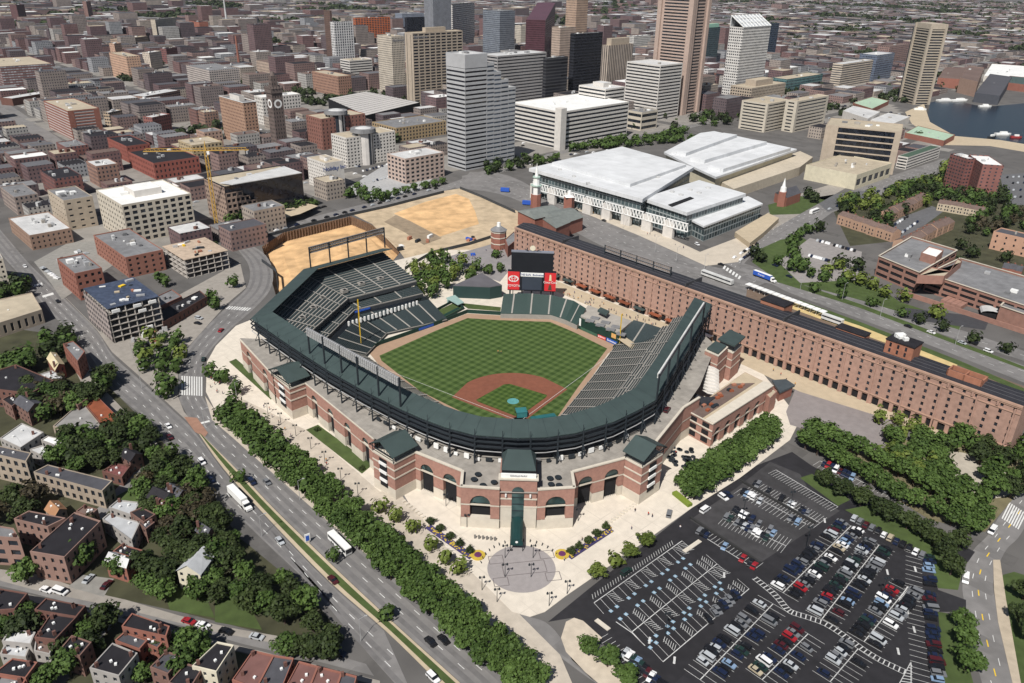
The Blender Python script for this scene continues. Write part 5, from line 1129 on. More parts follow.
# ---- lamps, bollards, poles
def lamp(uv, label, group, h=6., mat=STEEL, kind='plaza', z=.15):
    p = P(*uv, z); o = thing('street_lamp', label, 'street lamp', (p.x, p.y, z), group); m = MB(); m.tube((p.x, p.y, z), (p.x, p.y, z+h), .13, .09, 6); m.build('pole', mat, o)
    if kind == 'plaza':
        for s in (-1, 1): m = MB(); m.tube((p.x+s*.7, p.y, z+h-.7), (p.x+s*.7, p.y, z+h), .42, .25, 6); m.tube((p.x, p.y, z+h-.4), (p.x+s*.7, p.y, z+h-.4), .06, n=4); m.build('lantern', mat, o)
    else:
        m = MB(); m.tube((p.x, p.y, z+h), (p.x+1.8, p.y+.8, z+h+.3), .07, n=4); m.build('arm', mat, o); m = MB(); m.box((p.x+2, p.y+.9, z+h+.2), .9, .4, .2); m.build('lamp_head', mat, o)
for k, uv in enumerate(((268, 414), (281, 424), (296, 436), (311, 449), (325, 463), (341, 480), (358, 495), (446, 506), (467, 527), (578, 521), (612, 488))): lamp(uv, f'twin lantern lamp on the plaza, {ordw(k)} along the brick facade', 'twin lantern lamps')
for k, uv in enumerate(((505, 577), (505, 558), (531, 577), (533, 558))): lamp(uv, ['lamp on the round plaza, front left of four', 'lamp on the round plaza, back left of four', 'lamp on the round plaza, front right of four', 'lamp on the round plaza, back right of four'][k], 'twin lantern lamps')
for k, uv in enumerate(((482, 590), (497, 602), (567, 594), (549, 606))): lamp(uv, f'dark lantern lamp, {ordw(k)} around the lower rim of the plaza', 'twin lantern lamps')
for k in range(16):
    a = rad(20+k*9.4); c = P(521.5, 568.5); p = c+V((math.cos(a), math.sin(a), 0))*(R_+2.2); m = MB(); m.tube((p.x, p.y, .15), (p.x+math.cos(a)*.5, p.y+math.sin(a)*.5, 1.1), .2, .14, 6); solo(m, 'bollard', STEEL, 'dark bollard around the upper rim of the round plaza', 'bollard', 'bollards of the round plaza')
for k in range(9):
    p = P(404+k*3.2, 502+k*2.6); m = MB(); m.box((p.x, p.y, .15), 1.6, .9, .5, rad(30)); solo(m, 'stone_bench', STONE, f'pale stone block bench, {ordw(k)} in the left row at the facade', 'bench', 'stone block benches')
for k in range(9):
    p = P(634-k*3.0, 505+k*2.2); m = MB(); m.box((p.x, p.y, .15), 1.6, .9, .5, rad(-30)); solo(m, 'stone_bench', STONE, f'pale stone block bench, {ordw(k)} in the right row at the facade', 'bench', 'stone block benches')
for k, (uv, h) in enumerate((((262, 536), 9), ((361, 641), 9), ((237, 399), 9), ((142, 388), 10), ((133, 358), 9), ((300, 500), 9), ((205, 427), 9))): lamp(uv, f'grey arm street lamp beside the boulevard, {ordw(k)} listed from middle', 'boulevard street lamps', h, MET, 'arm', .1)
for k, uv in enumerate(((665, 636), (742, 520), (806, 548), (881, 600), (860, 560), (789, 512))): lamp(uv, 'tall dark lamp post in the car park', 'car park lamp posts', 10, STEEL, 'plaza', .1)
for k, uv in enumerate(((600, 219), (623, 228), (655, 252), (676, 262), (704, 270), (740, 265), (640, 222), (582, 208), (800, 290), (842, 300), (880, 317), (955, 345))): lamp(uv, 'tall grey lamp post along the wide street', 'wide street lamp posts', 11, MET, 'arm', .1)
# road sign on the median
o = thing('median_sign', 'white and blue sign board on the grassy median', 'sign', P(308, 543)); p = P(308, 543); m = MB(); m.box((p.x, p.y, .9), 2, .25, 3.2, rad(25)); m.build('board', WHITE, o); m = MB(); m.box((p.x+.02, p.y-.2, 1.2), 1.2, .1, 2.2, rad(25)); m.build('panel', BLUE, o); m = MB(); m.box((p.x, p.y, .1), 1.2, .4, .8, rad(25)); m.build('plinth', STONE, o)
# ---- people
def person_mesh(seed, lean=0.):
    r = random.Random(seed); m = bpy.data.meshes.new('person'); s = .22
    vs = [(0, 0, .95), (0, 0, 1.2), (0, 0, 1.42), (0, 0, 1.52), (0, .01, 1.68), (.1, 0, .9), (.11, s*.6, .5), (.11, s*.2, .06), (.11, s*.2+.16, .03), (-.1, 0, .9), (-.11, -s*.4, .5), (-.11, -s, .08), (-.11, -s+.16, .03), (.2, 0, 1.4), (.26, -.04, 1.12), (.26, .1, .88), (-.2, 0, 1.4), (-.26, .04, 1.12), (-.25, .16, .9)]
    es = [(0, 1), (1, 2), (2, 3), (3, 4), (0, 5), (5, 6), (6, 7), (7, 8), (0, 9), (9, 10), (10, 11), (11, 12), (2, 13), (13, 14), (14, 15), (2, 16), (16, 17), (17, 18)]
    rs = [.15, .15, .14, .06, .11, .1, .075, .05, .045, .1, .075, .05, .045, .07, .05, .04, .07, .05, .04]
    m.from_pydata(vs, es, []); o = bpy.data.objects.new('person', m); COL.objects.link(o); md = o.modifiers.new('s', 'SKIN')
    for i, q in enumerate(rs): m.skin_vertices[0].data[i].radius = (q, q)
    m.skin_vertices[0].data[0].use_root = True
    dg = bpy.context.evaluated_depsgraph_get(); me = bpy.data.meshes.new_from_object(o.evaluated_get(dg)); bpy.data.objects.remove(o)
    zs = [p.center.z for p in me.polygons]; me.materials.clear()
    for q in (M('denim', (.04, .05, .09), .9), M('shirt_%d' % seed, [(.6, .6, .6), (.4, .05, .03), (.05, .08, .2), (.05, .05, .05), (.6, .3, .05)][seed % 5], .9), M('skin', (.45, .25, .17), .7), M('dark_hair', (.03, .02, .015), .8)): me.materials.append(q)
    for p in me.polygons: z = p.center.z; p.material_index = 0 if z < .95 else 1 if z < 1.46 and not (z < 1.1 and abs(p.center.x) > .2) else 2 if z < 1.68 else 3
    return me
PPL = [person_mesh(k) for k in range(5)]; SHIRT = ['white', 'red', 'navy', 'black', 'orange']
def person(p, label, group, z=.17):
    k = rnd.randrange(5); o = bpy.data.objects.new('person', PPL[k]); COL.objects.link(o); o.location = (p.x, p.y, z); o.rotation_euler = (0, 0, rnd.uniform(0, 6.28)); ORG[o.name] = V((p.x, p.y, z)); tag(o, f'person in a {SHIRT[k]} shirt {label}', 'person', group)
def crowd(label, a, b, n, spread, group):
    A, B = P(*a), P(*b); d = (B-A).normalized(); nn = V((-d.y, d.x, 0))
    for _ in range(n): person(lerp(A, B, rnd.random())+nn*rnd.uniform(-spread, spread), label, group)
crowd('on the warehouse walk', (562, 292), (660, 328), 46, 5, 'people on the warehouse walk'); crowd('by the club building', (770, 372), (800, 388), 6, 4, 'people on the warehouse walk')
crowd('near the zebra crossing', (206, 378), (228, 396), 8, 3, 'people on the plaza'); crowd('by the brick facade', (262, 408), (350, 482), 9, 2, 'people on the plaza'); crowd('on the entry plaza', (560, 560), (650, 510), 7, 4, 'people on the plaza'); crowd('on the yard paving', (450, 262), (515, 248), 10, 6, 'people on the yard'); crowd('by the terrace tables', (655, 455), (690, 450), 5, 4, 'people on the plaza'); crowd('by the convention hall', (580, 208), (690, 250), 12, 2, 'people at the convention hall')
for uv in ((498, 353), (501, 353.5)): person(P(*uv), 'standing in the outfield grass', 'players on the field', .07)
person(P(680, 529), 'directing cars by the lot gate', 'people on the plaza', .1)
# ================================================================== BUILDINGS
PANE = None
FOOT = []          # footprints already taken (centre, radius)
def pane(parent, a, d, w, h, z, nrm, name, mat):
    """one window pane: shared unit quad, scaled"""
    global PANE
    if PANE is None: PANE = {}
    if mat.name not in PANE:
        m = MB(); m.face([V((0, 0, 0)), V((1, 0, 0)), V((1, 0, 1)), V((0, 0, 1))]); PANE[mat.name] = proto('window_pane', m, mat)
    o = bpy.data.objects.new(name, PANE[mat.name]); COL.objects.link(o); o.parent = parent
    q = V((a.x, a.y, z))-ORG[parent.name]; o.location = q; o.scale = (w, 1, h); o.rotation_euler = (0, 0, math.atan2(d.y, d.x)); return o
def facewall(wm, pn, a, b, z0, z1, st, dep=.35):
    """wall from a to b (outside on the right) with recessed openings; pn collects panes"""
    kind = st[0]; d = (b-a); d.z = 0; L = d.length; d.normalize(); nr = V((d.y, -d.x, 0)); H = z1-z0
    def pt(x, z, y=0.): return V((a.x, a.y, 0))+d*x-nr*y+V((0, 0, z))
    def q(x0, x1, za, zb): wm.face([pt(x0, za), pt(x1, za), pt(x1, zb), pt(x0, zb)], [(x0, za), (x1, za), (x1, zb), (x0, zb)])
    if kind == 'band': bay, fl, fw, fh = L, st[1], max(.5, 1-2*st[3]/L), st[2]; nx = 1
    elif kind == 'vert': bay, fl, fw, fh = st[1], H, st[2], st[3]; nx = max(1, round(L/bay))
    else: bay, fl, fw, fh = st[1:5]; nx = max(1, round(L/bay))
    g0 = st[5] if len(st) > 5 else 0.
    ny = max(1, round((H-g0)/fl)); bx, fy = L/nx, (H-g0)/ny
    if L < 2 or H < 2.5: q(0, L, z0, z1); return
    zc = z0
    for j in range(ny):
        za = z0+g0+j*fy+fy*(1-fh)*.45; zb = za+fy*fh; q(0, L, zc, za); x = 0
        for i in range(nx):
            x0 = bx*i+bx*(1-fw)/2; x1 = x0+bx*fw; q(x, x0, za, zb); x = x1
            wm.face([pt(x0, za), pt(x1, za), pt(x1, za, dep), pt(x0, za, dep)]); wm.face([pt(x0, zb, dep), pt(x1, zb, dep), pt(x1, zb), pt(x0, zb)])
            wm.face([pt(x0, za), pt(x0, za, dep), pt(x0, zb, dep), pt(x0, zb)]); wm.face([pt(x1, za, dep), pt(x1, za), pt(x1, zb), pt(x1, zb, dep)])
            pn.append((pt(x0, za, dep-.02), d, x1-x0, zb-za, za, nr))
        q(x, L, za, zb); zc = zb
    q(0, L, zc, z1)
def block(parent, poly, h, wall, st, roof, z0=0., glass=None, units=0, par=.7, sub=None, ucol=None, cap=None):
    """walls with windows, roof, parapet, roof-top units as parts of parent"""
    poly = [V((p[0], p[1], 0)) for p in poly]
    if sum(p.x*q.y-q.x*p.y for p, q in zip(poly, poly[1:]+poly[:1])) < 0: poly = poly[::-1]
    wm, pn = MB(), []; cen = sum(poly, V())/len(poly)
    for a, b in zip(poly, poly[1:]+poly[:1]):
        d = b-a; nr = V((d.y, -d.x, 0)); vis = nr.dot(CP-(a+b)/2) > 0
        s = st(a, b) if callable(st) else st
        if s and s[0] != 'fac' and vis: facewall(wm, pn, a, b, z0, h, s)
        else: wm.wall(a, b, z0, h)
        wm.wall(a, b, h, h+par); ai, bi = a+(cen-a).normalized()*.5, b+(cen-b).normalized()*.5; wm.wall(bi, ai, h, h+par); wm.face([a+V((0, 0, h+par)), b+V((0, 0, h+par)), bi+V((0, 0, h+par)), ai+V((0, 0, h+par))])
    w = wm.build('wall', wall, parent); gl = glass or GLASS; nm = 'window' if not (isinstance(st, tuple) and st[0] == 'band') else 'window_band'
    pn.sort(key=lambda t: (t[0]-CP).length); rest = MB()
    n0 = sum(1 for c in parent.children if c.name.startswith('window'))
    for i, (p, d, wd, hh, z, nr) in enumerate(pn):
        if i+n0 < 98: pane(parent, p, d, wd, hh, z, nr, nm, gl)
        else: rest.face([p, p+d*wd, p+d*wd+V((0, 0, hh)), p+V((0, 0, hh))])
    if rest.f: struct(rest.build('upper_windows', gl, parent), 'stuff')
    m = MB(); m.face([V((p.x, p.y, h)) for p in poly]); m.build('roof', roof, parent)
    if cap:
        m = MB()
        for a, b in zip(poly, poly[1:]+poly[:1]): d = (b-a); c = (a+b)/2; m.box((c.x, c.y, h+par), d.length+.6, .9, .35, math.atan2(d.y, d.x))
        m.build('cornice', cap, parent)
    dx = (poly[1]-poly[0]); ang = math.atan2(dx.y, dx.x)
    for k in range(units):
        i = rnd.randrange(len(poly)); t = lerp(cen, lerp(poly[i], poly[(i+1) % len(poly)], rnd.random()), rnd.uniform(.1, .62)); s = rnd.uniform(1.2, 3.4)*(1 if h < 20 else 1.5)
        m = MB(); m.box((t.x, t.y, h+.02), s, s*rnd.uniform(.6, 1.3), rnd.uniform(.8, 2.4), ang); m.build('rooftop_unit', ucol or rnd.choice([MET, LROOF, GROOF, WHITE, CONC]), parent)
    FOOT.append(poly); return w
def hgt(B, base): return HT(base, B) if isinstance(base, tuple) else float(base)
def rect(A, B, C, h):
    """rectangle through three roof corners seen in the photo (left, front, right)"""
    a, b, c = P(*A, h), P(*B, h), P(*C, h); u, v = a-b, c-b
    t1 = math.atan2(u.y, u.x); t2 = math.atan2(v.y, v.x)+math.pi/2
    w1 = math.hypot(A[0]-B[0], A[1]-B[1]); w2 = math.hypot(C[0]-B[0], C[1]-B[1])
    if math.cos(t1-t2) < 0: t2 += math.pi
    x, y = w1*math.cos(t1)+w2*math.cos(t2), w1*math.sin(t1)+w2*math.sin(t2); t = math.atan2(y, x)
    for gt in (math.atan2(.834, -.552),):       # the downtown street grid
        dt = (t-gt+math.pi) % (2*math.pi)-math.pi
        if abs(dt) < rad(24): t = gt
    e = V((math.cos(t), math.sin(t), 0)); f = V((-e.y, e.x, 0))
    if f.dot(v) < 0: f = -f
    def reach(d, want, est):        # length that brings the far corner to where the photo has it
        if d.dot(est) < 0: d = -d
        lo, hi = .3, est.length*2.2+5; x0, x1 = PX(b+d*lo)[0], PX(b+d*hi)[0]
        if (x0-want)*(x1-want) > 0: return b+d*abs(est.dot(d))
        for _ in range(40):
            mi = (lo+hi)/2
            if (PX(b+d*mi)[0]-want)*(x0-want) > 0: lo = mi
            else: hi = mi
        return b+d*lo
    a2, c2 = reach(e, A[0], u), reach(f, C[0], v)
    return [V((p.x, p.y, 0)) for p in (a2, b, c2, a2+c2-b)]
def bld(label, A, B, C, base, wall, st, roof, units=0, name='office_building', cat='building', glass=None, top=None, cap=None, pent=None, par=.7, group=None, ucol=None):
    h = hgt(B, base); poly = rect(A, B, C, h); h = top or h
    cen = sum(poly, V())/4; o = thing(name, label, cat, (cen.x, cen.y, 0), group)
    block(o, poly, h, wall, st, roof, 0, glass, units, par, cap=cap, ucol=ucol)
    if pent:
        k, ph, pm = pent; block(o, [cen+(p-cen)*k for p in poly], h+ph, pm, None, roof, h, par=.3)
    return o, poly, h
def bpoly(label, px, h, wall, st, roof, units=0, name='building', cat='building', par=.5, group=None, z0=0., glass=None, cap=None):
    poly = PL(px, h); cen = sum(poly, V())/len(poly); o = thing(name, label, cat, (cen.x, cen.y, 0), group); block(o, poly, h, wall, st, roof, z0, glass, units, par, cap=cap); return o, poly
def wmat(n, c, **k): return M('wall_'+n, c, .85, .14, .3, **k)
CREAM, TANW, WHITEW, GREYW = wmat('cream', (.52, .47, .39)), wmat('tan', (.40, .335, .265)), wmat('white', (.60, .57, .53)), wmat('grey', (.36, .35, .345))
BR1, BR2, BR3, BR4 = wmat('red_brick', (.27, .115, .085)), wmat('brown_brick', (.22, .13, .10)), wmat('dark_brick', (.15, .075, .06)), wmat('pink_brick', (.40, .27, .21))
BLKG = MG('black_glass', (.012, .014, .02), .08); BLUEG = MG('blue_grey_glass', (.06, .075, .10), .08)
g = lambda *a: ('grid',)+a
# ---- warehouse
wa, wb = P(515, 228, 25.2), P(1023, 408, 25.2); wd = (wb-wa); wd.z = 0; wL = wd.length; wd.normalize(); wn = V((-wd.y, wd.x, 0))
wh = thing('brick_warehouse', 'very long red brick warehouse with black roof behind right field', 'warehouse', (wa.x+wd.x*wL/2, wa.y+wd.y*wL/2, 0)); WH = 25.2
def wp(x, y, z): return V((wa.x, wa.y, 0))+wd*x+wn*y+V((0, 0, z))
wm, pn = MB(), []
facewall(wm, pn, wp(0, 0, 0), wp(wL, 0, 0), 5.4, WH, ('grid', 5.15, 3.3, .25, .56), .4)
for a, b in ((wp(wL, 0, 0), wp(wL, 15.5, 0)), (wp(wL, 15.5, 0), wp(0, 15.5, 0)), (wp(0, 15.5, 0), wp(0, 0, 0))): wm.wall(a, b, 0, WH)
# shaded arcade bays at street level
n = round(wL/5.15); bw = wL/n; dk = MB()
for i in range(n):
    x0, x1 = bw*i+.9, bw*(i+1)-.9
    wm.face([wp(bw*i, 0, 0), wp(x0, 0, 0), wp(x0, 0, 5.4), wp(bw*i, 0, 5.4)]); wm.face([wp(x1, 0, 0), wp(bw*(i+1), 0, 0), wp(bw*(i+1), 0, 5.4), wp(x1, 0, 5.4)]); wm.face([wp(x0, 0, 4.5), wp(x1, 0, 4.5), wp(x1, 0, 5.4), wp(x0, 0, 5.4)])
    for x in (x0, x1): wm.face([wp(x, 0, 0), wp(x, 1, 0), wp(x, 1, 4.5), wp(x, 0, 4.5)])
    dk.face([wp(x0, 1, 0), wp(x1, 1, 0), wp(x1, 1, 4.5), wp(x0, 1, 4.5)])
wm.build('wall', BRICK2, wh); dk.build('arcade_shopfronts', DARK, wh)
pn.sort(key=lambda t: (t[0]-CP).length); rest = MB()
for i, (p, d, w_, h_, z, nr) in enumerate(pn):
    if i < 98: pane(wh, p, d, w_, h_, z, nr, 'window', GLASS)
    else: rest.face([p, p+d*w_, p+d*w_+V((0, 0, h_)), p+V((0, 0, h_))])
struct(rest.build('more_windows', GLASS, wh), 'stuff')
i = 0
for x in range(0, int(wL), 15):
    m = MB(); m.box(tuple(wp(x+.4, -.18, 0)), .7, .5, WH-1.6, math.atan2(wd.y, wd.x)); m.build('brick_pier', BRICK2, wh)
for z, hh, e in ((5.2, .5, .3), (21.6, .4, .25), (WH-.9, .5, .3), (WH-.2, .9, .55)):
    m = MB(); c = wp(wL/2, -.05, z); m.box(tuple(c), wL, e*2, hh, math.atan2(wd.y, wd.x)); m.build('string_course' if z < WH-.5 else 'cornice', M('light_brick_band', (.42, .27, .2), .9), wh)
for i in range(int(n*1.0)):
    if i % 2 == 0:
        m = MB(); m.box(tuple(wp(bw*(i+.0)+1, -.3, 22.6)), .8, .7, 2.2, math.atan2(wd.y, wd.x)); m.build('corbel', BRICK2, wh)
ROOFW = M('standing_seam_roof', (.027, .027, .033), .6, .2, .3)
m = MB(); m.face([wp(0, .2, WH+.5), wp(wL, .2, WH+.5), wp(wL, 7.7, WH+2.4), wp(0, 7.7, WH+2.4)]); m.face([wp(0, 7.7, WH+2.4), wp(wL, 7.7, WH+2.4), wp(wL, 15.7, WH+.3), wp(0, 15.7, WH+.3)])
for x in (0, wL): m.face([wp(x, .2, WH+.3), wp(x, 7.7, WH+2.4), wp(x, 15.5, WH+.3)])
m.build('roof', ROOFW, wh)
for y, z in ((3.3, WH+1.32), (5.6, WH+1.9), (7.7, WH+2.4)):
    m = MB(); m.tube(wp(0, y, z), wp(wL, y, z), .09, n=4, cap=False); m.build('roof_rail', M('pale_seam', (.12, .12, .13), .6), wh)
for x in (45, 143, 205):
    m = MB(); m.prism([wp(x, 0, 0), wp(x+.7, 0, 0), wp(x+.7, 15.5, 0), wp(x, 15.5, 0)], WH+.2, WH+3); m.build('fire_wall', M('dark_coping', (.05, .05, .055), .8), wh)
def wbox(x, y, lx, ly, z0, z1, mat, name, roofm=None):
    m = MB(); m.prism([wp(x, y, 0), wp(x+lx, y, 0), wp(x+lx, y+ly, 0), wp(x, y+ly, 0)], z0, z1); o = m.build(name, mat, wh)
    if roofm: m = MB(); m.prism([wp(x-.3, y-.3, 0), wp(x+lx+.3, y-.3, 0), wp(x+lx+.3, y+ly+.3, 0), wp(x-.3, y+ly+.3, 0)], z1, z1+.5); m.build('roof', roofm, o)
    return o
def wx(uv, z=27): q = P(*uv, z)-wa; return q.dot(wd), q.dot(wn)
BR5 = M('orange_brick', (.34, .15, .095), .9, .2, .5)
x, _ = wx((893, 345)); o = wbox(x, 4, 13, 9.5, WH, WH+8, BR5, 'elevator_tower', DROOF)
for k in range(3):
    for j in range(2): pane(o, wp(x+2+k*3.6, 3.97, 0), wd, 1, 2, WH+2.4+j*2.8, -wn, 'window', GLASS)
for k in range(6): m = MB(); m.box(tuple(wp(x+2+rnd.random()*8, 6+rnd.random()*6, WH+8.5)), 2.2, 1.6, rnd.uniform(1, 2.2)); m.build('white_plant', WHITE, o)
x, _ = wx((766, 300)); wbox(x, 11, 14, 9, 0, WH+3.5, BR5, 'stair_block', DROOF)
x, _ = wx((835, 328)); wbox(x, 12, 15, 6, 0, WH+2, BR5, 'stair_block', DROOF)
x, _ = wx((951, 370)); o = wbox(x, 3.2, 15, .6, WH, WH+4.2, BR5, 'roof_frame_wall'); wbox(x, 3.2, .6, 6, WH, WH+4.2, BR5, 'roof_frame_wall'); wbox(x+14.4, 3.2, .6, 6, WH, WH+4.2, BR5, 'roof_frame_wall'); wbox(x+7, 3.2, .6, 6, WH, WH+4, BR5, 'roof_frame_wall'); wbox(x, 9, 15, .6, WH, WH+4.2, BR5, 'roof_frame_wall')
x0, _ = wx((590, 258)); x1, _ = wx((646, 285))
lightbank('dark floodlight rack standing on the warehouse roof', [wp(x0+k*(x1-x0)/4, 5, 0) for k in range(5)], WH+7.5, WH+1.6, 4, M('brown_lamps', (.3, .24, .2), .5), 1)
for k in range(12): 
    m = MB(); m.prism([wp(26+k*12, -3.5, 0), wp(34+k*12, -3.5, 0), wp(34+k*12, -.3, 0), wp(26+k*12, -.3, 0)], 3.4, 3.7); m.build('awning', rnd.choice([CANOPY, WHITE, STEEL, REDROOF]), wh)
# ---- club building at the right-hand corner of the ballpark
cl = thing('club_building', 'red brick club building with roof terrace and arched arcade by the tree block', 'building', P(735, 420))
f0, f1 = P(713.5, 424, 12), P(773, 386, 12); b0, b1 = P(689, 411, 12), P(745, 372, 12)
tr = MB(); pl = [V((q.x, q.y, 0)) for q in (f0, f1, b1, b0)]
archwall(f0, f1, 12, 6, stone=1, spring=5.6, ow=4.6, parent=cl)
w_ = MB(); w_.wall(pl[3], pl[0], 0, 12); w_.wall(pl[1], pl[2], 0, 12); w_.wall(pl[2], pl[3], 0, 12); w_.build('wall', BRICK, cl)
d_ = (pl[0]-pl[3]).normalized(); n2 = V((d_.y, -d_.x, 0)); L = (pl[0]-pl[3]).length
for t in (.22, .72):
    for z in (1, 4.8, 8.4): pane(cl, pl[3]+d_*(L*t-1.9)+n2*.06, d_, 3.8, 2.4, z, n2, 'window', DARK)
for z in (4, 8, 11.6): m = MB(); c = (pl[3]+pl[0])/2+n2*.2; m.box((c.x, c.y, z), L, .5, .5, math.atan2(d_.y, d_.x)); m.build('stone_band', STONE, cl)
m = MB(); m.flat(pl, 11.9); m.build('roof_terrace', TAN, cl)
m = MB(); m.prism([lerp(pl[0], pl[3], .05), lerp(pl[1], pl[2], .05), lerp(pl[1], pl[2], .32), lerp(pl[0], pl[3], .32)], 12, 12.5); m.build('terrace_walk', STONE, cl)
m = MB(); m.prism([lerp(pl[0], pl[3], .45), lerp(lerp(pl[0], pl[3], .45), lerp(pl[1], pl[2], .45), .9), lerp(lerp(pl[0], pl[3], .95), lerp(pl[1], pl[2], .95), .7), lerp(pl[0], pl[3], .95)], 11.95, 12.1); m.build('terrace_floor', M('brown_deck', (.14, .10, .085), .9), cl)
for k in range(14):
    q = lerp(lerp(pl[0], pl[3], rnd.uniform(.5, .9)), lerp(pl[1], pl[2], rnd.uniform(.5, .9)), rnd.uniform(.1, .8)); m = MB(); m.box((q.x, q.y, 12.1), 2, 1.4, .9, rnd.random()); m.build('terrace_table', rnd.choice([STEEL, BR5, REDROOF, STEEL]), cl)
def towerblk(px, h, mats, label, z0=0.):
    poly = [V((p.x, p.y, 0)) for p in PL(px, h)]; m = MB(); m.prism(poly, z0, h); o = m.build(label, mats, cl)
    for z in (h*.45, h*.72, h-.4): m = MB(); c = sum(poly, V())/4; m.prism([q+(q-c).normalized()*.2 for q in poly], z, z+.5); m.build('stone_band', STONE, o)
    return o, poly
o, q4 = towerblk([(705, 350), (718.5, 356), (728, 347), (715, 341.5)], 19, BRICK, 'brick_tower'); m = MB(); c = sum(q4, V())/4; m.prism([c+(p-c)*.85 for p in q4], 19, 20); m.build('green_roof', CANOPY, o)
o, q4 = towerblk([(719, 347), (733, 353), (742, 345), (729, 339)], 16, BRICK, 'brick_tower'); m = MB(); c = sum(q4, V())/4
for p in q4: m.tube(p+(c-p)*.15+V((0, 0, 16)), p+(c-p)*.15+V((0, 0, 20)), .2, n=4)
m.build('pavilion_frame', STEEL, o); m = MB(); m.prism([c+(p-c)*1.2 for p in q4], 20, 20.8, bot=True); m.build('pavilion_roof', CANOPY, o)
st_ = MB(); A_, B_ = P(703, 362, 14), P(712, 366, 14)
for k in range(9): a_ = P(704-k*.35, 364+k*4.3, 15-k*1.4); b_ = P(714-k*.1, 367+k*4.2, 15-k*1.4); st_.prism([V((a_.x, a_.y, 0)), V((b_.x, b_.y, 0)), V((b_.x+1.2, b_.y-3.4, 0)), V((a_.x+1.2, a_.y-3.4, 0))], 8.5, 15-k*.85)
st_.build('white_stair_tower', WHITEW, cl)
m = MB(); pl2 = PL([(690, 392), (703, 398), (716, 398), (702, 408)], 12); m.prism([V((p.x, p.y, 0)) for p in pl2], 12, 12.6); m.build('dark_terrace', M('dark_seats_terrace', (.03, .03, .035), .8), cl)
tr = thing('entrance_arch_building', 'dark green awning pavilion beside the grey plaza', 'pavilion', P(784, 386)); m = MB(); m.prism([V((p.x, p.y, 0)) for p in PL([(772, 380), (786, 379), (795, 385), (780, 392)], 6)], 5, 6, bot=True); m.build('roof', M('slate_green_roof', (.06, .075, .085), .6), tr); m = MB(); m.prism([V((p.x, p.y, 0)) for p in PL([(773.5, 381), (785, 380), (793, 385.4), (780, 391)], 6)], 0, 5); m.build('wall', BR1, tr)
bpoly('small brick wall house beside the dark awning pavilion', [(763, 392), (770, 386), (777, 392), (770, 399)], 9, BRICK, None, TROOF, 0)
# umbrellas of the terrace below the club building
for k in range(38):
    q = P(*((683+rnd.uniform(-15, 14), 458+rnd.uniform(-12, 10)))); o = thing('cafe_table', 'dark round table set on the paving below the club building', 'table', (q.x, q.y, .15), 'dark tables of the terrace'); m = MB(); m.tube((q.x, q.y, .8), (q.x, q.y, .95), 1.1, 1.0, 8); m.build('tabletop', STEEL, o); m = MB(); m.tube((q.x, q.y, .15), (q.x, q.y, .8), .1, n=5); m.build('leg', STEEL, o)
for lb, uv in (('left', [(474, 481), (483, 487), (478, 476), (494, 484)]), ('right', [(550, 480), (558, 479), (551, 486), (559, 487)])):
    for a in uv:
        q = P(*a, 16.7); o = thing('terrace_table', f'dark round table on the {lb} entry wing terrace', 'table', (q.x, q.y, 16.7), f'tables on the {lb} wing terrace'); m = MB(); m.tube((q.x, q.y, 17.5), (q.x, q.y, 17.7), 1.3, n=10); m.build('tabletop', STEEL, o); m = MB(); m.tube((q.x, q.y, 16.7), (q.x, q.y, 17.5), .12, n=5); m.build('leg', STEEL, o)
# ---- towers and blocks downtown
def fac(n, *a, **k): return FAC('facade_'+n, *a, **k)
o, pl, h = bld('cream office block with white flat roof and square windows above the construction sites', (96, 190.5), (121.7, 206), (190.8, 190.5), 28.5, CREAM, lambda a, b: g(5.6, 4, .62, .62) if (b-a).x > 30 else g(5.2, 4, .42, .5), WROOF, 4, pent=(.4, 4.5, WHITEW), ucol=WHITE)
h = hgt((464.8, 56.4), (464.8, 171)); pl = rect((446, 55), (464.8, 56.4), (487, 54), h); B = pl[1]; e1 = (pl[0]-B); e2 = (pl[2]-B).normalized(); tot = (P(508, 160)-P(464.8, 171)).dot(e2)
o = thing('stepped_tower', 'tall grey banded office tower stepping down to the right', 'tower', (B.x, B.y, 0))
PG = M('pale_grey_panels', (.40, .405, .415), .6, .1, .2); ts = [0, .42, .56, .7, .85, 1]
for k, hh in enumerate((h, h-9, h-18, h-26, h-34)):
    q0, q1 = B+e2*(tot*ts[k]), B+e2*(tot*ts[k+1])
    block(o, [q0+e1, q0, q1, q1+e1], hh, PG, ('band', 4.1, .42, .0 if k else .3) if k != 9 else None, LROOF, 0, BLKG if k == 0 else BLUEG, 2, 1.5)
q0, q1 = B+e2*(tot*.0), B+e2*(tot*.42); block(o, [q0+e1*1.01-e2*.1, q0-e2*.1-e1*.01, q1-e1*.01, q1+e1*1.01], h+.4, PG, None, LROOF, h-11, par=.6)
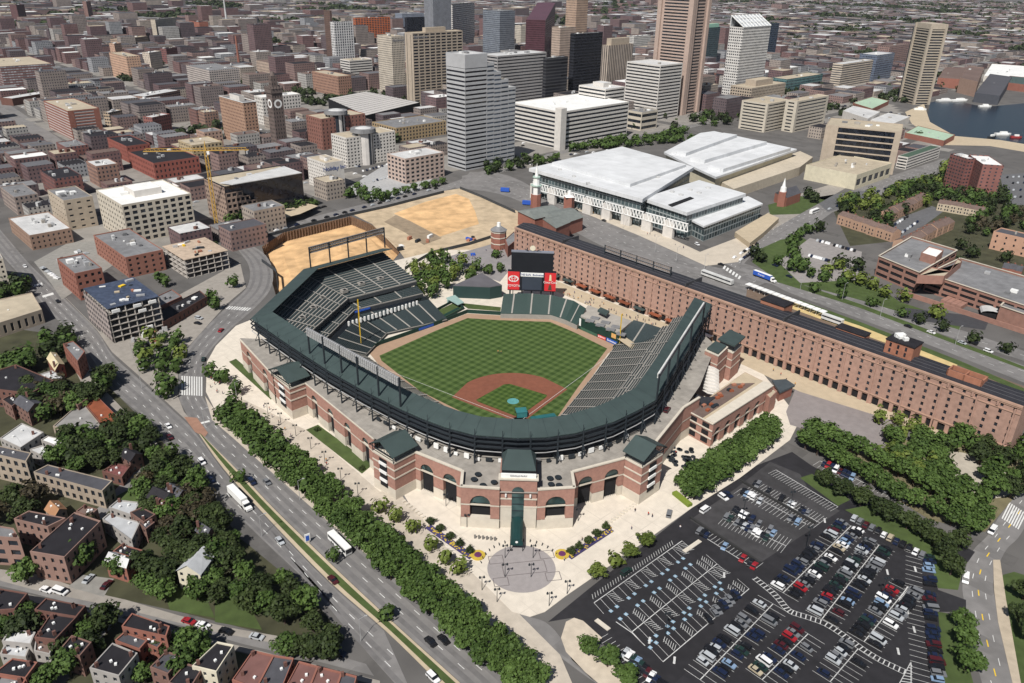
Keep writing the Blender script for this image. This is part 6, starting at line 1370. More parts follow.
T = [
 # label, A, B, C, base/height, wall, style, roof, units, extra
 ('tall tan tower with dark windows between broad piers', (404.6, 33.5), (412.5, 33.6), (462.5, 28), (412.5, 105), TANW, lambda a, b: g(10.5, 4, .8, .55, 3) if (b-a).length > 40 else ('vert', 9, .12, .96), TROOF, 1, dict(pent=(.4, 6, TANW))),
 ('cream gridded apartment tower left of the tall tan tower', (377, 34), (391.5, 37), (404, 34), (391, 95), fac('creamgrid', (.52, .46, .38), bay=2.8, flo=3.2, fw=.5, fh=.5), ('fac',), TROOF, 3, {}),
 ('white banded office block in front of the cream tower', (340, 56.5), (349.5, 61), (372, 54.5), (350, 86), WHITEW, ('band', 3.8, .45, .5), TROOF, 2, {}),
 ('white tower with tall dark windows beside a brown slab', (330, 20), (334, 22.5), (353, 21), (337, 67), fac('whitetall', (.58, .57, .56), bay=5, flo=4.6, fw=.5, fh=.7), ('fac',), GROOF, 1, {}),
 ('narrow dark brown slab tower', (323.5, 10), (329.5, 11), (331.5, 9.6), (331, 66), fac('brownslab', (.12, .075, .06), bay=3, flo=3.4, fw=.3, fh=.4), ('fac',), DROOF, 0, {}),
 ('orange red brick block with dark window bays', (353, 17.5), (355, 18.5), (390, 16.5), (355, 42), fac('orange', (.50, .14, .05), bay=8, flo=4.2, fw=.72, fh=.6), ('fac',), GROOF, 2, {}),
 ('black glass slab with curved top behind the tan tower', (404.5, 17), (407, 18), (440, 15.5), (407, 48), BLKG, None, DROOF, 1, {}),
 ('grey vertical striped tower cut by the frame top', (424, -1), (433, 0), (451, -1.5), (433, 58), fac('greyvert', (.34, .35, .38), bay=2.2, flo=300, fw=.5, fh=1.2), ('fac',), GROOF, 0, {}),
 ('white tower with rows of dark windows near the frame top', (450, 4.5), (452.5, 5), (474.5, 2), (453, 52), fac('whiterow', (.6, .57, .54), bay=3.5, flo=4.2, fw=.75, fh=.55), ('fac',), GROOF, 0, {}),
 ('dark blue grey glass tower with fine grid', (483, 9), (500, 11.5), (515, 9), (500, 62), fac('bluegrid', (.20, .22, .25), (.06, .07, .09), bay=2.4, flo=3.8, fw=.7, fh=.6), ('fac',), GROOF, 2, {}),
 ('broad grey banded office slab behind the stepped tower', (481, 52), (497.5, 56.5), (546.5, 48.5), (500, 120), wmat('warm_grey', (.33, .315, .31)), ('band', 4, .42, .6), LROOF, 5, {}),
 ('dark bronze glass block right of the grey banded slab', (541, 57), (546.5, 58.8), (568, 57), (547, 114), fac('bronze', (.05, .05, .055), (.015, .016, .02), bay=30, flo=4.2, fw=1.2, fh=.6), ('fac',), GROOF, 2, {}),
 ('black glass office tower with pale roof', (570.5, 33), (575, 34.3), (603, 32.5), (572, 108), fac('blacktower', (.02, .022, .03), (.008, .009, .012), bay=1.8, flo=4, fw=.8, fh=.6), ('fac',), LROOF, 2, {}),
 ('tan art deco shaft tower rising out of the frame', (567, -14), (577.5, -13), (589, -14), (577, 82), fac('deco', (.38, .27, .20), bay=3, flo=3.8, fw=.4, fh=.5), ('fac',), TROOF, 0, {}),
 ('pale brown shouldered block beside the art deco shaft', (552, 26), (560.5, 28), (576, 25), (560, 88), fac('deco2', (.40, .31, .25), bay=2.8, flo=3.8, fw=.4, fh=.5), ('fac',), TROOF, 3, {}),
 ('tan ribbed concrete tower with small crown', (602, 44.5), (608.5, 46), (633.5, 40.5), (614, 94), fac('ribbed', (.44, .37, .31), (.06, .055, .055), bay=4.2, flo=400, fw=.45, fh=1.3), ('fac',), TROOF, 2, dict(pent=(.72, 10, TANW))),
 ('white banded office cube before the tallest tan tower', (627, 60.5), (660.6, 66), (683, 60.5), (660, 121), WHITEW, ('band', 4.2, .46, .8, 5), LROOF, 3, {}),
 ('dark green glass round cornered tower with green roof', (704, 27), (708, 28), (720.5, 26), (710, 67), fac('greenglass', (.06, .09, .10), (.02, .035, .045), bay=2.6, flo=4, fw=.7, fh=.6), ('fac',), M('copper_green_roof', (.28, .48, .38), .7), 0, dict(pent=(.8, 7, M('copper_green_roof', (.28, .48, .38), .7)))),
 ('pale slim apartment slab before the green roofed tower', (697, 31), (704, 33), (711, 31), (704, 62), fac('slim', (.48, .44, .41), bay=3, flo=3.2, fw=.5, fh=.5), ('fac',), GROOF, 0, {}),
 ('long white banded office slab with a tall stair pier', (511, 101), (561, 112.5), (629, 102), (564.5, 150), WHITEW, ('band', 4.4, .5, .4, 5), WROOF, 5, dict(ucol=WHITE)),
 ('white banded block behind the long white slab', (579, 83), (605.5, 89.7), (625, 87), 52, WHITEW, ('band', 4.2, .48, .5), LROOF, 2, dict(pent=(.4, 5, WHITEW))),
 ('low cream annex with dark glass front by the white cube', (628, 106), (642, 113), (658, 107), (641, 131), CREAM, ('band', 8, .5, 1), GROOF, 3, {}),
 ('tan stacked office block with roof penthouse', (731, 84.5), (752, 88.6), (786, 80), (751, 112), TANW, g(4, 4.2, .6, .5), TROOF, 2, dict(pent=(.5, 8, TANW))),
 ('cream terraced hotel block with curved bands', (742, 99), (768, 104.5), (791, 94), (768, 133), CREAM, ('band', 4, .42, 3), TROOF, 3, {}),
 ('cream hotel block right of the terraced one', (786, 98), (797.5, 102), (829, 100), (797, 133), CREAM, ('band', 4, .42, 5), TROOF, 2, {}),
 ('teal glass podium building with hollow court', (772, 72.5), (787, 79.7), (823, 71.5), (787, 92), fac('teal', (.10, .19, .19), (.03, .06, .07), bay=3, flo=4.5, fw=.8, fh=.6), ('fac',), TROOF, 3, {}),
 ('tan banded mid rise left of the blue glass block', (833, 60), (843, 64.5), (873.5, 60), (843, 88), fac('tanband', (.50, .43, .35), bay=40, flo=3.8, fw=1.2, fh=.42), ('fac',), LROOF, 3, {}),
 ('blue glass office block by the harbour street', (860, 51.5), (877.5, 55.5), (895, 48.5), (880, 82), fac('blueglass', (.14, .17, .22), (.05, .06, .09), bay=3, flo=4, fw=.85, fh=.6), ('fac',), LROOF, 2, {}),
 ('long dusky brick block behind the harbour tower', (878, 44), (890, 47), (912, 45), (890, 66), fac('dusky', (.26, .17, .15), bay=4, flo=4, fw=.5, fh=.45), ('fac',), BROOF, 2, {}),
 ('black glass hotel slab with tan bands and end pier', (843, 119.5), (826, 125.5), (902, 131.8), (823, 167), TANW, ('band', 6.1, .78, 6), TROOF, 5, dict(glass=BLKG)),
 ('wide beige podium with blank side wall under the black hotel', (806, 166), (857, 175.5), (892, 164.5), (858, 190.5), wmat('beige', (.58, .53, .40)), lambda a, b: g(14, 10, .7, .45) if (b-a).y > 20 and (b-a).x > 20 else None, TROOF, 8, {}),
 ('white decked parking garage with red and green top court', (898, 150), (908, 158), (941, 141), (908, 170), WHITEW, ('band', 3.4, .5, .5), M('green_court', (.06, .10, .07), .9), 0, {}),
 ('maroon brick apartment slab, left half of the pair', (950.5, 151), (968, 159.5), (976, 154), (966, 192), fac('maroon', (.20, .085, .075), bay=3.6, flo=3.2, fw=.55, fh=.45), ('fac',), LROOF, 3, {}),
 ('maroon brick apartment slab, right half of the pair', (969, 157), (983, 165), (1004, 166.5), (973, 197), fac('maroon2', (.235, .105, .09), bay=5, flo=3.2, fw=.3, fh=.4), ('fac',), WROOF, 2, {}),
 ('salmon brick hall with small windows at the right edge', (1001, 226), (993.5, 232), (1040, 243), (991, 249), wmat('salmon', (.50, .30, .21)), g(7, 4, .2, .4), SLATE, 3, {}),
 ('tan and white scaffolded hotel block with brick crown', (219, 97.5), (243, 103.5), (256, 99.5), (247, 147), wmat('salmon_brick', (.38, .24, .17)), g(3.6, 3.6, .42, .45), GROOF, 4, dict(cap=WHITE, pent=(.4, 5, WHITEW))),
 ('white wrapped block behind the clock tower', (254, 93), (262, 98), (300, 90), 33, WHITEW, g(4, 4, .5, .5), WROOF, 5, {}),
 ('maroon brick hotel block behind the round topped hotel', (306, 113), (321, 119.5), (365, 108), (331, 150), wmat('maroon_brick', (.25, .12, .095)), g(4.5, 4, .3, .55), TROOF, 6, {}),
 ('round topped white hotel with gridded windows', (331, 134), (346, 138.6), (395, 127.5), (348, 168), WHITEW, g(3.9, 3.3, .5, .5), TROOF, 4, {}),
 ('small white block with blue lettering on its blank wall', (307, 157), (325, 164), (343.5, 153.5), (327, 191), WHITEW, lambda a, b: g(3.2, 3.1, .42, .45) if (b-a).y < 0 else None, TROOF, 2, dict(pent=(.3, 3, WHITEW))),
 ('pink and white block with square bays by the pit street', (387, 152), (405, 159.5), (444, 151), (410, 184), wmat('pinkish', (.46, .36, .31)), g(6, 3.6, .6, .55), LROOF, 5, {}),
 ('long yellow brown building with arched upper windows', (372, 122), (396, 128.5), (446, 112), (397, 142), wmat('ochre', (.36, .27, .16)), g(4.6, 4.2, .5, .6), GROOF, 7, {}),
 ('brick office block with dark top left of the white bands', (312, 72), (338, 76.8), (351, 73.5), (340, 97), wmat('brick6', (.32, .19, .14)), g(4, 4, .4, .5), TROOF, 3, {}),
 ('red and white decked garage beside the upper street', (43.5, 99.8), (67.5, 111.6), (99, 105), (72.5, 140.6), BR1, lambda a, b: ('band', 3.3, .5, .8) if (b-a).y < 0 else ('band', 3.3, .55, 6), TROOF, 7, dict(glass=M('pale_deck_edge', (.5, .47, .45), .8))),
 ('dark roofed red brick block under the yellow crane jib', (128, 151), (153.5, 164), (199, 153), (155, 180), wmat('crimson_brick', (.27, .09, .07)), g(4, 5, .4, .5), DROOF, 6, {}),
 ('red brick warehouse left of the dark roofed block', (107, 137), (126.5, 147), (150, 140), 16, wmat('crimson_brick', (.27, .09, .07)), g(4, 4, .3, .4), DROOF, 5, {}),
 ('yellow tan gridded loft building under the crane', (178, 140), (192, 146), (222, 137), (199, 165), wmat('yellow_tan', (.45, .36, .23)), g(4, 4.2, .5, .55), TROOF, 2, {}),
 ('flat roofed tan brick block beside the upper boulevard', (8.6, 220.6), (29.5, 236.4), (71, 226), (30, 251), wmat('tan_brick', (.30, .20, .15)), g(3.6, 4, .35, .45), LROOF, 9, {}),
 ('brick and cream concrete block with deep notches', (47.4, 196), (63.5, 201.5), (92.5, 193), (67, 231), wmat('notched', (.44, .37, .29)), g(6, 4.5, .4, .3), GROOF, 6, {}),
 ('red brick building between car lot and concrete frame', (57, 262), (75, 274.6), (102, 270), (76.5, 301.5), BR1, g(4, 4.4, .45, .45), GROOF, 9, {}),
 ('tall red brick block behind the concrete frame', (93.5, 234.5), (125.5, 258.5), (163, 246), (123.5, 279), wmat('mid_brick', (.29, .135, .10)), g(5, 3.8, .35, .5), GROOF, 10, {}),
 ('long maroon gridded parking block at the upper left', (-20, 58), (0, 67), (52, 60), (0, 92), fac('gridgarage', (.17, .085, .08), (.3, .31, .32), bay=4, flo=3.6, fw=.85, fh=.4), ('fac',), TROOF, 4, {}),
 ('long low hall with white roof at the upper left', (0, 92), (12, 99), (78, 86), 9, BR3, ('fac',), LROOF, 8, {}),
 ('pink tan hospital block with stepped towers', (109, 52), (126, 57), (140, 53), (120, 82), fac('hosp', (.48, .31, .22), bay=4, flo=4, fw=.4, fh=.4), ('fac',), TROOF, 4, {}),
 ('tall beige block behind the hospital', (150.5, 17), (155, 20), (176, 15.5), (157, 46), fac('beigeblk', (.42, .37, .30), bay=3, flo=4, fw=.2, fh=.3), ('fac',), GROOF, 1, {}),
 ('square red brick tower block in the upper left', (189, 20.5), (199, 22.5), (208, 20), (200, 39), fac('redblk', (.33, .13, .09), bay=3, flo=4, fw=.2, fh=.3), ('fac',), DROOF, 1, {}),
 ('white and brown apartment slab with balconies', (186, 67), (209, 71), (239, 64), (213, 98), fac('balcony', (.42, .37, .34), bay=3.4, flo=3.1, fw=.62, fh=.45), ('fac',), GROOF, 4, {}),
 ('brown gridded garage left of the balcony slab', (129, 92), (144, 97), (180, 88), (146, 108), fac('browngar', (.30, .2, .16), bay=4, flo=3.4, fw=.7, fh=.5), ('fac',), LROOF, 5, {}),
 ('pale civic hall with long roof behind the clock tower', (256, 60), (272, 64), (297, 58), (272, 80), fac('civic', (.40, .31, .25), bay=4, flo=5, fw=.3, fh=.5), ('fac',), BROOF, 2, {}),
 ('grey sided loft building beside the stepped dark office', (196, 128), (204, 133), (222, 128), 22, BR4, g(4, 4, .4, .5), GROOF, 2, {}),
]
for i, (lb, A, B, C, base, c, f, rf) in enumerate((
 ('dark brown slab at the very upper left', (9, 3), (16, 5), (24, 2), (16, 21), (.12, .06, .06), .3, DROOF), ('slim brown apartment slab at the upper left', (82, 0), (86, 1.5), (90.5, 0), (86, 19), (.22, .13, .11), .4, BROOF), ('tan gridded block above the hospital', (110, 36), (118, 39.5), (148, 35), (118, 51), (.36, .27, .2), .6, TROOF),
 ('pale twin block in front of the hospital', (142, 50), (149, 53), (161, 48.5), (150, 70), (.5, .43, .36), .3, LROOF), ('dark red block right of the pale twin block', (160, 47), (166, 49), (177, 46), (166, 64), (.17, .075, .07), .4, DROOF), ('slim hospital tower on the left', (109, 42), (114, 44), (121, 42), (114, 70), (.45, .29, .21), .3, TROOF),
 ('pale columned block in the upper middle', (233, 17), (237, 19), (258, 16), (237, 31), (.44, .38, .34), .5, LROOF), ('white banded block above the clock tower', (249, 31), (257, 34), (268, 29.5), (257, 51), (.55, .52, .49), .6, LROOF), ('red brick church block above the clock tower', (262, 41), (268, 45), (291, 42), (268, 53), (.3, .07, .06), .3, SLATE),
 ('white gridded block behind the ribbed tower', (629, 34), (634, 36.5), (651, 34.5), (634, 57), (.6, .58, .54), .6, WROOF), ('small white and black block left of the lattice tower', (701, 68), (708, 70.5), (717, 67.5), (708, 88), (.55, .52, .5), .6, LROOF), ('brown block with cream top before the arena', (196, 108), (204, 113), (218, 107), (204, 130), (.27, .17, .13), .4, TROOF),
 ('checkered brown and cream block by the decked garage', (103, 107), (109, 113), (122, 108), (109, 128), (.46, .36, .26), .7, LROOF), ('maroon loft with pale roof by the crane jib', (143, 113), (152, 118), (170, 112), (152, 134), (.24, .1, .085), .4, LROOF), ('dusky loft left of the scaffolded hotel', (188, 106), (196, 110.5), (214, 105), (196, 128), (.2, .11, .095), .4, GROOF),
 ('long maroon block below the decked garage', (56, 141), (66, 148), (88, 142), (66, 166), (.22, .1, .085), .35, GROOF), ('grey fronted block left of the cream office', (0, 190), (14, 198), (38, 192), (14, 216), (.3, .24, .21), .4, GROOF), ('dark brick block above the flat tan brick block', (40, 172), (54, 180), (82, 172), (54, 200), (.19, .085, .075), .4, DROOF),
 ('pink brick block beside the long maroon block', (86, 160), (96, 167), (118, 160), (96, 188), (.3, .18, .14), .4, LROOF), ('pale grey midrise behind the tan tower', (388, 45), (396, 47), (406, 44), (396, 72), (.42, .41, .41), .6, GROOF), ('blue grey midrise by the orange block', (395, 12), (402, 14), (424, 11), (402, 32), (.24, .27, .33), .6, GROOF),
 ('cream midrise beyond the grey tower', (515, 24), (521, 26), (530, 23.5), (521, 52), (.5, .45, .38), .4, TROOF), ('low wide brown block behind the grey slab', (478, 38), (488, 41), (516, 38), (488, 56), (.2, .18, .17), .5, GROOF), ('grey midrise behind the tallest tower', (735, 36), (742, 38), (752, 35), (742, 60), (.35, .3, .27), .5, GROOF))):
    T.append((lb, A, B, C, base, FAC('facade_extra_%d' % i, c, bay=3.4, flo=3.7, fw=f, fh=.5), ('fac',), rf, 3, {}))
for lb, uv, tp, r_, mt in (('tall pale smokestack in the upper left', (227, 25), (225.5, -6), 3, LROOF), ('brick chimney left of the clock tower', (240, 72), (238, 36), 2.6, BR1)):
    q = P(*uv); m = MB(); m.tube(q, (q.x, q.y, HT(uv, tp)), r_, r_*.6, 10); solo(m, 'smokestack', mt, lb, 'chimney')
for lb, A, B, C, base, wl, st, rf, un, ex in T:
    r_ = bld(lb, A, B, C, base, wl, st, rf, un, **ex); T_ = r_
    if 'round topped' in lb:
        o, pl, h = r_; d = pl[2]-pl[1]; c = pl[1]+d*.42+(pl[0]-pl[1])*.25; m = MB(); m.tube((c.x, c.y, 0), (c.x, c.y, h+3), 10, 10, 20); m.build('round_bay', fac('roundbay', (.56, .53, .5), bay=400, flo=3.3, fw=1.2, fh=.5), o); m = MB(); m.tube((c.x, c.y, h+3), (c.x, c.y, h+6.5), 13, 12.5, 24); m.build('round_rooftop', GROOF, o)
        m = MB(); m.tube((c.x, c.y, h+6.5), (c.x, c.y, h+7.6), 8, 4, 20); m.build('saucer_roof', LROOF, o)
    if 'blue lettering' in lb:
        o, pl, h = r_; d = (pl[2]-pl[1]).normalized(); text('Holiday Inn', 5.2, M('blue_letters', (.03, .07, .25), .5), o, 'lettering', (pl[1]+pl[2])/2+V((d.y, -d.x, 0))*.15+V((0, 0, h-5)), d, (0, 0, 1))
    if 'stair pier' in lb:
        o, pl, h = r_; m = MB(); m.box((pl[1].x, pl[1].y, 0), 9, 9, h+5, rad(35)); m.build('stair_pier', WHITEW, o)
    if 'end pier' in lb:
        o, pl, h = r_; m = MB(); d = (pl[2]-pl[1]).normalized(); q = pl[1]+d*9+V((d.y, -d.x, 0))*.6; m.box((q.x, q.y, 0), 7, 2, h+1, math.atan2(d.y, d.x)); m.build('end_pier', TANW, o)
    if 'tall tan tower' in lb:
        o, pl, h = r_; d = (pl[2]-pl[1]).normalized(); text('Baltimore', 6, M('grey_lettering', (.25, .25, .27), .6), o, 'lettering', pl[1]+d*14+V((d.y, -d.x, 0))*.2+V((0, 0, h-5)), d, (0, 0, 1))
# tallest tan tower, its top beyond the frame
z = HT((687, 113), (687.5, 55)); pl = rect((656.5, 55), (687.5, 56.5), (702.6, 55), z); cen = sum(pl, V())/4
o = thing('banded_tower', 'tallest tower, tan stone with dark window bands, top cut by the frame', 'tower', (cen.x, cen.y, 0)); block(o, pl, 161, wmat('rose_stone', (.42, .32, .27)), ('band', 4, .5, 6.5, 9), TROOF)
for k in (0, 1, 2):
    m = MB(); m.box((pl[k].x, pl[k].y, 0), 6, 6, 162, math.atan2((pl[2]-pl[1]).y, (pl[2]-pl[1]).x)); m.build('corner_pier', wmat('rose_stone', (.42, .32, .27)), o)
q = (pl[1]+pl[2])/2; m = MB(); m.box((pl[1].x+(pl[2]-pl[1]).x*.12, pl[1].y+(pl[2]-pl[1]).y*.12, 0), 7, 5, 162, math.atan2((pl[2]-pl[1]).y, (pl[2]-pl[1]).x)); m.build('corner_pier', wmat('rose_stone', (.42, .32, .27)), o)
# white lattice tower with raked glass crown
h = HT((737, 104), (743.7, 28)); o, pl, h = bld('white gridded tower with a raked white lattice crown', (730, 24), (743.7, 28), (771, 26.5), (737, 104), fac('lattice', (.60, .58, .55), bay=3.4, flo=4, fw=.6, fh=.5), ('fac',), LROOF)
m = MB(); a, b, c, d = [V((p.x, p.y, h)) for p in pl]
for k in range(9):
    p0, p1 = lerp(b, c, k/8), lerp(a, d, k/8); m.tube(p0+V((0, 0, 1)), p1+V((0, 0, 16)), .7, n=4); m.tube(p1, p1+V((0, 0, 16)), .5, n=4)
for t in (.0, .35, .7, 1): m.tube(lerp(b, a, t)+V((0, 0, 1+15*t)), lerp(c, d, t)+V((0, 0, 1+15*t)), .6, n=4)
m.build('lattice_crown', WHITE, o); m = MB(); m.face([b+V((0, 0, .6)), c+V((0, 0, .6)), d+V((0, 0, 15.4)), a+V((0, 0, 15.4))]); m.face([a, a+V((0, 0, 15.4)), d+V((0, 0, 15.4)), d]); m.build('crown_glazing', fac('glz', (.5, .52, .53), (.25, .27, .3), bay=2.5, flo=2.5, fw=.6, fh=.6), o)
bld('dark blue glass tower behind the lattice crown tower', (768, 23), (771, 24), (779.5, 22.5), (772, 64), fac('navytower', (.05, .07, .10), (.02, .03, .05), bay=2.5, flo=4, fw=.8, fh=.6), ('fac',), DROOF)
# maroon tower with slanted roof
h = HT((545, 68), (545.5, 20)); o, pl, h = bld('dark maroon tower with a steeply slanted roof', (526, 20), (545.5, 20.5), (555, 18), (545, 68), fac('slant', (.09, .035, .045), (.03, .015, .02), bay=2, flo=4, fw=.7, fh=.6), ('fac',), DROOF)
a, b, c, d = [V((p.x, p.y, h)) for p in pl]; up = V((0, 0, 24)); m = MB(); m.face([a, b, c+up, d+up]); m.face([b, c, c+up]); m.face([a, d+up, d]); m.face([c, d, d+up, c+up]); m.build('slanted_roof', M('maroon_roof', (.10, .05, .065), .5), o)
# harbour tower
o, pl, h = bld('tan five sided harbour tower with rows of dark windows', (917, 21), (932, 25), (947, 24.5), (917.5, 105), wmat('harbour_tan', (.41, .355, .285)), ('band', 3.9, .55, 1.5, 6), TROOF)
for k in (0, 1, 2): m = MB(); m.box((pl[k].x, pl[k].y, 0), 3.4, 3.4, h+1); m.build('corner_pier', wmat('harbour_tan', (.41, .355, .285)), o)
e = (pl[1]-pl[0]).normalized(); m = MB(); m.prism([p+(p-sum(pl, V())/4).normalized()*1 for p in pl], h-6, h+1.5); m.build('crown_band', wmat('harbour_tan', (.41, .355, .285)), o)
cc = sum(pl, V())/4; m = MB(); m.prism([cc+(p-cc)*.8+V((6, 22, 0)) for p in pl], 0, h-6); m.build('dark_glass_sides', fac('harbglass', (.05, .06, .08), (.02, .025, .035), bay=3, flo=3.9, fw=.8, fh=.6), o)
# clock tower
h = HT((272.5, 151), (271.2, 93)); pl = rect((266, 92), (271.3, 93.5), (282, 92), h); cen = sum(pl, V())/4; o = thing('clock_tower', 'slim dark brown stone clock tower with crenellated crown', 'tower', (cen.x, cen.y, 0)); CK = fac('clockshaft', (.13, .10, .09), (.03, .028, .028), bay=3, flo=4.2, fw=.35, fh=.5)
sq = [cen+V((x, y, 0)) for x, y in ((-1, -1), (1, -1), (1, 1), (-1, 1))]; e1 = (pl[1]-pl[0]).normalized(); e2 = V((-e1.y, e1.x, 0)); R0 = 6.2
def sqp(r): return [cen+e1*x*r+e2*y*r for x, y in ((-1, -1), (1, -1), (1, 1), (-1, 1))]
m = MB(); m.prism(sqp(R0), 0, h); m.build('shaft', CK, o); m = MB(); m.prism(sqp(R0+.9), h, h+4.5); m.build('crown', wmat('brown_stone', (.14, .11, .10)), o)
for k in range(16):
    a, b = sqp(R0+.7)[k//4], sqp(R0+.7)[(k//4+1) % 4]; q = lerp(a, b, (k % 4+.5)/4); m = MB(); m.box((q.x, q.y, h+4.5), 1.7, 1.7, 2); m.build('merlon', wmat('brown_stone', (.14, .11, .10)), o)
m = MB(); m.prism(sqp(3.4), h+4.5, h+17); m.build('turret', CK, o); m = MB(); m.tube(cen+V((0, 0, h+17)), cen+V((0, 0, h+21)), 3, 1.5, 8); m.build('turret_cap', wmat('brown_stone', (.14, .11, .10)), o)
for nn_ in (e1, -e1, e2, -e2):
    t = V((-nn_.y, nn_.x, 0)); c = cen+nn_*(R0+.1)+V((0, 0, h-11)); m = MB(); m.face([c+t*(4.6*math.cos(k*.3927))+V((0, 0, 4.6*math.sin(k*.3927))) for k in range(16)]); f = m.build('clock_face', WHITE, o); m = MB(); c = c+nn_*.1; m.face([c+t*(2.7*math.cos(k*.3927))+V((0, 0, 2.7*math.sin(k*.3927))) for k in range(16)]); m.build('clock_centre', wmat('brown_stone', (.14, .11, .10)), f)
# flat pale arena roof
o, pl = bpoly('large pale ribbed arena roof behind the round topped hotel', [(328, 98.6), (366, 91.5), (420, 102.5), (366, 115.5)], 14, DARK, None, M('arena_roof', (.46, .44, .42), .8, .06, .1), 0, 'arena', par=.3)
for k in range(1, 12): m = MB(); a, b = lerp(pl[0], pl[3], k/12), lerp(pl[1], pl[2], k/12); m.tube(a+V((0, 0, .2)), b+V((0, 0, .2)), .5, n=4); m.build('roof_rib', M('arena_rib', (.56, .54, .52), .8), o)
# dark stepped-glass office
o, pl, h = bld('dark mirrored office with stepped pink stone frame and pale roof', (204, 179.5), (224.5, 187.5), (302, 164.5), (229, 226), BLKG, lambda a, b: None, TROOF, 3)
d = (pl[2]-pl[1]); L = d.length; d.normalize(); nr = V((d.y, -d.x, 0)); PINKS = wmat('pink_stone', (.33, .24, .19))
wm, pn = MB(), []; facewall(wm, pn, pl[0]+(pl[0]-pl[3]).normalized()*.1+V((0, 0, 0)), pl[1]-(pl[2]-pl[1]).normalized()*.3, 0, h, g(3.4, 3.6, .5, .5)); wm.build('left_wall', PINKS, o)
for q_ in pn: pane(o, q_[0], q_[1], q_[2], q_[3], q_[4], q_[5], 'window', GLASS)
for k in range(6):
    w_ = L*.62*(1-k/7.5); z0_ = h*k/7; m = MB(); pp = []; facewall(m, pp, pl[1]+nr*.7, pl[1]+d*w_+nr*.7, z0_, z0_+h/7+.02, g(4.2, h/7, .72, .6), .6); m.build('stepped_frame', PINKS, o)
m = MB(); q4 = [pl[3]+(pl[2]-pl[3])*.2, pl[2]+nr*0, pl[1]+d*L*.1, pl[1]+d*L*.02+(pl[0]-pl[1])*.3]; m.prism(q4, h+.8, h+1.3); m.build('pale_roof_strip', LROOF, o)
m = MB(); m.face([P(268, 222, 6), P(298, 200, 6), P(318, 206, 6), P(300, 214, 6)]); m.build('porch_roof', TAN, o)
# ---- convention hall: broad white roofs over a glass front
cv = thing('convention_hall', 'huge white roofed convention hall with glass front and white trusses', 'hall', P(640, 190))
HROOF = M('hall_membrane', (.60, .61, .62), .75, .14, .08, big=.02, seam=8, seamk=.8)
def hall(px, z, z0, edge, wallm, name):
    poly = [V((p.x, p.y, 0)) for p in PL(px, z)]; m = MB(); m.prism(poly, z-edge, z, bot=True); r = m.build(name, HROOF, cv); c = sum(poly, V())/len(poly)
    m = MB(); m.prism([c+(p-c)*.955 for p in poly], z0, z-edge-.05); m.build('glass_wall', wallm, cv); FOOT.append(poly); return poly
CVG = fac('convglass', (.30, .33, .33), (.05, .07, .075), bay=4, flo=4.5, fw=.85, fh=.8)
h1 = hall([(529, 168), (622, 147.3), (694, 167), (642.6, 199)], 24, 0, 3, CVG, 'main_roof'); h2 = hall([(643, 198), (699, 180), (746, 193.5), (687, 212.5)], 21, 0, 2.6, CVG, 'second_roof'); h3 = hall([(684, 216), (748, 196), (763, 203.5), (704, 226)], 13, 0, 1.4, CVG, 'low_roof')
hall([(664, 152), (700, 133), (714, 131), (797, 149), (716, 177), (692, 166)], 17, 0, 2, wmat('beige', (.58, .53, .40)), 'rear_roof')
for a, b in (((676, 156), (732, 136)), ((694, 163), (762, 143)), ((712, 172), (786, 149))):
    a, b = P(*a, 17), P(*b, 17); d = b-a; c = (a+b)/2; m = MB(); m.box((c.x, c.y, 17.01), d.length*.92, 16, 3.4, math.atan2(d.y, d.x)); m.build('roof_monitor', HROOF, cv)
m = MB(); m.prism(PL([(668, 205), (690, 197), (694, 198.5), (672, 207)], 21.1), 21.02, 21.4); m.build('skylight', DARK, cv)
for k in range(5): q = P(672+k*9, 192-k*1.0+(k % 2)*4, 21.1); m = MB(); m.tube((q.x, q.y, 21.05), (q.x, q.y, 22), 2, n=10); m.build('roof_vent', LROOF, cv)
for k in range(9): q = P(560+k*14, 170-k*1.2+(k*7 % 5)*4, 24.1); m = MB(); m.box((q.x, q.y, 24.05), 3, 2, 1.3); m.build('roof_vent', LROOF, cv)
m = MB(); m.prism([V((p.x, p.y, 0)) for p in PL([(552, 165), (622, 149), (686, 167), (630, 187)], 24.1)], 24.02, 26.6); m.build('raised_roof', HROOF, cv)
A, B = h1[0], h1[3]
A, B = (P(531, 170, 24), P(687, 213, 22)); d = V((B.x-A.x, B.y-A.y, 0)); L = d.length; d.normalize(); nr = V((d.y, -d.x, 0)); A = V((A.x, A.y, 0))
for k in range(8):
    x = L*(k+.1)/8; q = A+d*x+nr*1.5; m = MB(); m.box((q.x+d.x*5, q.y+d.y*5, 0), 9, 3, 13, math.atan2(d.y, d.x)); m.build('white_pier', WHITEW, cv)
    m = MB(); x0 = L*(k+.28)/8
    for j in range(6): q0, q1 = A+d*(x0+j*3.2)+nr*3, A+d*(x0+(j+1)*3.2)+nr*3; m.tube(q0+V((0, 0, 9)), (q0+q1)/2+V((0, 0, 15)), .4, n=4); m.tube((q0+q1)/2+V((0, 0, 15)), q1+V((0, 0, 9)), .4, n=4)
    m.tube(A+d*x0+nr*3+V((0, 0, 9)), A+d*(x0+19)+nr*3+V((0, 0, 9)), .5, n=4); m.tube(A+d*x0+nr*3+V((0, 0, 15)), A+d*(x0+19)+nr*3+V((0, 0, 15)), .5, n=4); m.build('white_truss', WHITE, cv)
m = MB(); m.prism([V((p.x, p.y, 0)) for p in PL([(735, 232), (752, 222), (768, 213), (779, 218), (764, 232), (750, 243)], 4)], 0, 4); m.build('terraced_base', TAN, cv)
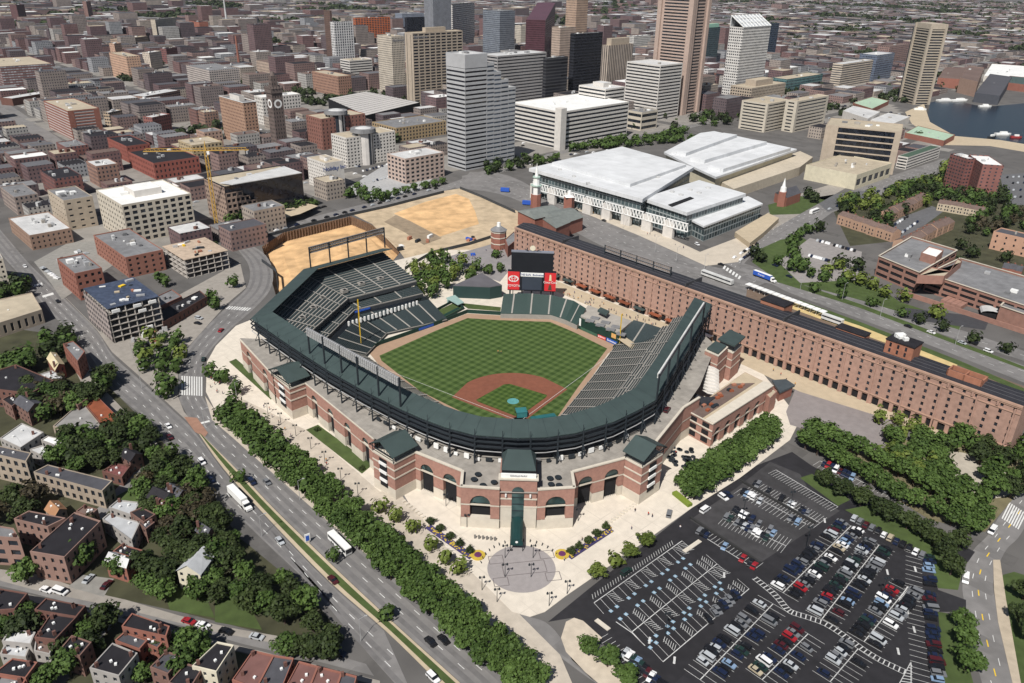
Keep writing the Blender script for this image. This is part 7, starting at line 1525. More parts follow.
m = MB(); m.prism([V((p.x, p.y, 0)) for p in PL([(718, 180), (800, 151), (813, 157), (800, 167), (734, 189)], 9)], 0, 9); m.build('side_podium', wmat('podium_tan', (.48, .42, .33)), cv)
# ---- railway station with white belfry
stn = thing('old_station', 'brick railway station with grey green roofs and white belfry', 'station', P(548, 216))
for px, hh in (([(518, 211), (545, 206), (565, 212), (535, 219)], 11), ([(540, 212), (570, 208), (583, 217), (556, 226)], 11), ([(543, 219), (556, 216), (570, 222), (556, 228)], 14)):
    poly = [V((p.x, p.y, 0)) for p in PL(px, hh)]; m = MB(); m.prism(poly, 0, hh); m.build('wall', BR1, stn); c = sum(poly, V())/4; m = MB(); e0, e1_ = (poly[0]+poly[3])/2, (poly[1]+poly[2])/2
    r0, r1 = lerp(e0, e1_, .08)+V((0, 0, hh+3.5)), lerp(e0, e1_, .92)+V((0, 0, hh+3.5)); q = [p+(p-c)*.06+V((0, 0, hh)) for p in poly]; m.face([q[0], q[1], r1, r0]); m.face([q[2], q[3], r0, r1]); m.face([q[1], q[2], r1]); m.face([q[3], q[0], r0]); m.build('roof', M('grey_green_roof', (.17, .185, .175), .8), stn)
q = P(535.6, 210); 
for z0, z1, r0, r1, mt, nm in ((0, 14, 4.5, 4.5, BR1, 'tower_base'), (14, 21, 3.9, 3.9, WHITE, 'belfry'), (21, 21.8, 5, 5, M('pale_green', (.35, .45, .4), .7), 'cornice'), (21.8, 28, 2.9, 2.6, WHITE, 'lantern'), (28, 29, 3.4, 3.2, M('pale_green', (.35, .45, .4), .7), 'cornice'), (29, 35, 1.6, .9, WHITE, 'cupola'), (35, 40, .6, .1, WHITE, 'spire')):
    m = MB(); m.tube((q.x, q.y, z0), (q.x, q.y, z1), r0, r1, 8); m.build(nm, mt, stn)
for k in range(4): a = k*math.pi/2+.4; m = MB(); c = q+V((math.cos(a)*3.7, math.sin(a)*3.7, 0)); m.box((c.x, c.y, 15), .6, 1.8, 4.5, a); m.build('belfry_opening', GROOF, stn)
q = P(568.5, 214); m = MB(); m.box((q.x, q.y, 0), 7, 7, 15, rad(-33)); m.build('brick_turret', BR1, stn); m = MB(); m.tube((q.x, q.y, 15), (q.x, q.y, 16), 5.5, 3, 4); m.tube((q.x, q.y, 16), (q.x, q.y, 20), 1.6, 1.2, 8); m.build('turret_cupola', WHITE, stn)
ob = thing('brick_octagon', 'round red brick stair tower with grey roof beside the construction yard', 'tower', P(498.5, 248)); q = P(498.5, 248)
m = MB(); m.tube((q.x, q.y, 0), (q.x, q.y, 14), 5.6, 5.6, 8); m.build('wall', BR1, ob); m = MB(); m.tube((q.x, q.y, 14), (q.x, q.y, 16.5), 6.4, 2.4, 8); m.build('roof', GROOF, ob); m = MB(); m.tube((q.x, q.y, 16.5), (q.x, q.y, 19.5), 1.5, 1.3, 8); m.build('cupola', WHITE, ob)
for z in (4, 8.5, 12.6): m = MB(); m.tube((q.x, q.y, z), (q.x, q.y, z+.7), 5.85, 5.85, 8); m.build('white_band', STONE, ob)
bpoly('grey roofed brick link beside the round stair tower', [(505, 240), (514, 232), (517, 240), (508, 247)], 8, BR1, None, GROOF)
# ---- little church
ch = thing('small_church', 'small red brick church with white steeple by the street corner', 'church', P(786, 205)); poly = [V((p.x, p.y, 0)) for p in PL([(775, 193), (790, 189), (801, 193), (787, 198)], 8)]; m = MB(); m.prism(poly, 0, 8); m.build('wall', BR1, ch); c = sum(poly, V())/4
m = MB(); r0, r1 = (poly[0]+poly[3])/2+V((0, 0, 13)), (poly[1]+poly[2])/2+V((0, 0, 13)); q4 = [p+V((0, 0, 8)) for p in poly]; m.face([q4[0], q4[1], r1, r0]); m.face([q4[2], q4[3], r0, r1]); m.face([q4[1], q4[2], r1]); m.face([q4[3], q4[0], r0]); m.build('roof', SLATE, ch)
q = P(780.5, 206); m = MB(); m.box((q.x, q.y, 0), 6, 6, 13, rad(-33)); m.build('brick_tower', BR1, ch); m = MB(); m.tube((q.x, q.y, 13), (q.x, q.y, 17), 2.8, 2.4, 8); m.tube((q.x, q.y, 17), (q.x, q.y, 25), 1.8, .1, 8); m.build('steeple', WHITE, ch)
# ---- brick parking garage at the right
gr = thing('brick_garage', 'wide brick parking garage with open dark decks by the highway', 'garage', P(930, 285))
for px, hh in (([(878.5, 257.4), (911.5, 238), (957, 251.5), (919, 274)], 13), ([(927, 275), (960, 259.5), (1060, 288), (1036, 311)], 11)):
    block(gr, PL(px, hh), hh, M('garage_brick', (.29, .16, .125), .9, .2, .4), ('grid', 12, 4, .86, .5), GROOF, 0, DARK, 3, 1.0, cap=CREAM)
block(gr, PL([(921, 253.5), (929, 247), (943.5, 251), (936, 258)], 18), 18, M('garage_brick', (.29, .16, .125), .9, .2, .4), None, WROOF, 13)
block(gr, PL([(918, 276), (931, 268), (950, 272), (958, 259), (962, 262), (944, 277)], 15), 15, M('garage_brick', (.29, .16, .125), .9, .2, .4), None, TROOF, 10)
block(gr, PL([(1000, 307), (1008, 299), (1060, 312), (1050, 324)], 9), 9, M('garage_brick', (.29, .16, .125), .9, .2, .4), None, GROOF, cap=CREAM)
A, B = P(900, 294), P(1030, 336); d = B-A; c = (A+B)/2; m = MB(); m.box((c.x, c.y, 0), d.length, .8, 3, math.atan2(d.y, d.x)); solo(m, 'garden_wall', M('garage_brick', (.29, .16, .125), .9), 'long low brick wall in front of the garage yard', 'wall')
for k in range(4): q = P(946+k*5, 302+k*1.8); m = MB(); m.box((q.x, q.y, .1), 3, 10, 2.4, rad(-60)); solo(m, 'brick_bay', M('garage_brick', (.29, .16, .125), .9), f'low brick stepped bay, {ordw(k)} in the garage forecourt', 'brick bay', 'brick bays')
q = P(990, 316); m = MB(); K = 6
for k in range(K):
    a0, a1 = math.pi*k/K, math.pi*(k+1)/K; e = V((math.cos(rad(-33)), math.sin(rad(-33)), 0)); f = V((-e.y, e.x, 0))
    m.face([q-f*5-e*6*math.cos(a0)+V((0, 0, 3+2*math.sin(a0))), q-f*5-e*6*math.cos(a1)+V((0, 0, 3+2*math.sin(a1))), q+f*5-e*6*math.cos(a1)+V((0, 0, 3+2*math.sin(a1))), q+f*5-e*6*math.cos(a0)+V((0, 0, 3+2*math.sin(a0)))])
o = solo(m, 'vaulted_shelter', LROOF, 'pale vaulted shelter at the garage yard', 'shelter'); m = MB(); m.box((q.x, q.y, 0), 11, 9, 3, rad(-33)); m.build('shelter_wall', DARK, o)
bpoly('low dark brick building in shade beside the curve road', [(157, 312), (200, 291), (207, 297), (163, 323)], 5, BR3, g(4, 4, .3, .4), DROOF, 4)
bpoly('grey roofed low annex behind the dark low building', [(150, 300), (172, 290), (182, 297), (160, 307)], 6, BR1, None, GROOF, 3)
# ---- railway platforms behind the warehouse
sh = thing('platform_canopy', 'long white platform canopy on posts behind the warehouse', 'canopy', P(775, 296)); A, B = P(747, 283, 4), P(826, 312, 4); d = B-A; L = d.length; d.normalize(); n_ = V((-d.y, d.x, 0))
for k in range(14): m = MB(); q = A+d*(L*(k+.5)/14); m.box((q.x, q.y, 3.6), L/14-.5, 4.4, .35, math.atan2(d.y, d.x)); m.build('roof_panel', WHITE, sh); m = MB(); m.tube((q.x, q.y, 0), (q.x, q.y, 3.6), .18, n=5); m.build('post', WHITE, sh)
for lb, uv0, uv1 in (('long silver train with white roof waiting behind the warehouse', (702, 275), (732, 286)), ('silver rail car standing by the platform end', (822, 319), (842, 326))):
    A, B = P(*uv0), P(*uv1); d = B-A; c = (A+B)/2; o = thing('rail_car', lb, 'train', (c.x, c.y, 0), 'rail cars'); m = MB(); m.box((c.x, c.y, 1), d.length, 3, 3, math.atan2(d.y, d.x)); m.build('body', M('train_silver', (.6, .6, .58), .4), o); m = MB(); m.box((c.x, c.y, 2.5), d.length*.96, 3.05, .9, math.atan2(d.y, d.x)); m.build('windows', GLASS, o); m = MB(); m.box((c.x, c.y, .3), d.length*.9, 2.2, .7, math.atan2(d.y, d.x)); m.build('wheels', TYRE, o)
# ---- buildings under construction and the crane
def frame(label, A, B, C, h, nf, deck, name='concrete_frame'):
    pl = rect(A, B, C, h); cen = sum(pl, V())/4; o = thing(name, label, 'construction', (cen.x, cen.y, 0)); FOOT.append(pl); SL = M('raw_concrete', (.36, .33, .30), .9, .15, .3)
    for k in range(nf+1): m = MB(); z = h*k/nf; m.prism([cen+(p-cen)*(1.0 if k else .98) for p in pl], max(z-.35, 0), z+.02); m.build('floor_slab', SL if k < nf else deck, o)
    nx, ny = 6, 5
    for i in range(nx+1):
        for j in range(ny+1):
            if 0 < i < nx and 0 < j < ny: continue
            p = lerp(lerp(pl[1], pl[2], i/nx), lerp(pl[0], pl[3], i/nx), j/ny); p = cen+(p-cen)*.97; m = MB(); m.box((p.x, p.y, 0), .6, .6, h-.3); m.build('column', SL, o)
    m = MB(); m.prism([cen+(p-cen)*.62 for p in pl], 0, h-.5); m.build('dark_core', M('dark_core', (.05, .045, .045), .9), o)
    for k in range(12): p = lerp(lerp(pl[1], pl[2], rnd.random()), lerp(pl[0], pl[3], rnd.random()), rnd.random()); p = cen+(p-cen)*.85; m = MB(); m.box((p.x, p.y, h+.05), rnd.uniform(1, 5), rnd.uniform(1, 3), rnd.uniform(.3, 1.4), rnd.random()); m.build('material_stack', rnd.choice([WHITE, YEL, MET, TAN, BR5, STEEL]), o)
    return o, pl
o, pl = frame('open concrete frame with blue tarred deck beside the boulevard', (83, 283), (107, 309), (159, 284), 20.5, 6, M('blue_deck', (.055, .07, .11), .5, .5, .5))
m = MB(); m.wall(pl[0]+V((-.4, 0, 0)), pl[1]+V((-.4, -.4, 0)), 1, 19); m.build('scaffold_sheet', fac('sheet', (.33, .28, .26), (.06, .05, .05), bay=4, flo=3.4, fw=.7, fh=.55), o)
for k in range(5): a = lerp(pl[1], pl[2], rnd.random()); m = MB(); m.box((a.x, a.y, 3.5*rnd.randrange(1, 6)), 4, 1, 1.6, math.atan2((pl[2]-pl[1]).y, (pl[2]-pl[1]).x)); m.build('white_sheeting', WHITE, o)
frame('lower concrete frame with tan timber deck under the crane', (162, 244), (184, 260), (228, 238), 13, 4, M('tan_deck', (.42, .33, .25), .9, .3, .4))
q = P(218, 234); hz = HT((218, 234), (215.5, 150)); cr = thing('tower_crane', 'tall yellow tower crane with long jib over the construction sites', 'crane', q); CY = M('crane_yellow', (.46, .28, .06), .6)
m = MB()
for x in (-1, 1):
    for y in (-1, 1): m.tube((q.x+x, q.y+y, 0), (q.x+x, q.y+y, hz), .22, n=4)
for k in range(int(hz/2.4)):
    z = k*2.4; s_ = 1 if k % 2 else -1
    for y in (-1, 1): m.tube((q.x-s_, q.y+y, z), (q.x+s_, q.y+y, z+2.4), .13, n=4); m.tube((q.x+y, q.y-s_, z), (q.x+y, q.y+s_, z+2.4), .13, n=4)
m.build('mast', CY, cr); t0, t1 = P(146, 149, hz), P(250, 147.5, hz); d = (t1-t0); d.z = 0; L = d.length; d.normalize(); n_ = V((-d.y, d.x, 0)); m = MB(); t0 = q+d*((t0-q).dot(d)); q1 = V((q.x, q.y, hz))
m = MB(); s0, s1 = (t0-q).dot(d), (t1-q).dot(d)
for s_ in (-.8, .8): m.tube(q1+d*s0+n_*s_, q1+d*s1+n_*s_, .25, n=4)
m.tube(q1+d*s0*.95+V((0, 0, 1.8)), q1+d*s1*.95+V((0, 0, 1.8)), .22, n=4); k = s0
while k < s1-3: m.tube(q1+d*k+n_*.8, q1+d*(k+1.5)+V((0, 0, 1.8)), .13, n=4); m.tube(q1+d*(k+1.5)+V((0, 0, 1.8)), q1+d*(k+3)-n_*.8, .13, n=4); k += 3
m.build('jib', CY, cr); m = MB(); m.tube(q1, q1+V((0, 0, 7)), .8, .2, 4); m.build('apex', CY, cr); m = MB(); m.tube(q1+V((0, 0, 7)), q1+d*s0*.8+V((0, 0, 1.8)), .1, n=4); m.tube(q1+V((0, 0, 7)), q1+d*s1*.8+V((0, 0, 1.8)), .1, n=4); m.build('stay_cables', STEEL, cr); m = MB(); c = q1+d*s1*.85; m.box((c.x, c.y, hz-3), 4, 2, 3); m.build('counterweight', CONC, cr); m = MB(); m.box((q.x+1.8, q.y-1, hz-2.5), 1.8, 1.8, 2.2); m.build('cab', WHITE, cr)
q = P(138, 331); o = thing('mobile_crane', 'white mobile crane boom in front of the concrete frame', 'crane', q); m = MB(); m.box((q.x, q.y, .6), 3, 9, 2, rad(20)); m.build('carrier', WHITE, o); m = MB(); tp = P(137, 311, 12); m.tube((q.x, q.y, 2.6), tp, .8, .55, 6); m.build('boom', WHITE, o)
for k in range(16): q = P(116+rnd.random()*50, 338+rnd.random()*10-k*.9); m = MB(); m.box((q.x, q.y, .1), rnd.uniform(1, 4), rnd.uniform(1, 2.5), rnd.uniform(.8, 2.6), rnd.random()*3); solo(m, 'site_crate', rnd.choice([WHITE, STEEL, BR5, MET, TAN]), 'stacked building material at the foot of the concrete frame', 'building material', 'building material by the frame')
for k in range(14): q = P(rnd.uniform(390, 505), rnd.uniform(232, 256)); m = MB(); m.box((q.x, q.y, .1), rnd.uniform(2, 6), rnd.uniform(1.5, 2.5), rnd.uniform(1, 2.6), rnd.random()*3); solo(m, 'site_container', rnd.choice([WHITE, STEEL, BR5, MET, BLUE, YEL]), 'small container or skip on the construction yard', 'container', 'containers on the yard')
for lb, uv in (('upper blue truck parked on the site street', (505, 192)), ('lower blue truck parked by the station tower', (527, 205))): q = P(*uv); o = thing('blue_truck', lb, 'truck', (q.x, q.y, 0)); m = MB(); m.box((q.x, q.y, .8), 8, 3, 3, rad(-20)); m.build('body', BLUE, o); m = MB(); m.box((q.x, q.y, .1), 7, 2.4, .7, rad(-20)); m.build('wheels', TYRE, o)
for pts, lb in (([(256, 240), (304, 227), (345, 217), (386, 208), (444, 193)], 'dark mesh site fence above the excavation'), ([(460, 189), (480, 197), (515, 213)], 'dark barrier fence beside the construction yard'), ([(262, 262), (276, 272), (278, 290)], 'dark curved fence along the pit edge'), ([(405, 270), (432, 254), (470, 245), (492, 238)], 'black fence on the near side of the yard')):
    m = MB(); A = PL(pts)
    for a, b in zip(A, A[1:]): d = b-a; c = (a+b)/2; m.box((c.x, c.y, 0), d.length, .3, 2.4, math.atan2(d.y, d.x))
    solo(m, 'site_fence', M('fence_mesh', (.05, .055, .06), .8), lb, 'fence')
# ================================================================== HOUSES OF THE NEAR LEFT, TOWN HOUSES
def house(label, px, h, wall, roof, st=None, gable=0, chim=1, name='row_house', units=0, group='houses of the near neighbourhood', glass=None):
    poly = [V((p.x, p.y, 0)) for p in PL(px, h)]; cen = sum(poly, V())/len(poly); o = thing(name, label, 'house', (cen.x, cen.y, 0), group)
    st = st if st is not None else g(3, 3.1, .38, .5)
    if gable and len(poly) == 4:
        wm, pn = MB(), []
        if sum(p.x*q.y-q.x*p.y for p, q in zip(poly, poly[1:]+poly[:1])) < 0: poly = poly[::-1]
        if (poly[1]-poly[0]).length < (poly[2]-poly[1]).length: poly = poly[1:]+poly[:1]
        for a, b in zip(poly, poly[1:]+poly[:1]):
            d = b-a
            if V((d.y, -d.x, 0)).dot(CP-a) > 0: facewall(wm, pn, a, b, 0, h, st, .2)
            else: wm.wall(a, b, 0, h)
        r0, r1 = (poly[0]+poly[3])/2+V((0, 0, h+gable)), (poly[1]+poly[2])/2+V((0, 0, h+gable)); q = [p+V((0, 0, h)) for p in poly]; wm.face([q[1], q[2], r1]); wm.face([q[3], q[0], r0]); wm.build('wall', wall, o)
        ex = (poly[1]-poly[0]).normalized()*.4; ey = (poly[3]-poly[0]).normalized()*.4; dz = V((0, 0, -.2)); m = MB(); m.face([q[0]-ex-ey+dz, q[1]+ex-ey+dz, r1+ex, r0-ex]); m.face([q[2]+ex+ey+dz, q[3]-ex+ey+dz, r0-ex, r1+ex]); m.build('roof', roof, o)
        for p_, d_, w_, hh, z, nr in pn[:40]: pane(o, p_, d_, w_, hh, z, nr, 'window', GLASS)
        FOOT.append(poly)
    else: block(o, poly, h, wall, st, roof, 0, glass, units, .45)
    for k in range(chim): p = lerp(cen, poly[rnd.randrange(len(poly))], rnd.uniform(.5, .8)); m = MB(); m.box((p.x, p.y, h), .9, .7, 1.6+gable, rnd.random()); m.build('chimney', BR3, o)
    for k in range(rnd.randrange(1, 4)): p = lerp(cen, poly[rnd.randrange(len(poly))], rnd.uniform(.1, .5)); m = MB(); m.box((p.x, p.y, h+.05 if not gable else h+gable*.5), .7, .7, .6, rnd.random()); m.build('roof_vent', WHITE, o)
    return o
TANB = wmat('stone_tan', (.34, .28, .22))
HW = wmat('weathered_white', (.34, .32, .30))
HB = wmat('sooty_brick', (.19, .11, .09))
HS = [
 ('long tan roofed hall at the left edge', [(-15, 303), (32, 293), (42, 310), (-15, 328)], 8, TANW, TROOF, g(4, 6, .4, .6), 0, 0),
 ('tall pale building cut by the left edge casting a long shadow', [(-40, 246), (-2, 250), (3, 259), (-40, 266)], 22, CREAM, GROOF, None, 0, 0),
 ('brick corner house with grey roof beside the boulevard', [(63, 344.6), (73, 341.5), (85, 352), (77.6, 362)], 10, BR1, GROOF, None, 0, 2),
 ('low house with pale yellow gable beside the dark mill', [(47, 358), (56, 353), (64, 364), (55, 370)], 7, BR1, M('pale_yellow_roof', (.55, .47, .3), .9), None, 2, 1),
 ('broad black roofed mill at the left edge', [(-12, 374), (16, 365), (54, 381), (31, 394), (-12, 389)], 9, BR3, DROOF, None, 0, 2),
 ('white roofed small house below the yellow gable', [(36, 376), (52, 371), (64, 378), (50, 386)], 6, HW, LROOF, None, 0, 1),
 ('boulevard shop with rusty red metal roof', [(81, 399.5), (95, 394.4), (121.5, 421), (104, 427)], 5, BR1, REDROOF, g(5, 5, .4, .5), 0, 0),
 ('grey gravel roofed workshop beside the rusty roof', [(53, 427), (81.5, 402), (102, 427), (85, 433)], 4.6, TANB, M('worn_grey_roof', (.24, .23, .22), .9, .3, .2), None, 0, 0),
 ('white roofed house at the far left', [(0, 439), (22, 423.7), (44, 433), (20.5, 448.5)], 9, HW, LROOF, None, 0, 1),
 ('small white flat house beside the gardens', [(41, 440.5), (47.5, 436.5), (64, 440.5), (58.6, 447)], 7, HW, WROOF, None, 0, 0),
 ('white fronted low house before the mill', [(29, 450), (42, 446), (54, 451.5), (44, 457)], 6, HW, LROOF, None, 0, 1),
 ('three storey grey roofed stone mill at the left edge', [(-12, 444), (31.5, 453.7), (26.4, 462), (-12, 453)], 12, TANB, SLATE, g(3.6, 4, .5, .6), 0, 2),
 ('long two storey stone mill with dark grey roof', [(33.7, 472.7), (48, 465.4), (112.7, 481.5), (102.5, 491.7)], 8, TANB, M('dark_slate', (.07, .07, .08), .9, .25, .3), g(3.4, 3.9, .5, .6), 0, 2),
 ('low workshop with maroon cluttered roof by the alley', [(102, 472), (114, 464), (131, 466), (122, 478)], 4, BR3, M('maroon_clutter', (.16, .06, .055), .9, .5, .8), None, 0, 3),
 ('three storey brown brick block with black roof', [(30, 552.5), (74.7, 513), (101, 521.7), (64.4, 558.3)], 11, wmat('rose_brick', (.27, .17, .14)), DROOF, g(3.3, 3.6, .35, .52), 0, 3),
 ('brick house with black roof behind the brown block', [(14, 519.5), (29, 511.5), (66, 518.8), (48, 527.6)], 10.5, wmat('rose_brick', (.27, .17, .14)), DROOF, g(3, 3.4, .4, .55), 0, 2),
 ('brick loft with pale roof at the left edge', [(-12, 525), (14, 529), (19.5, 539), (-12, 537)], 12, wmat('rose_brick', (.27, .17, .14)), GROOF, g(4.5, 4, .6, .55), 0, 1),
 ('small gabled house with orange roof by the mill yard', [(45, 509), (58, 501), (66, 509), (54, 517)], 5, TANB, M('orange_roof', (.32, .17, .09), .9), None, 2, 0),
 ('low house with wide pale roof in the gardens', [(102.5, 519.5), (109, 514), (140.5, 523), (132, 541)], 6, HW, M('pale_tin_roof', (.42, .43, .44), .8), None, 0, 1),
 ('white and black low house beside the alley lawn', [(109, 508), (118, 500.5), (140, 503), (133, 516)], 6, HW, M('pale_tin_roof', (.42, .43, .44), .8), None, 0, 1),
 ('dark gabled house by the alley lawn', [(147, 497), (163, 489), (178, 495), (162, 504)], 7, HW, DROOF, None, 3, 1),
 ('maroon roofed house near the dark gable', [(154, 507), (168, 500), (180, 506), (166, 514)], 6.5, HW, M('maroon_tiles', (.12, .05, .05), .9), None, 2.5, 1),
 ('brick house with white gable roof near the alley lot', [(105, 560.5), (116, 552.5), (133, 559.8), (126, 567)], 7, BR1, LROOF, None, 2, 0),
 ('black flat roofed house beside the white gable', [(113, 552), (122, 545), (143, 551), (134, 559)], 6.5, BR1, DROOF, None, 0, 1),
 ('cream house with white gable roof above the side street', [(177, 570), (197, 550.5), (212.6, 556.7), (200, 574)], 8, wmat('cream_siding', (.62, .57, .45)), M('white_shingles', (.46, .47, .48), .8), None, 3, 0),
 ('small shed with grey roof beside the cream house', [(207, 563), (214, 559), (221, 562), (214, 568)], 4, HW, LROOF, None, 0, 0),
 ('black roofed brick row house below the side street, centre', [(121.7, 627), (132, 614), (170, 627), (166.5, 637)], 9, BR1, DROOF, None, 0, 2),
 ('grey roofed back wing of the centre row house', [(136, 640), (146, 633), (166, 640), (158, 649)], 6, BR1, SLATE, None, 0, 0),
 ('black roofed house with cream front at the bottom edge', [(89.6, 669), (112.7, 643.8), (138, 654), (119, 677)], 9, HW, DROOF, None, 0, 2),
 ('grey roofed wing beside the cream fronted house', [(115, 641), (124, 633), (148, 641), (140, 650)], 7, BR1, SLATE, None, 0, 1),
 ('black roofed house with cream gable near the bottom centre', [(192, 667), (217.7, 642.5), (234, 646), (216.4, 673)], 9, wmat('cream_siding', (.62, .57, .45)), DROOF, None, 0, 1),
 ('black roofed house in the far left corner row', [(-8, 612), (-8, 588), (28, 594), (15, 610)], 9, BR3, DROOF, None, 0, 2),
 ('black roofed row house end by the rear alley', [(34.6, 610.5), (46, 599), (86, 606.6), (77, 617.5)], 9, BR3, DROOF, None, 0, 2),
 ('black roofed row house along the rear alley', [(34.6, 638.6), (51.5, 614), (77, 617.8), (55, 641)], 9, BR3, DROOF, None, 0, 3),
 ('grey roofed low wing at the rear alley end', [(36, 640), (55, 642), (50, 655), (34, 652)], 7, HW, BROOF, None, 0, 2),
 ('white roofed back house in the lower left yard', [(2, 642), (10, 630), (36, 633), (31, 645)], 7, HW, LROOF, None, 0, 1),
 ('pale roofed lean to in the lower left yard', [(0, 655), (5, 645), (30, 648), (26, 658)], 5, HW, M('pale_tin_roof', (.42, .43, .44), .8), None, 0, 1),
 ('black roofed house at the lower left corner', [(-6, 674), (13, 659), (38, 663), (26, 679)], 8, BR1, DROOF, None, 0, 1),
 ('pale roofed house at the very bottom left', [(-10, 690), (0, 677), (26, 681), (18, 695)], 7, BR1, GROOF, None, 0, 1),
]
HS += [
 ('dark roofed house behind the rusty shop', [(66, 398), (76, 392), (88, 399), (78, 406)], 7, HB, DROOF, None, 0, 1), ('grey roofed house left of the workshop', [(14, 402), (28, 396), (42, 403), (28, 411)], 8, HB, SLATE, None, 2, 1), ('narrow dark house below the black mill', [(2, 400), (12, 395), (22, 400), (12, 407)], 7, HB, DROOF, None, 0, 1),
 ('slate roofed house beside the dark gable', [(164, 492), (178, 485), (190, 491), (176, 500)], 7, HB, SLATE, None, 2.5, 1), ('dark house beside the pale wide roof', [(130, 513), (142, 508), (156, 515), (144, 523)], 7, HB, DROOF, None, 0, 1), ('brick back wing with slate roof by the pale roof', [(136, 521), (146, 517), (155, 523), (146, 530)], 6, HB, SLATE, None, 0, 1),
 ('dark row house left of the bottom centre', [(60, 650), (72, 636), (92, 643), (80, 657)], 8, HB, DROOF, None, 0, 2), ('grey roofed row house above the bottom edge', [(150, 668), (166, 652), (184, 657), (168, 675)], 7.5, HB, SLATE, None, 0, 2), ('black roofed wing left of the cream gable', [(168, 684), (186, 664), (203, 669), (190, 690)], 8, HB, DROOF, None, 0, 1),
 ('brown house behind the brown brick block', [(76, 512), (84, 506), (98, 510), (90, 517)], 7, HB, BROOF, None, 0, 1), ('dark house right of the alley workshop', [(120, 455), (132, 449), (142, 454), (130, 461)], 6, HB, DROOF, None, 2, 1), ('slate house hidden by trees near the boulevard', [(196, 530), (206, 525), (216, 531), (206, 537)], 7, HB, SLATE, None, 2.5, 1)]
for lb, px, h, w_, rf, st, gb, chn in HS: house(lb, px, h, w_, rf, st, gb, chn)
RB = M('red_brown_roof', (.17, .085, .075), .9, .2, .3)
for k, px in enumerate(([(232, 681), (253, 651), (274, 656), (256, 690)], [(256, 690), (274, 656), (294, 659), (280, 694)], [(283, 692), (299, 662), (318, 667), (306, 697)], [(306, 697), (318, 667), (342, 673), (333, 700)], [(333, 700), (342, 673), (357, 677), (350, 703)])):
    house(f'row house with {"dark" if k in (1, 4) else "red brown"} roof, {ordw(k)} of the terrace at the bottom', px, 8.5, BR1, SLATE if k in (1, 4) else RB, None, 0, 2)
# town houses at the right, each unit a house of its own
def terrace(ph, a, b, depth, n, h, wall, roof, gable=2.6, fl=1):
    A, B = P(*a, h), P(*b, h); A.z = B.z = 0; d = (B-A).normalized(); nn = V((-d.y, d.x, 0))*fl
    for i in range(n):
        p0, p1 = lerp(A, B, i/n), lerp(A, B, (i+.985)/n); j = nn*rnd.uniform(-.8, .8)
        poly = [p0+j, p1+j, p1+nn*depth+j, p0+nn*depth+j]; cen = sum(poly, V())/4; o = thing('town_house', f'{ph}, {ordw(i)} from its left end', 'house', (cen.x, cen.y, 0), 'brown roofed town houses'); hh = h+rnd.uniform(-.4, .4); FOOT.append(poly)
        m = MB(); m.prism(poly, 0, hh, top=False); r0, r1 = lerp(poly[0], poly[3], .5)+V((0, 0, hh+gable)), lerp(poly[1], poly[2], .5)+V((0, 0, hh+gable)); q = [p+V((0, 0, hh)) for p in poly]; m.face([q[1], q[2], r1]); m.face([q[3], q[0], r0]); m.build('wall', wall, o)
        m = MB(); dz = V((0, 0, .05)); m.face([q[0]+dz, q[1]+dz, r1+dz, r0+dz]); m.face([q[2]+dz, q[3]+dz, r0+dz, r1+dz]); m.build('roof', roof, o)
        for f in (.3, .7):
            for z in (1.2, 4): w = pane(o, lerp(poly[0], poly[1], f)-d*.5-nn*.04, d, 1, 1.5, z, -nn, 'window', GLASS)
        m = MB(); c = lerp(poly[0], poly[2], .6); m.box((c.x, c.y, hh+.5), .8, .8, 2.8); m.build('chimney', BR1, o)
PINKB = wmat('pink_house_brick', (.42, .27, .19))
terrace('brown roofed town house in the row by the tree lot', (838, 215), (893, 233), 10, 7, 7.5, PINKB, BROOF); terrace('brown roofed town house in the row behind the street trees', (893, 214), (930, 196), 10, 6, 7, PINKB, BROOF); terrace('brown roofed town house in the row left of the garage', (908, 244), (955, 221), 11, 8, 7, PINKB, BROOF)
terrace('brown roofed town house in the far row below the apartments', (938, 203), (984, 211), 9, 7, 6.5, wmat('cream_house', (.5, .42, .31)), BROOF); terrace('dormered town house behind the brick garage', (966, 268), (990, 274), 9, 3, 8, BR1, SLATE); terrace('dormered town house by the right edge', (1002, 268), (1022, 272), 9, 3, 8, BR1, SLATE)
# ---- harbour side
GREENR = M('pale_green_roof', (.36, .48, .36), .8)
for lb, px, h, rf, wl in (('pale green pavilion roof by the water', [(853, 103), (872, 97), (889, 101), (872, 109)], 6, GREENR, BR1), ('white block with sign beside the green pavilion', [(843, 111), (853, 106), (880, 112), (868, 119)], 12, LROOF, WHITEW), ('second pale green pavilion roof at the quay', [(905, 133), (918, 126), (955, 135), (944, 141)], 6, GREENR, BR1), ('white tent roofed hall left of the harbour', [(870, 120), (888, 113), (910, 117), (893, 124)], 8, LROOF, WHITEW),
     ('long white tented pier roof across the harbour', [(984, 76), (992, 64), (1050, 68), (1050, 78)], 10, WROOF, WHITEW), ('dark glass aquarium with slanted roofs and red panel', [(975, 93), (990, 74), (1012, 77), (1000, 96)], 14, SLATE, wmat('aquarium_wall', (.07, .075, .09))), ('old brick power plant block on the pier', [(938, 78), (945, 68), (975, 68), (970, 80)], 16, BROOF, BR1), ('brick block with tall openings on the pier', [(960, 78), (968, 66), (984, 68), (978, 82)], 24, BROOF, BR4), ('orange awning hall at the quay', [(925, 138), (935, 133), (952, 137), (944, 142)], 5, M('orange_awning', (.62, .22, .09), .8), BR1), ('dark green roofed shed on the right pier', [(1002, 82), (1010, 76), (1050, 80), (1050, 88)], 12, M('deep_green_roof', (.06, .09, .085), .8), BR1)):
    bpoly(lb, px, h, wl, None, rf, 1)
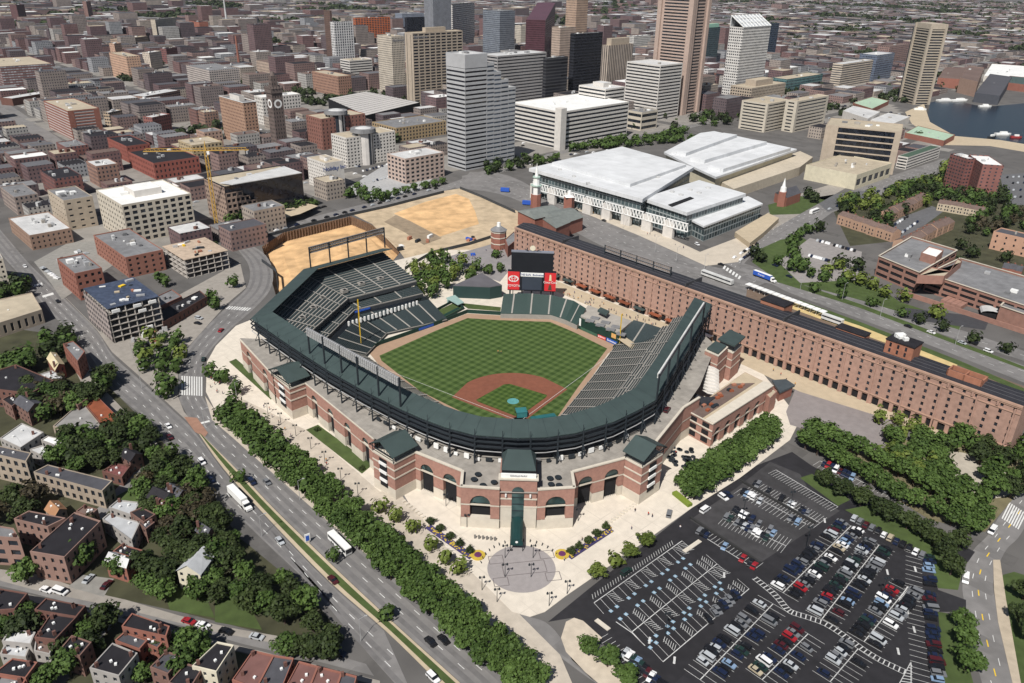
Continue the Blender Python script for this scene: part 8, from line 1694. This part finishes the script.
for k, (uv, L) in enumerate((((920, 110), 18), ((945, 101), 30), ((960, 101), 34), ((985, 107), 20), ((992, 138), 16), ((1003, 135), 22), ((1016, 138), 14), ((930, 136), 12))):
    q = P(*uv); a = rnd.uniform(-.4, .4); o = thing('moored_boat', f'white boat moored in the harbour, {ordw(k)} of the quay boats', 'boat', (q.x, q.y, 0), 'boats in the harbour'); m = MB(); e = V((math.cos(a), math.sin(a), 0)); f = V((-e.y, e.x, 0)); pl = [q-e*L/2-f*L*.12, q+e*L*.25-f*L*.14, q+e*L/2, q+e*L*.25+f*L*.14, q-e*L/2+f*L*.12]; m.prism(pl, .1, 2.4); m.build('hull', rnd.choice([WHITE, WHITE, STEEL, M('red_hull', (.3, .04, .04), .5)]), o); m = MB(); m.box((q.x, q.y, 2.4), L*.4, L*.15, 2, a); m.build('cabin', WHITE, o)
for px, mt in (([(905, 112), (924, 104), (930, 122), (955, 136), (1000, 140), (1060, 150), (1060, 158), (990, 146), (945, 145), (912, 124)], TAN),): sheet('quay_paving', [PL(px)], .045, mt)
# ================================================================== THE CITY BEYOND
def inpoly(x, y, Q):
    c = False
    for (ax, ay), (bx, by) in zip(Q, Q[1:]+Q[:1]):
        if (ay > y) != (by > y) and x < (bx-ax)*(y-ay)/(by-ay)+ax: c = not c
    return c
WCOL = [(.24, .11, .085), (.20, .10, .085), (.30, .17, .13), (.38, .30, .24), (.33, .25, .2), (.46, .42, .37), (.27, .2, .17), (.15, .09, .08), (.42, .33, .25), (.36, .35, .35)]
WN = ['red brick', 'dark brick', 'pink brick', 'tan', 'brown', 'cream', 'brown brick', 'dusky brick', 'ochre', 'grey']
WCOL = [tuple(x*.66+sum(c)/3*.16+.012*k for k, x in enumerate(c)) for c in WCOL]
FM = [FAC('city_facade_%d' % i, c, (.035, .035, .045), bay=3.2, flo=3.6, fw=.4, fh=.45) for i, c in enumerate(WCOL)]
RF = [(DROOF, 'black'), (GROOF, 'grey'), (LROOF, 'pale'), (TROOF, 'tan'), (SLATE, 'slate'), (BROOF, 'brown'), (M('mid_grey_roof', (.12, .12, .13), .9), 'dark grey'), (WROOF, 'white')]
RW = [6, 5, 4, 2, 4, 4, 5, 1]
OCC = set()
for pl in FOOT:
    c = sum(pl, V())/len(pl); R_ = max((p-c).length for p in pl); q4 = [c+(p-c)*(1+3.5/R_) for p in pl]; Q = [(p.x, p.y) for p in q4]
    for ix in range(int(min(p.x for p in q4)//5), int(max(p.x for p in q4)//5)+1):
        for iy in range(int(min(p.y for p in q4)//5), int(max(p.y for p in q4)//5)+1): OCC.add((ix, iy)) if inpoly(ix*5+2.5, iy*5+2.5, Q) else None
GA = rad(57); E1 = V((math.cos(GA), math.sin(GA), 0)); E2 = V((-E1.y, E1.x, 0))    # street grid
E1 = V((.834, .552, 0)); E2 = V((-.552, .834, 0))
KEEP = [[(0, 255), (60, 335), (0, 335)], [(-60, 180), (0, 205), (48, 255), (110, 340), (250, 300), (262, 235), (330, 205), (480, 172), (530, 172), (640, 140), (700, 125), (740, 118), (800, 130), (880, 170), (960, 150), (1024, 150), (1100, 150), (1100, 700), (-60, 700)], [(915, 122), (900, 104), (945, 92), (1100, 92), (1100, 150), (950, 148)], [(-30, 86), (0, 102), (86, 163), (70, 168), (-30, 105)], [(345, 190), (392, 160), (440, 172), (420, 190), (372, 202)]]
cand = []; TRQ = []; SC = []
for zi, (lo, hi) in enumerate(((0, 1100), (1100, 2600), (2600, 6500))):
    step = (29, 39, 70)[zi]; st2 = (24, 30, 60)[zi]
    u = -5200
    while u < 7500:
        v = -1200
        while v < 7500:
            p = E1*u+E2*v; v += st2
            dist = (p-CP).length
            if not lo < dist <= hi: continue
            x, y = PX(p)
            if not (-60 < x < 1084 and -6 < y < 262): continue
            if any(inpoly(x, y, k) for k in KEEP): continue
            bu, bv = int(math.floor(u/(110 if zi < 2 else 200))), int(math.floor(v/(75 if zi < 2 else 150)))
            fu, fv = u/(110 if zi < 2 else 200)-bu, v/(75 if zi < 2 else 150)-bv
            if zi < 2 and (fu < .13 or fv < .17):          # streets
                if zi == 0 or rnd.random() < .5: SC.append((p, fu < .13))
                continue
            if zi == 2 and (fu < .04 and rnd.random() < .7): continue
            hsh = random.Random(bu*7919+bv*104729); park = hsh.random() < (.05, .12, .16)[zi]; tall = hsh.random()
            if park or rnd.random() < (.1, .3, .5)[zi]:
                for _ in range(3 if park else 1): TRQ.append((p+V((rnd.uniform(-9, 9), rnd.uniform(-9, 9), 0)), rnd.uniform(5, 8)*(1 if zi < 2 else 2.2), rnd.uniform(8, 12)*(1 if zi < 2 else 1.3)))
                if park: continue
            sx, sy = step*rnd.uniform(.62, .98), st2*rnd.uniform(.62, .96); r = math.hypot(sx, sy)/2
            if any((int((p+E1*(a*sx/2)+E2*(b*sy/2)).x//5), int((p+E1*(a*sx/2)+E2*(b*sy/2)).y//5)) in OCC for a in (-1, -.4, .4, 1) for b in (-1, -.4, .4, 1)): continue
            central = 250 < x < 800 and dist < 2300
            h = rnd.choice([8, 9, 10, 12, 14]) if not central else rnd.uniform(9, 24)
            if zi == 0: h = rnd.uniform(8, 19)
            if zi == 1 and x < 330: h = rnd.uniform(9, 21)*(1.7 if rnd.random() < .12 else 1)
            if zi == 1: h *= 1.25
            if tall > .8 and rnd.random() < .3 and zi and y < 62: h *= rnd.uniform(1.6, 2.8)
            if zi == 2: h = rnd.uniform(8, 15)*(2.4 if rnd.random() < .05 else 1)
            if dist > 1500 and x > 780: h = min(h, rnd.uniform(7, 12))
            if 890 < x < 1010 and y > 85: h = min(h, 8)
            if y > 120 and 440 < x < 800: continue
            cand.append((p, sx, sy, h, rnd.choices(range(len(WCOL)), [5, 4, 5, 3, 4, 2, 4, 4, 2, 3])[0], rnd.choices(range(8), RW)[0], dist, x, y))
        u += step
def pavement():
    m = MB(); n = 5
    for bu in range(-14, 26):
        for bv in range(-6, 34):
            for i in range(n):
                for j in range(n):
                    u0, v0 = (bu+.14+.86*i/n)*110, (bv+.18+.82*j/n)*75; u1, v1 = u0+.86*110/n, v0+.82*75/n
                    q4 = [E1*a+E2*b for a, b in ((u0, v0), (u1, v0), (u1, v1), (u0, v1))]; c = (q4[0]+q4[2])/2
                    if (c-CP).length > 2300: continue
                    ok = True
                    for q in q4:
                        x, y = PX(q)
                        if not (-80 < x < 1100 and -10 < y < 260) or any(inpoly(x, y, k) for k in KEEP): ok = False; break
                    if ok: m.prism(q4, 0, .087)
    struct(m.build('city_pavement', M('city_paving', (.235, .22, .2), .9, .25, .1, big=.02)))
pavement()
def cityblk(m, p, sx, sy, h):
    pl = [p+E1*(a*sx/2)+E2*(b*sy/2) for a, b in ((-1, -1), (1, -1), (1, 1), (-1, 1))]; m.prism(pl, 0, h, top=False); return pl
cand.sort(key=lambda t: -(t[1]*t[2]+t[3]*(t[1]+t[2]))/t[6]**2)
# where a block stands, told by the landmark nearest to it in the photo
LM = [(145, 215, 'the cream office block'), (70, 120, 'the decked garage'), (30, 75, 'the maroon garage'), (125, 68, 'the hospital block'), (198, 30, 'the red tower block'), (213, 82, 'the balcony slab'), (240, 120, 'the scaffolded hotel'), (272, 110, 'the clock tower'), (335, 130, 'the maroon hotel'), (372, 103, 'the arena roof'), (342, 45, 'the white tall tower'), (372, 30, 'the orange block'), (435, 65, 'the tan tower'), (470, 100, 'the stepped tower'), (500, 35, 'the blue grey tower'), (590, 70, 'the black tower'), (620, 65, 'the ribbed tower'), (680, 60, 'the tallest tower'), (750, 60, 'the lattice tower'), (797, 80, 'the teal podium'), (860, 70, 'the banded mid rise'), (925, 60, 'the harbour tower'), (990, 75, 'the aquarium'), (985, 180, 'the apartment pair'), (160, 165, 'the crane jib'), (15, 150, 'the upper street'), (60, 20, 'the upper left corner'), (960, 20, 'the upper right corner'), (820, 20, 'the lattice tower skyline')]
def place(x, y):
    lx, ly, n_ = min(LM, key=lambda l: (l[0]-x)**2+((l[1]-y)*2.2)**2)
    return ('left of ' if x < lx-14 else 'right of ' if x > lx+14 else 'beyond ' if y < ly else 'below ')+n_
N1 = 0
PH = M('parapet_white', (.5, .48, .45), .85)
for t in cand[:225]:
    p, sx, sy, h, wi, ri, dist, x, y = t
    o = thing('city_block', f'{"low " if h < 12 else "tall " if h > 26 else ""}{WN[wi]} block, {RF[ri][1]} roof, {place(x, y)}', 'building', (p.x, p.y, 0), 'city buildings beyond the ballpark')
    m = MB(); pl = cityblk(m, p, sx, sy, h+.6); m.build('wall', FM[wi], o); m = MB(); m.face([V((q.x, q.y, h)) for q in pl]); m.build('roof', RF[ri][0], o)
    for k in range(rnd.randrange(0, 4) if dist < 1500 else 1): m = MB(); q = p+E1*rnd.uniform(-.3, .3)*sx+E2*rnd.uniform(-.3, .3)*sy; m.box((q.x, q.y, h), rnd.uniform(1.5, 4), rnd.uniform(1.5, 4), rnd.uniform(1, 3.2), GA); m.build('rooftop_unit', rnd.choice([LROOF, GROOF, MET, BR3]), o)
walls = [MB() for _ in WCOL]; roofs = [MB() for _ in RF]
for t in cand[225:]:
    p, sx, sy, h, wi, ri, dist, x, y = t; pl = cityblk(walls[wi], p, sx, sy, h+.4); roofs[ri].face([V((q.x, q.y, h)) for q in pl])
    if dist > 2600:      # far quarters: several gabled shapes within each block
        pass
for i, m in enumerate(walls):
    if m.f: struct(m.build('far_city_walls', FM[i]), 'stuff')
for i, m in enumerate(roofs):
    if m.f: struct(m.build('far_city_roofs', RF[i][0]), 'stuff')
m = MB()
for p, r, h in TRQ: leafball(m, V((p.x, p.y, h*.5)), r, h*.55, 46 if (p-CP).length < 2600 else 26, .34)
struct(m.build('far_city_trees', LEAF('far_leaves', (.012, .02, .006), (.05, .07, .025))), 'stuff')
cm = [MB() for _ in range(4)]
for p, al in SC:
    for _ in range(2):
        q = p+E1*rnd.uniform(-11, 11)+E2*rnd.uniform(-9, 9)
        if (int(q.x//5), int(q.y//5)) in OCC: continue
        a = math.atan2(E2.y, E2.x) if al else math.atan2(E1.y, E1.x); c_ = cm[rnd.randrange(4)]; c_.box((q.x, q.y, .3), 4.4, 1.8, .75, a); c_.box((q.x, q.y, 1.05), 2.3, 1.6, .5, a)
for q, a in QC: c_ = cm[rnd.randrange(4)]; c_.box((q.x, q.y, .4), 4.4, 1.8, .75, a); c_.box((q.x, q.y, 1.15), 2.3, 1.6, .5, a)
for m, k in zip(cm, ('white', 'black', 'silver', 'navy blue')): struct(m.build('distant_cars', CARC[k]), 'stuff')
pass
plant()
# ------------------------------------------------------------------ one label for one thing
from collections import defaultdict
lab = defaultdict(list)
for o in COL.objects:
    if o.parent is None and 'label' in o: lab[o['label']].append(o)
for k, os_ in lab.items():
    if len(os_) < 2: continue
    if len(k.split()) > 11: print('LONG', len(os_), k)
    os_.sort(key=lambda o: PX(ORG.get(o.name, o.location) if o.type == 'EMPTY' or o.location.length > 1e-6 else o['_at'] if '_at' in o else ORG[o.name])[0])
    for i, o in enumerate(os_): o['label'] = k+', '+('leftmost' if i == 0 else 'rightmost' if i == len(os_)-1 else ordw(i)+' from left')
for o in COL.objects:
    if 'label' in o and not 4 <= len(o['label'].split()) <= 16: print('WORDS', len(o['label'].split()), o['label'])
